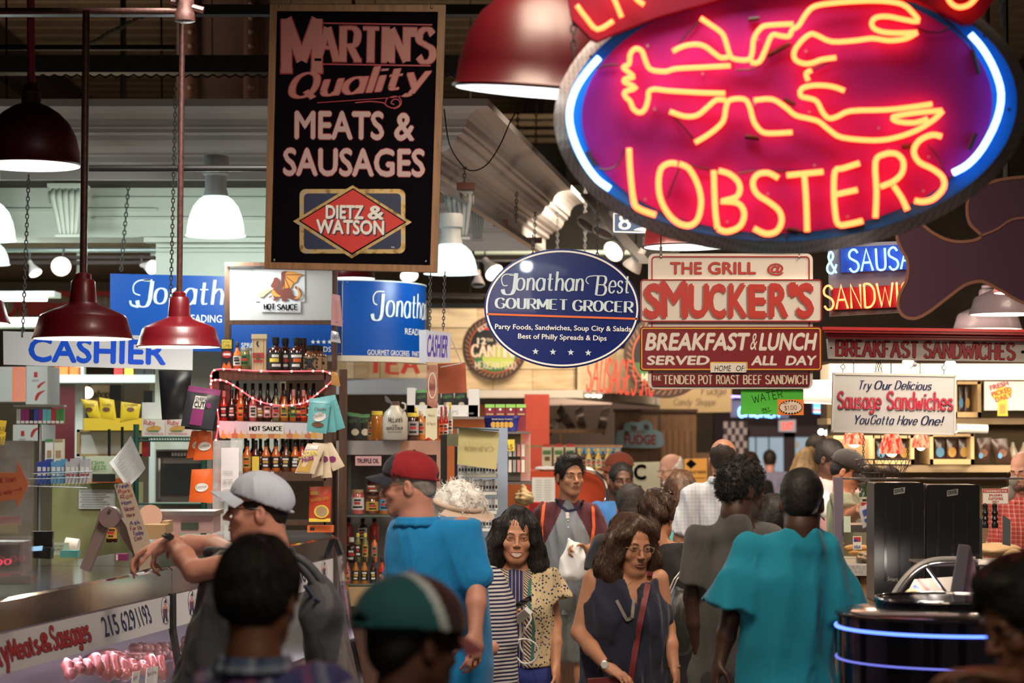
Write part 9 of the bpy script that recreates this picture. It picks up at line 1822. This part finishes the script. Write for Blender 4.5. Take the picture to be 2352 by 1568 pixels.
G_=person('woman with short light brown hair and an aqua top seen from behind',(1565,1128),14.2,yaw=170,skin='pale',fem=1,h=.012,face=False,top=dict(mat=cloth('aqua',(.08,.36,.34)),name='blouse',sleeve=.6,hem=.1),bottom=dict(mat=cloth('white_trousers',(.5,.5,.48))),hair=dict(type='bob',col='brown',t=.018,part=True,locks=[([(-.07,-.02,.02),(-.09,-.01,-.07)],[.045,.04]),([(.07,-.02,.02),(.09,-.01,-.07)],[.045,.04]),([(0,-.07,0),(0,-.08,-.09)],[.07,.06])],disp=strand(7,.006,(60,60,20)),st=500,steps=10),seed=54)
person('balding tall man in a white checked shirt seen from behind',(1662,1056),13.0,yaw=168,neckdrop=.13,skin='tan',h=.012,face=False,bw=1.1,sh=[(1730,1136),(1585,1140)],arms=[((1750,1240,0),(1750,1330,-.1)),((1562,1236,0),(1566,1330,-.05))],
 top=dict(mat=plaid('cloth_check',(.56,.58,.62),(.50,.52,.58),(.36,.38,.46),45,45),sleeve=.95,sr=.075,hem=.15,collar=True,fold=.008,seed=55,loose=.03),bottom=dict(mat=cloth('khaki',(.25,.2,.13))),hair=dict(type='fringe',col='dark',t=.002),seed=55,k=1.05)
person('woman with smooth dark hair seen from behind',(1450,1164),12.6,yaw=178,skin='tan',fem=1,h=.012,face=False,top=dict(mat=cloth('black',(.01,.01,.012)),name='blouse',sleeve=.6),bottom=dict(mat=cloth('black',(.01,.01,.012))),hair=dict(type='bob',col='dark',t=.012,part=True,locks=[([(0,-.06,0),(0,-.085,-.09),(0,-.09,-.2)],[.075,.06,.045])]),seed=56)
J_=person('woman in black with brown curly ponytail and sunglasses on her head',(1512,1184),11.2,yaw=150,skin='tan',fem=1,h=.011,face=False,bw=1.1,sh=[(1580,1262),(1468,1262)],
 top=dict(mat=cloth('black',(.01,.01,.012)),name='blouse',sleeve=.7,hem=.3,fold=.006),bottom=dict(mat=cloth('black',(.01,.01,.012))),hair=dict(type='tail',col='auburn',t=.014,part=True,locks=[([(0,-.07,-.02),(.0,-.115,-.08),(.01,-.13,-.16),(0,-.12,-.20)],[.05,.055,.05,.02])],disp=curl(12,.008,60),st=900,steps=7,sl=.012,wave=.006,wf=110),seed=57)
H=J_['H']; m=MB()
for q in(-1,1):m.ell(H(q*.035,.055,.115),(.028,.018,.014),6)
m.tube([H(-.085,-.02,.06),H(-.07,.03,.10),H(0,.06,.118),H(.07,.03,.10),H(.085,-.02,.06)],.003,5); m.build('sunglasses',mat('sunglass_brown',(.03,.012,.008),.12),J_['root'],smooth='all')
Z=Sdf(); bc=P(1562,1430,10.75); Z.ell(bc,(.085,.08,.17),.02); Z.cap(P(1548,1362,10.8),P(1556,1400,10.78),.03,.07,.05); Z.disp=fold(60,.008,30,8); o=sdf_obj(Z,'drawstring_bag',cloth('bag_black',(.012,.013,.012),.45),.012,None); tag(o,'black drawstring bag on the back of the woman with the ponytail','bag')
for dx in(0,7):m=MB(); m.tube([P(1534+dx,1362,10.72),P(1548+dx,1330,10.70),P(1568+dx,1305,10.72),P(1578+dx,1285,10.8)],.0035,5); m.build('cord',cloth('cream',(.6,.55,.5)),o)
person('man in a lavender polo shirt and jeans walking away far down the aisle',(1768,1056),27,yaw=172,skin='rosy',h=.016,face=False,bw=1.05,top=dict(mat=cloth('lavender',(.22,.21,.32)),sleeve=.9,hem=.06),bottom=dict(mat=cloth('denim_blue',(.06,.10,.22))),hair=dict(type='buzz',col='dark',t=.008),seed=58)
person('person with brown hair beside the far glass door',(1722,1068),22,yaw=175,skin='tan',fem=1,h=.016,face=False,top=dict(mat=cloth('black',(.01,.01,.012)),sleeve=.9),bottom=dict(mat=cloth('black',(.01,.01,.012))),hair=dict(type='bob',col='brown',t=.018,locks=[([(0,-.06,0),(0,-.07,-.08)],[.08,.07])]),seed=59)
person('woman with long blonde hair seen from behind',(1856,1066),17.5,yaw=165,skin='pale',fem=1,h=.013,face=False,top=dict(mat=cloth('grey_top',(.3,.28,.3)),name='blouse',sleeve=.9),bottom=dict(mat=cloth('black',(.01,.01,.012))),hair=dict(type='long',col='blonde',t=.012,locks=long_(0,0,-.3,-.3)),seed=60)
person('tall man with dark wavy hair beside the blonde woman',(1884,1034),18.5,yaw=70,skin='tan',h=.013,k=1.03,top=dict(mat=cloth('aqua',(.08,.36,.34)),sleeve=.9),bottom=dict(mat=cloth('jeans',(.03,.05,.12))),hair=dict(type='short',col='dark',t=.016),seed=61)
P_=person('man in a pink button shirt looking down at the counter',(1908,1054),14.2,yaw=52,pitch=18,skin='dark',byaw=30,h=.012,hf=.006,sh=[(1858,1112),(1948,1110)],arms=[((1846,1172,-.05),(1886,1166,-.3)),((1962,1160,-.2),(1986,1170,-.42))],
 top=dict(mat=cloth('pink',(.52,.30,.32)),sleeve=1.6,hem=.05,collar=True,fold=.006),bottom=dict(mat=cloth('black',(.01,.01,.012))),hair=dict(type='buzz',col='black',t=.010),lips='dark',brow='black',seed=62)
Z=Sdf(); Z.ell(P(1902,1168,13.75),(.07,.05,.075),.02); Z.cap(P(1900,1150,13.75),P(1894,1128,13.75),.03,.012,.04); Z.disp=fold(61,.010,40,30); o=sdf_obj(Z,'plastic_bag',mat('bag_milky',(.8,.82,.8),.3,alpha=.85),.01,None); tag(o,'white plastic bag held by the man in pink','bag')
Q_=person('stall worker in a sage green T-shirt and black cap looking down',(1947,1082),13.2,yaw=68,pitch=26,skin='tan',byaw=60,h=.012,hf=.006,bw=.95,sh=[(1930,1140,-.1),(1952,1150,.2)],arms=[((1952,1190,-.25),(1976,1164,-.42)),None],top=dict(mat=cloth('sage',(.20,.22,.15)),name='t_shirt',sleeve=.75,hem=.1),bottom=dict(mat=cloth('black',(.01,.01,.012))),hair=dict(type='buzz',col='black',t=.006),seed=63,lips='brown',cap=ball_cap(cloth('cap_black',(.012,.01,.01))))
person('bald bearded man in a red checked shirt behind the counter',(2352,1083),12.75,yaw=-40,pitch=10,skin='pale',h=.012,hf=.006,top=dict(mat=plaid('cloth_redcheck',(.42,.05,.04),(.6,.4,.36),(.3,.03,.03),40,40),sleeve=1.2,collar=True),bottom=dict(mat=cloth('jeans',(.03,.05,.12))),hair=dict(type='fringe',col='grey',t=.002),beard='brown',glasses=dict(col='black',lens=False),seed=64)
person('woman with dark hair and a beige jacket between the grey and the teal shirts',(1772,1200),10.2,yaw=150,pitch=10,roll=14,skin='tan',fem=1,h=.011,top=dict(mat=cloth('beige',(.42,.33,.26)),name='jacket',sleeve=.9),bottom=dict(mat=cloth('jeans',(.03,.05,.12))),hair=dict(type='bob',col='black',t=.014,locks=[([(0,-.06,0),(0,-.09,-.12)],[.07,.05])]),seed=65)
person('dark-haired worker behind the microwave stand',(163,1022),17.7,yaw=-60,skin='tan',h=.013,top=dict(mat=cloth('grey_top',(.3,.28,.3)),sleeve=.7),bottom=dict(mat=cloth('black',(.01,.01,.012))),hair=dict(type='buzz',col='black',t=.012),seed=66)
TT=person('man in a pale blue cap and glasses leaning on the deli counter',(592,1170),8.0,yaw=-84,pitch=-2,k=1.06,skin='rosy',byaw=-100,h=.010,hf=.0042,bw=1.12,belly=.6,lean=-.18,
 sh=[(618,1278,-.16),(540,1278,.18)],arms=[((446,1312,-.10),(394,1240,.12)),((490,1252,.42),(368,1252,.50))],hands=[dict(dir=(-.55,.2,-.45),nrm=(.1,.3,-.9),curl=(30,40,30)),dict(dir=(-.8,.0,-.35),nrm=(0,-.1,-1),curl=(30,40,30))],
 top=dict(mat=cloth('charcoal_polo',(.045,.047,.055)),name='polo_shirt',sleeve=.55,hem=.15,collar=True,fold=.007,seed=71),bottom=dict(mat=cloth('khaki',(.25,.2,.13))),hair=dict(type='buzz',col='dark',t=.003),glasses=dict(col='black'),lips='pale',brow='dark',seed=71,neck=.066,
 cap=ball_cap(cloth('cap_pale',(.50,.56,.70)),tilt=18,fit=1.04))
watch(TT,395,1234,8.10,(-.3,.1,-1),'black wristwatch of the man leaning on the counter',.034,(.05,.05,.05),(.015,.015,.018),sz=.014)
Z=Sdf(); Z.ell(P(742,1450,8.0),(.075,.13,.20),.03); Z.cap(P(725,1340,7.95),P(742,1400,7.95),.035,.085,.05); Z.disp=fold(72,.010,22,8); o=sdf_obj(Z,'backpack',cloth('slate',(.065,.07,.085),.6),.010,None); tag(o,'grey backpack hanging behind the man at the deli counter','bag')
for q in([(700,1345),(722,1380),(740,1440),(728,1500)],[(722,1375),(745,1392),(752,1430),(746,1470)]):m=MB(); m.tube([P(x,y,7.86+.01*i)for i,(x,y)in enumerate(catmull(q,4))],.007,6); m.build('piping',cloth('navy_pipe',(.02,.04,.10)),o,smooth='all')
for q in([(738,1400),(722,1340),(690,1300),(655,1282)],[(770,1420),(742,1340),(700,1290),(660,1272)]):m=MB(); m.tube([P(x,y,7.93)for x,y in catmull(q,4)],.016,8); m.build('shoulder_strap',MATS['cloth_slate'],o,smooth='all')
FW=person('dark-haired man in a plaid shirt with his back turned close by',(596,1372),4.75,yaw=166,pitch=10,k=1.0,skin='brown',byaw=172,h=.010,hf=.006,bw=1.0,hair=dict(type='crop',col='black',t=.014,h=.008,st=1200,steps=5,sl=.010),glasses=dict(col='black',lens=False),sh=[(756,1590),(500,1596)],top=dict(mat=plaid('cloth_plaid',(.06,.07,.22),(.30,.10,.22),(.35,.38,.48),9,9,.3),sleeve=.9,collar=True,cmat=plaid('cloth_plaid_collar',(.10,.16,.28),(.35,.40,.5),(.03,.04,.1),14,14)),bottom=dict(mat=cloth('jeans',(.03,.05,.12))),seed=81,brow='black')
FX=person('person in a teal and maroon baseball cap with his back turned',(948,1480),4.3,yaw=128,pitch=6,roll=-4,k=.92,skin='deep',byaw=150,h=.011,hair=dict(type='buzz',col='black',t=.002),top=dict(mat=cloth('near_black',(.015,.015,.02)),name='t_shirt',sleeve=.6),bottom=dict(mat=cloth('jeans',(.03,.05,.12))),seed=82,glasses=dict(col='black',lens=False),
 cap=ball_cap(cloth('cap_teal',(.008,.085,.10)),([cloth('cap_white',(.42,.50,.52)),cloth('cap_maroon',(.035,.008,.012))],lambda o:np.where(o[:,1]+.35*o[:,2]>.018,2,np.where(o[:,1]+.35*o[:,2]>-.006,1,0)).astype(np.int32)),cloth('cap_brim',(.22,.05,.06)),fit=1.2))
FY=person('man with black hair and glasses looking down close by at the frame edge',(2352,1418),4.8,yaw=-66,pitch=22,skin='brown',byaw=-60,h=.010,hf=.005,hair=dict(type='short',col='black',t=.020,st=1000,steps=5,sl=.012),glasses=dict(col='black',lens=False),top=dict(mat=cloth('near_black',(.015,.015,.02)),name='t_shirt',sleeve=.6),bottom=dict(mat=cloth('jeans',(.03,.05,.12))),seed=83,arms=[((2290,1700,-.15),(2330,1560,-.25)),None],hands=[dict(dir=(-.95,.1,.18),nrm=(0,0,-1),curl=(15,20,15)),{}],lips='brown',brow='black')
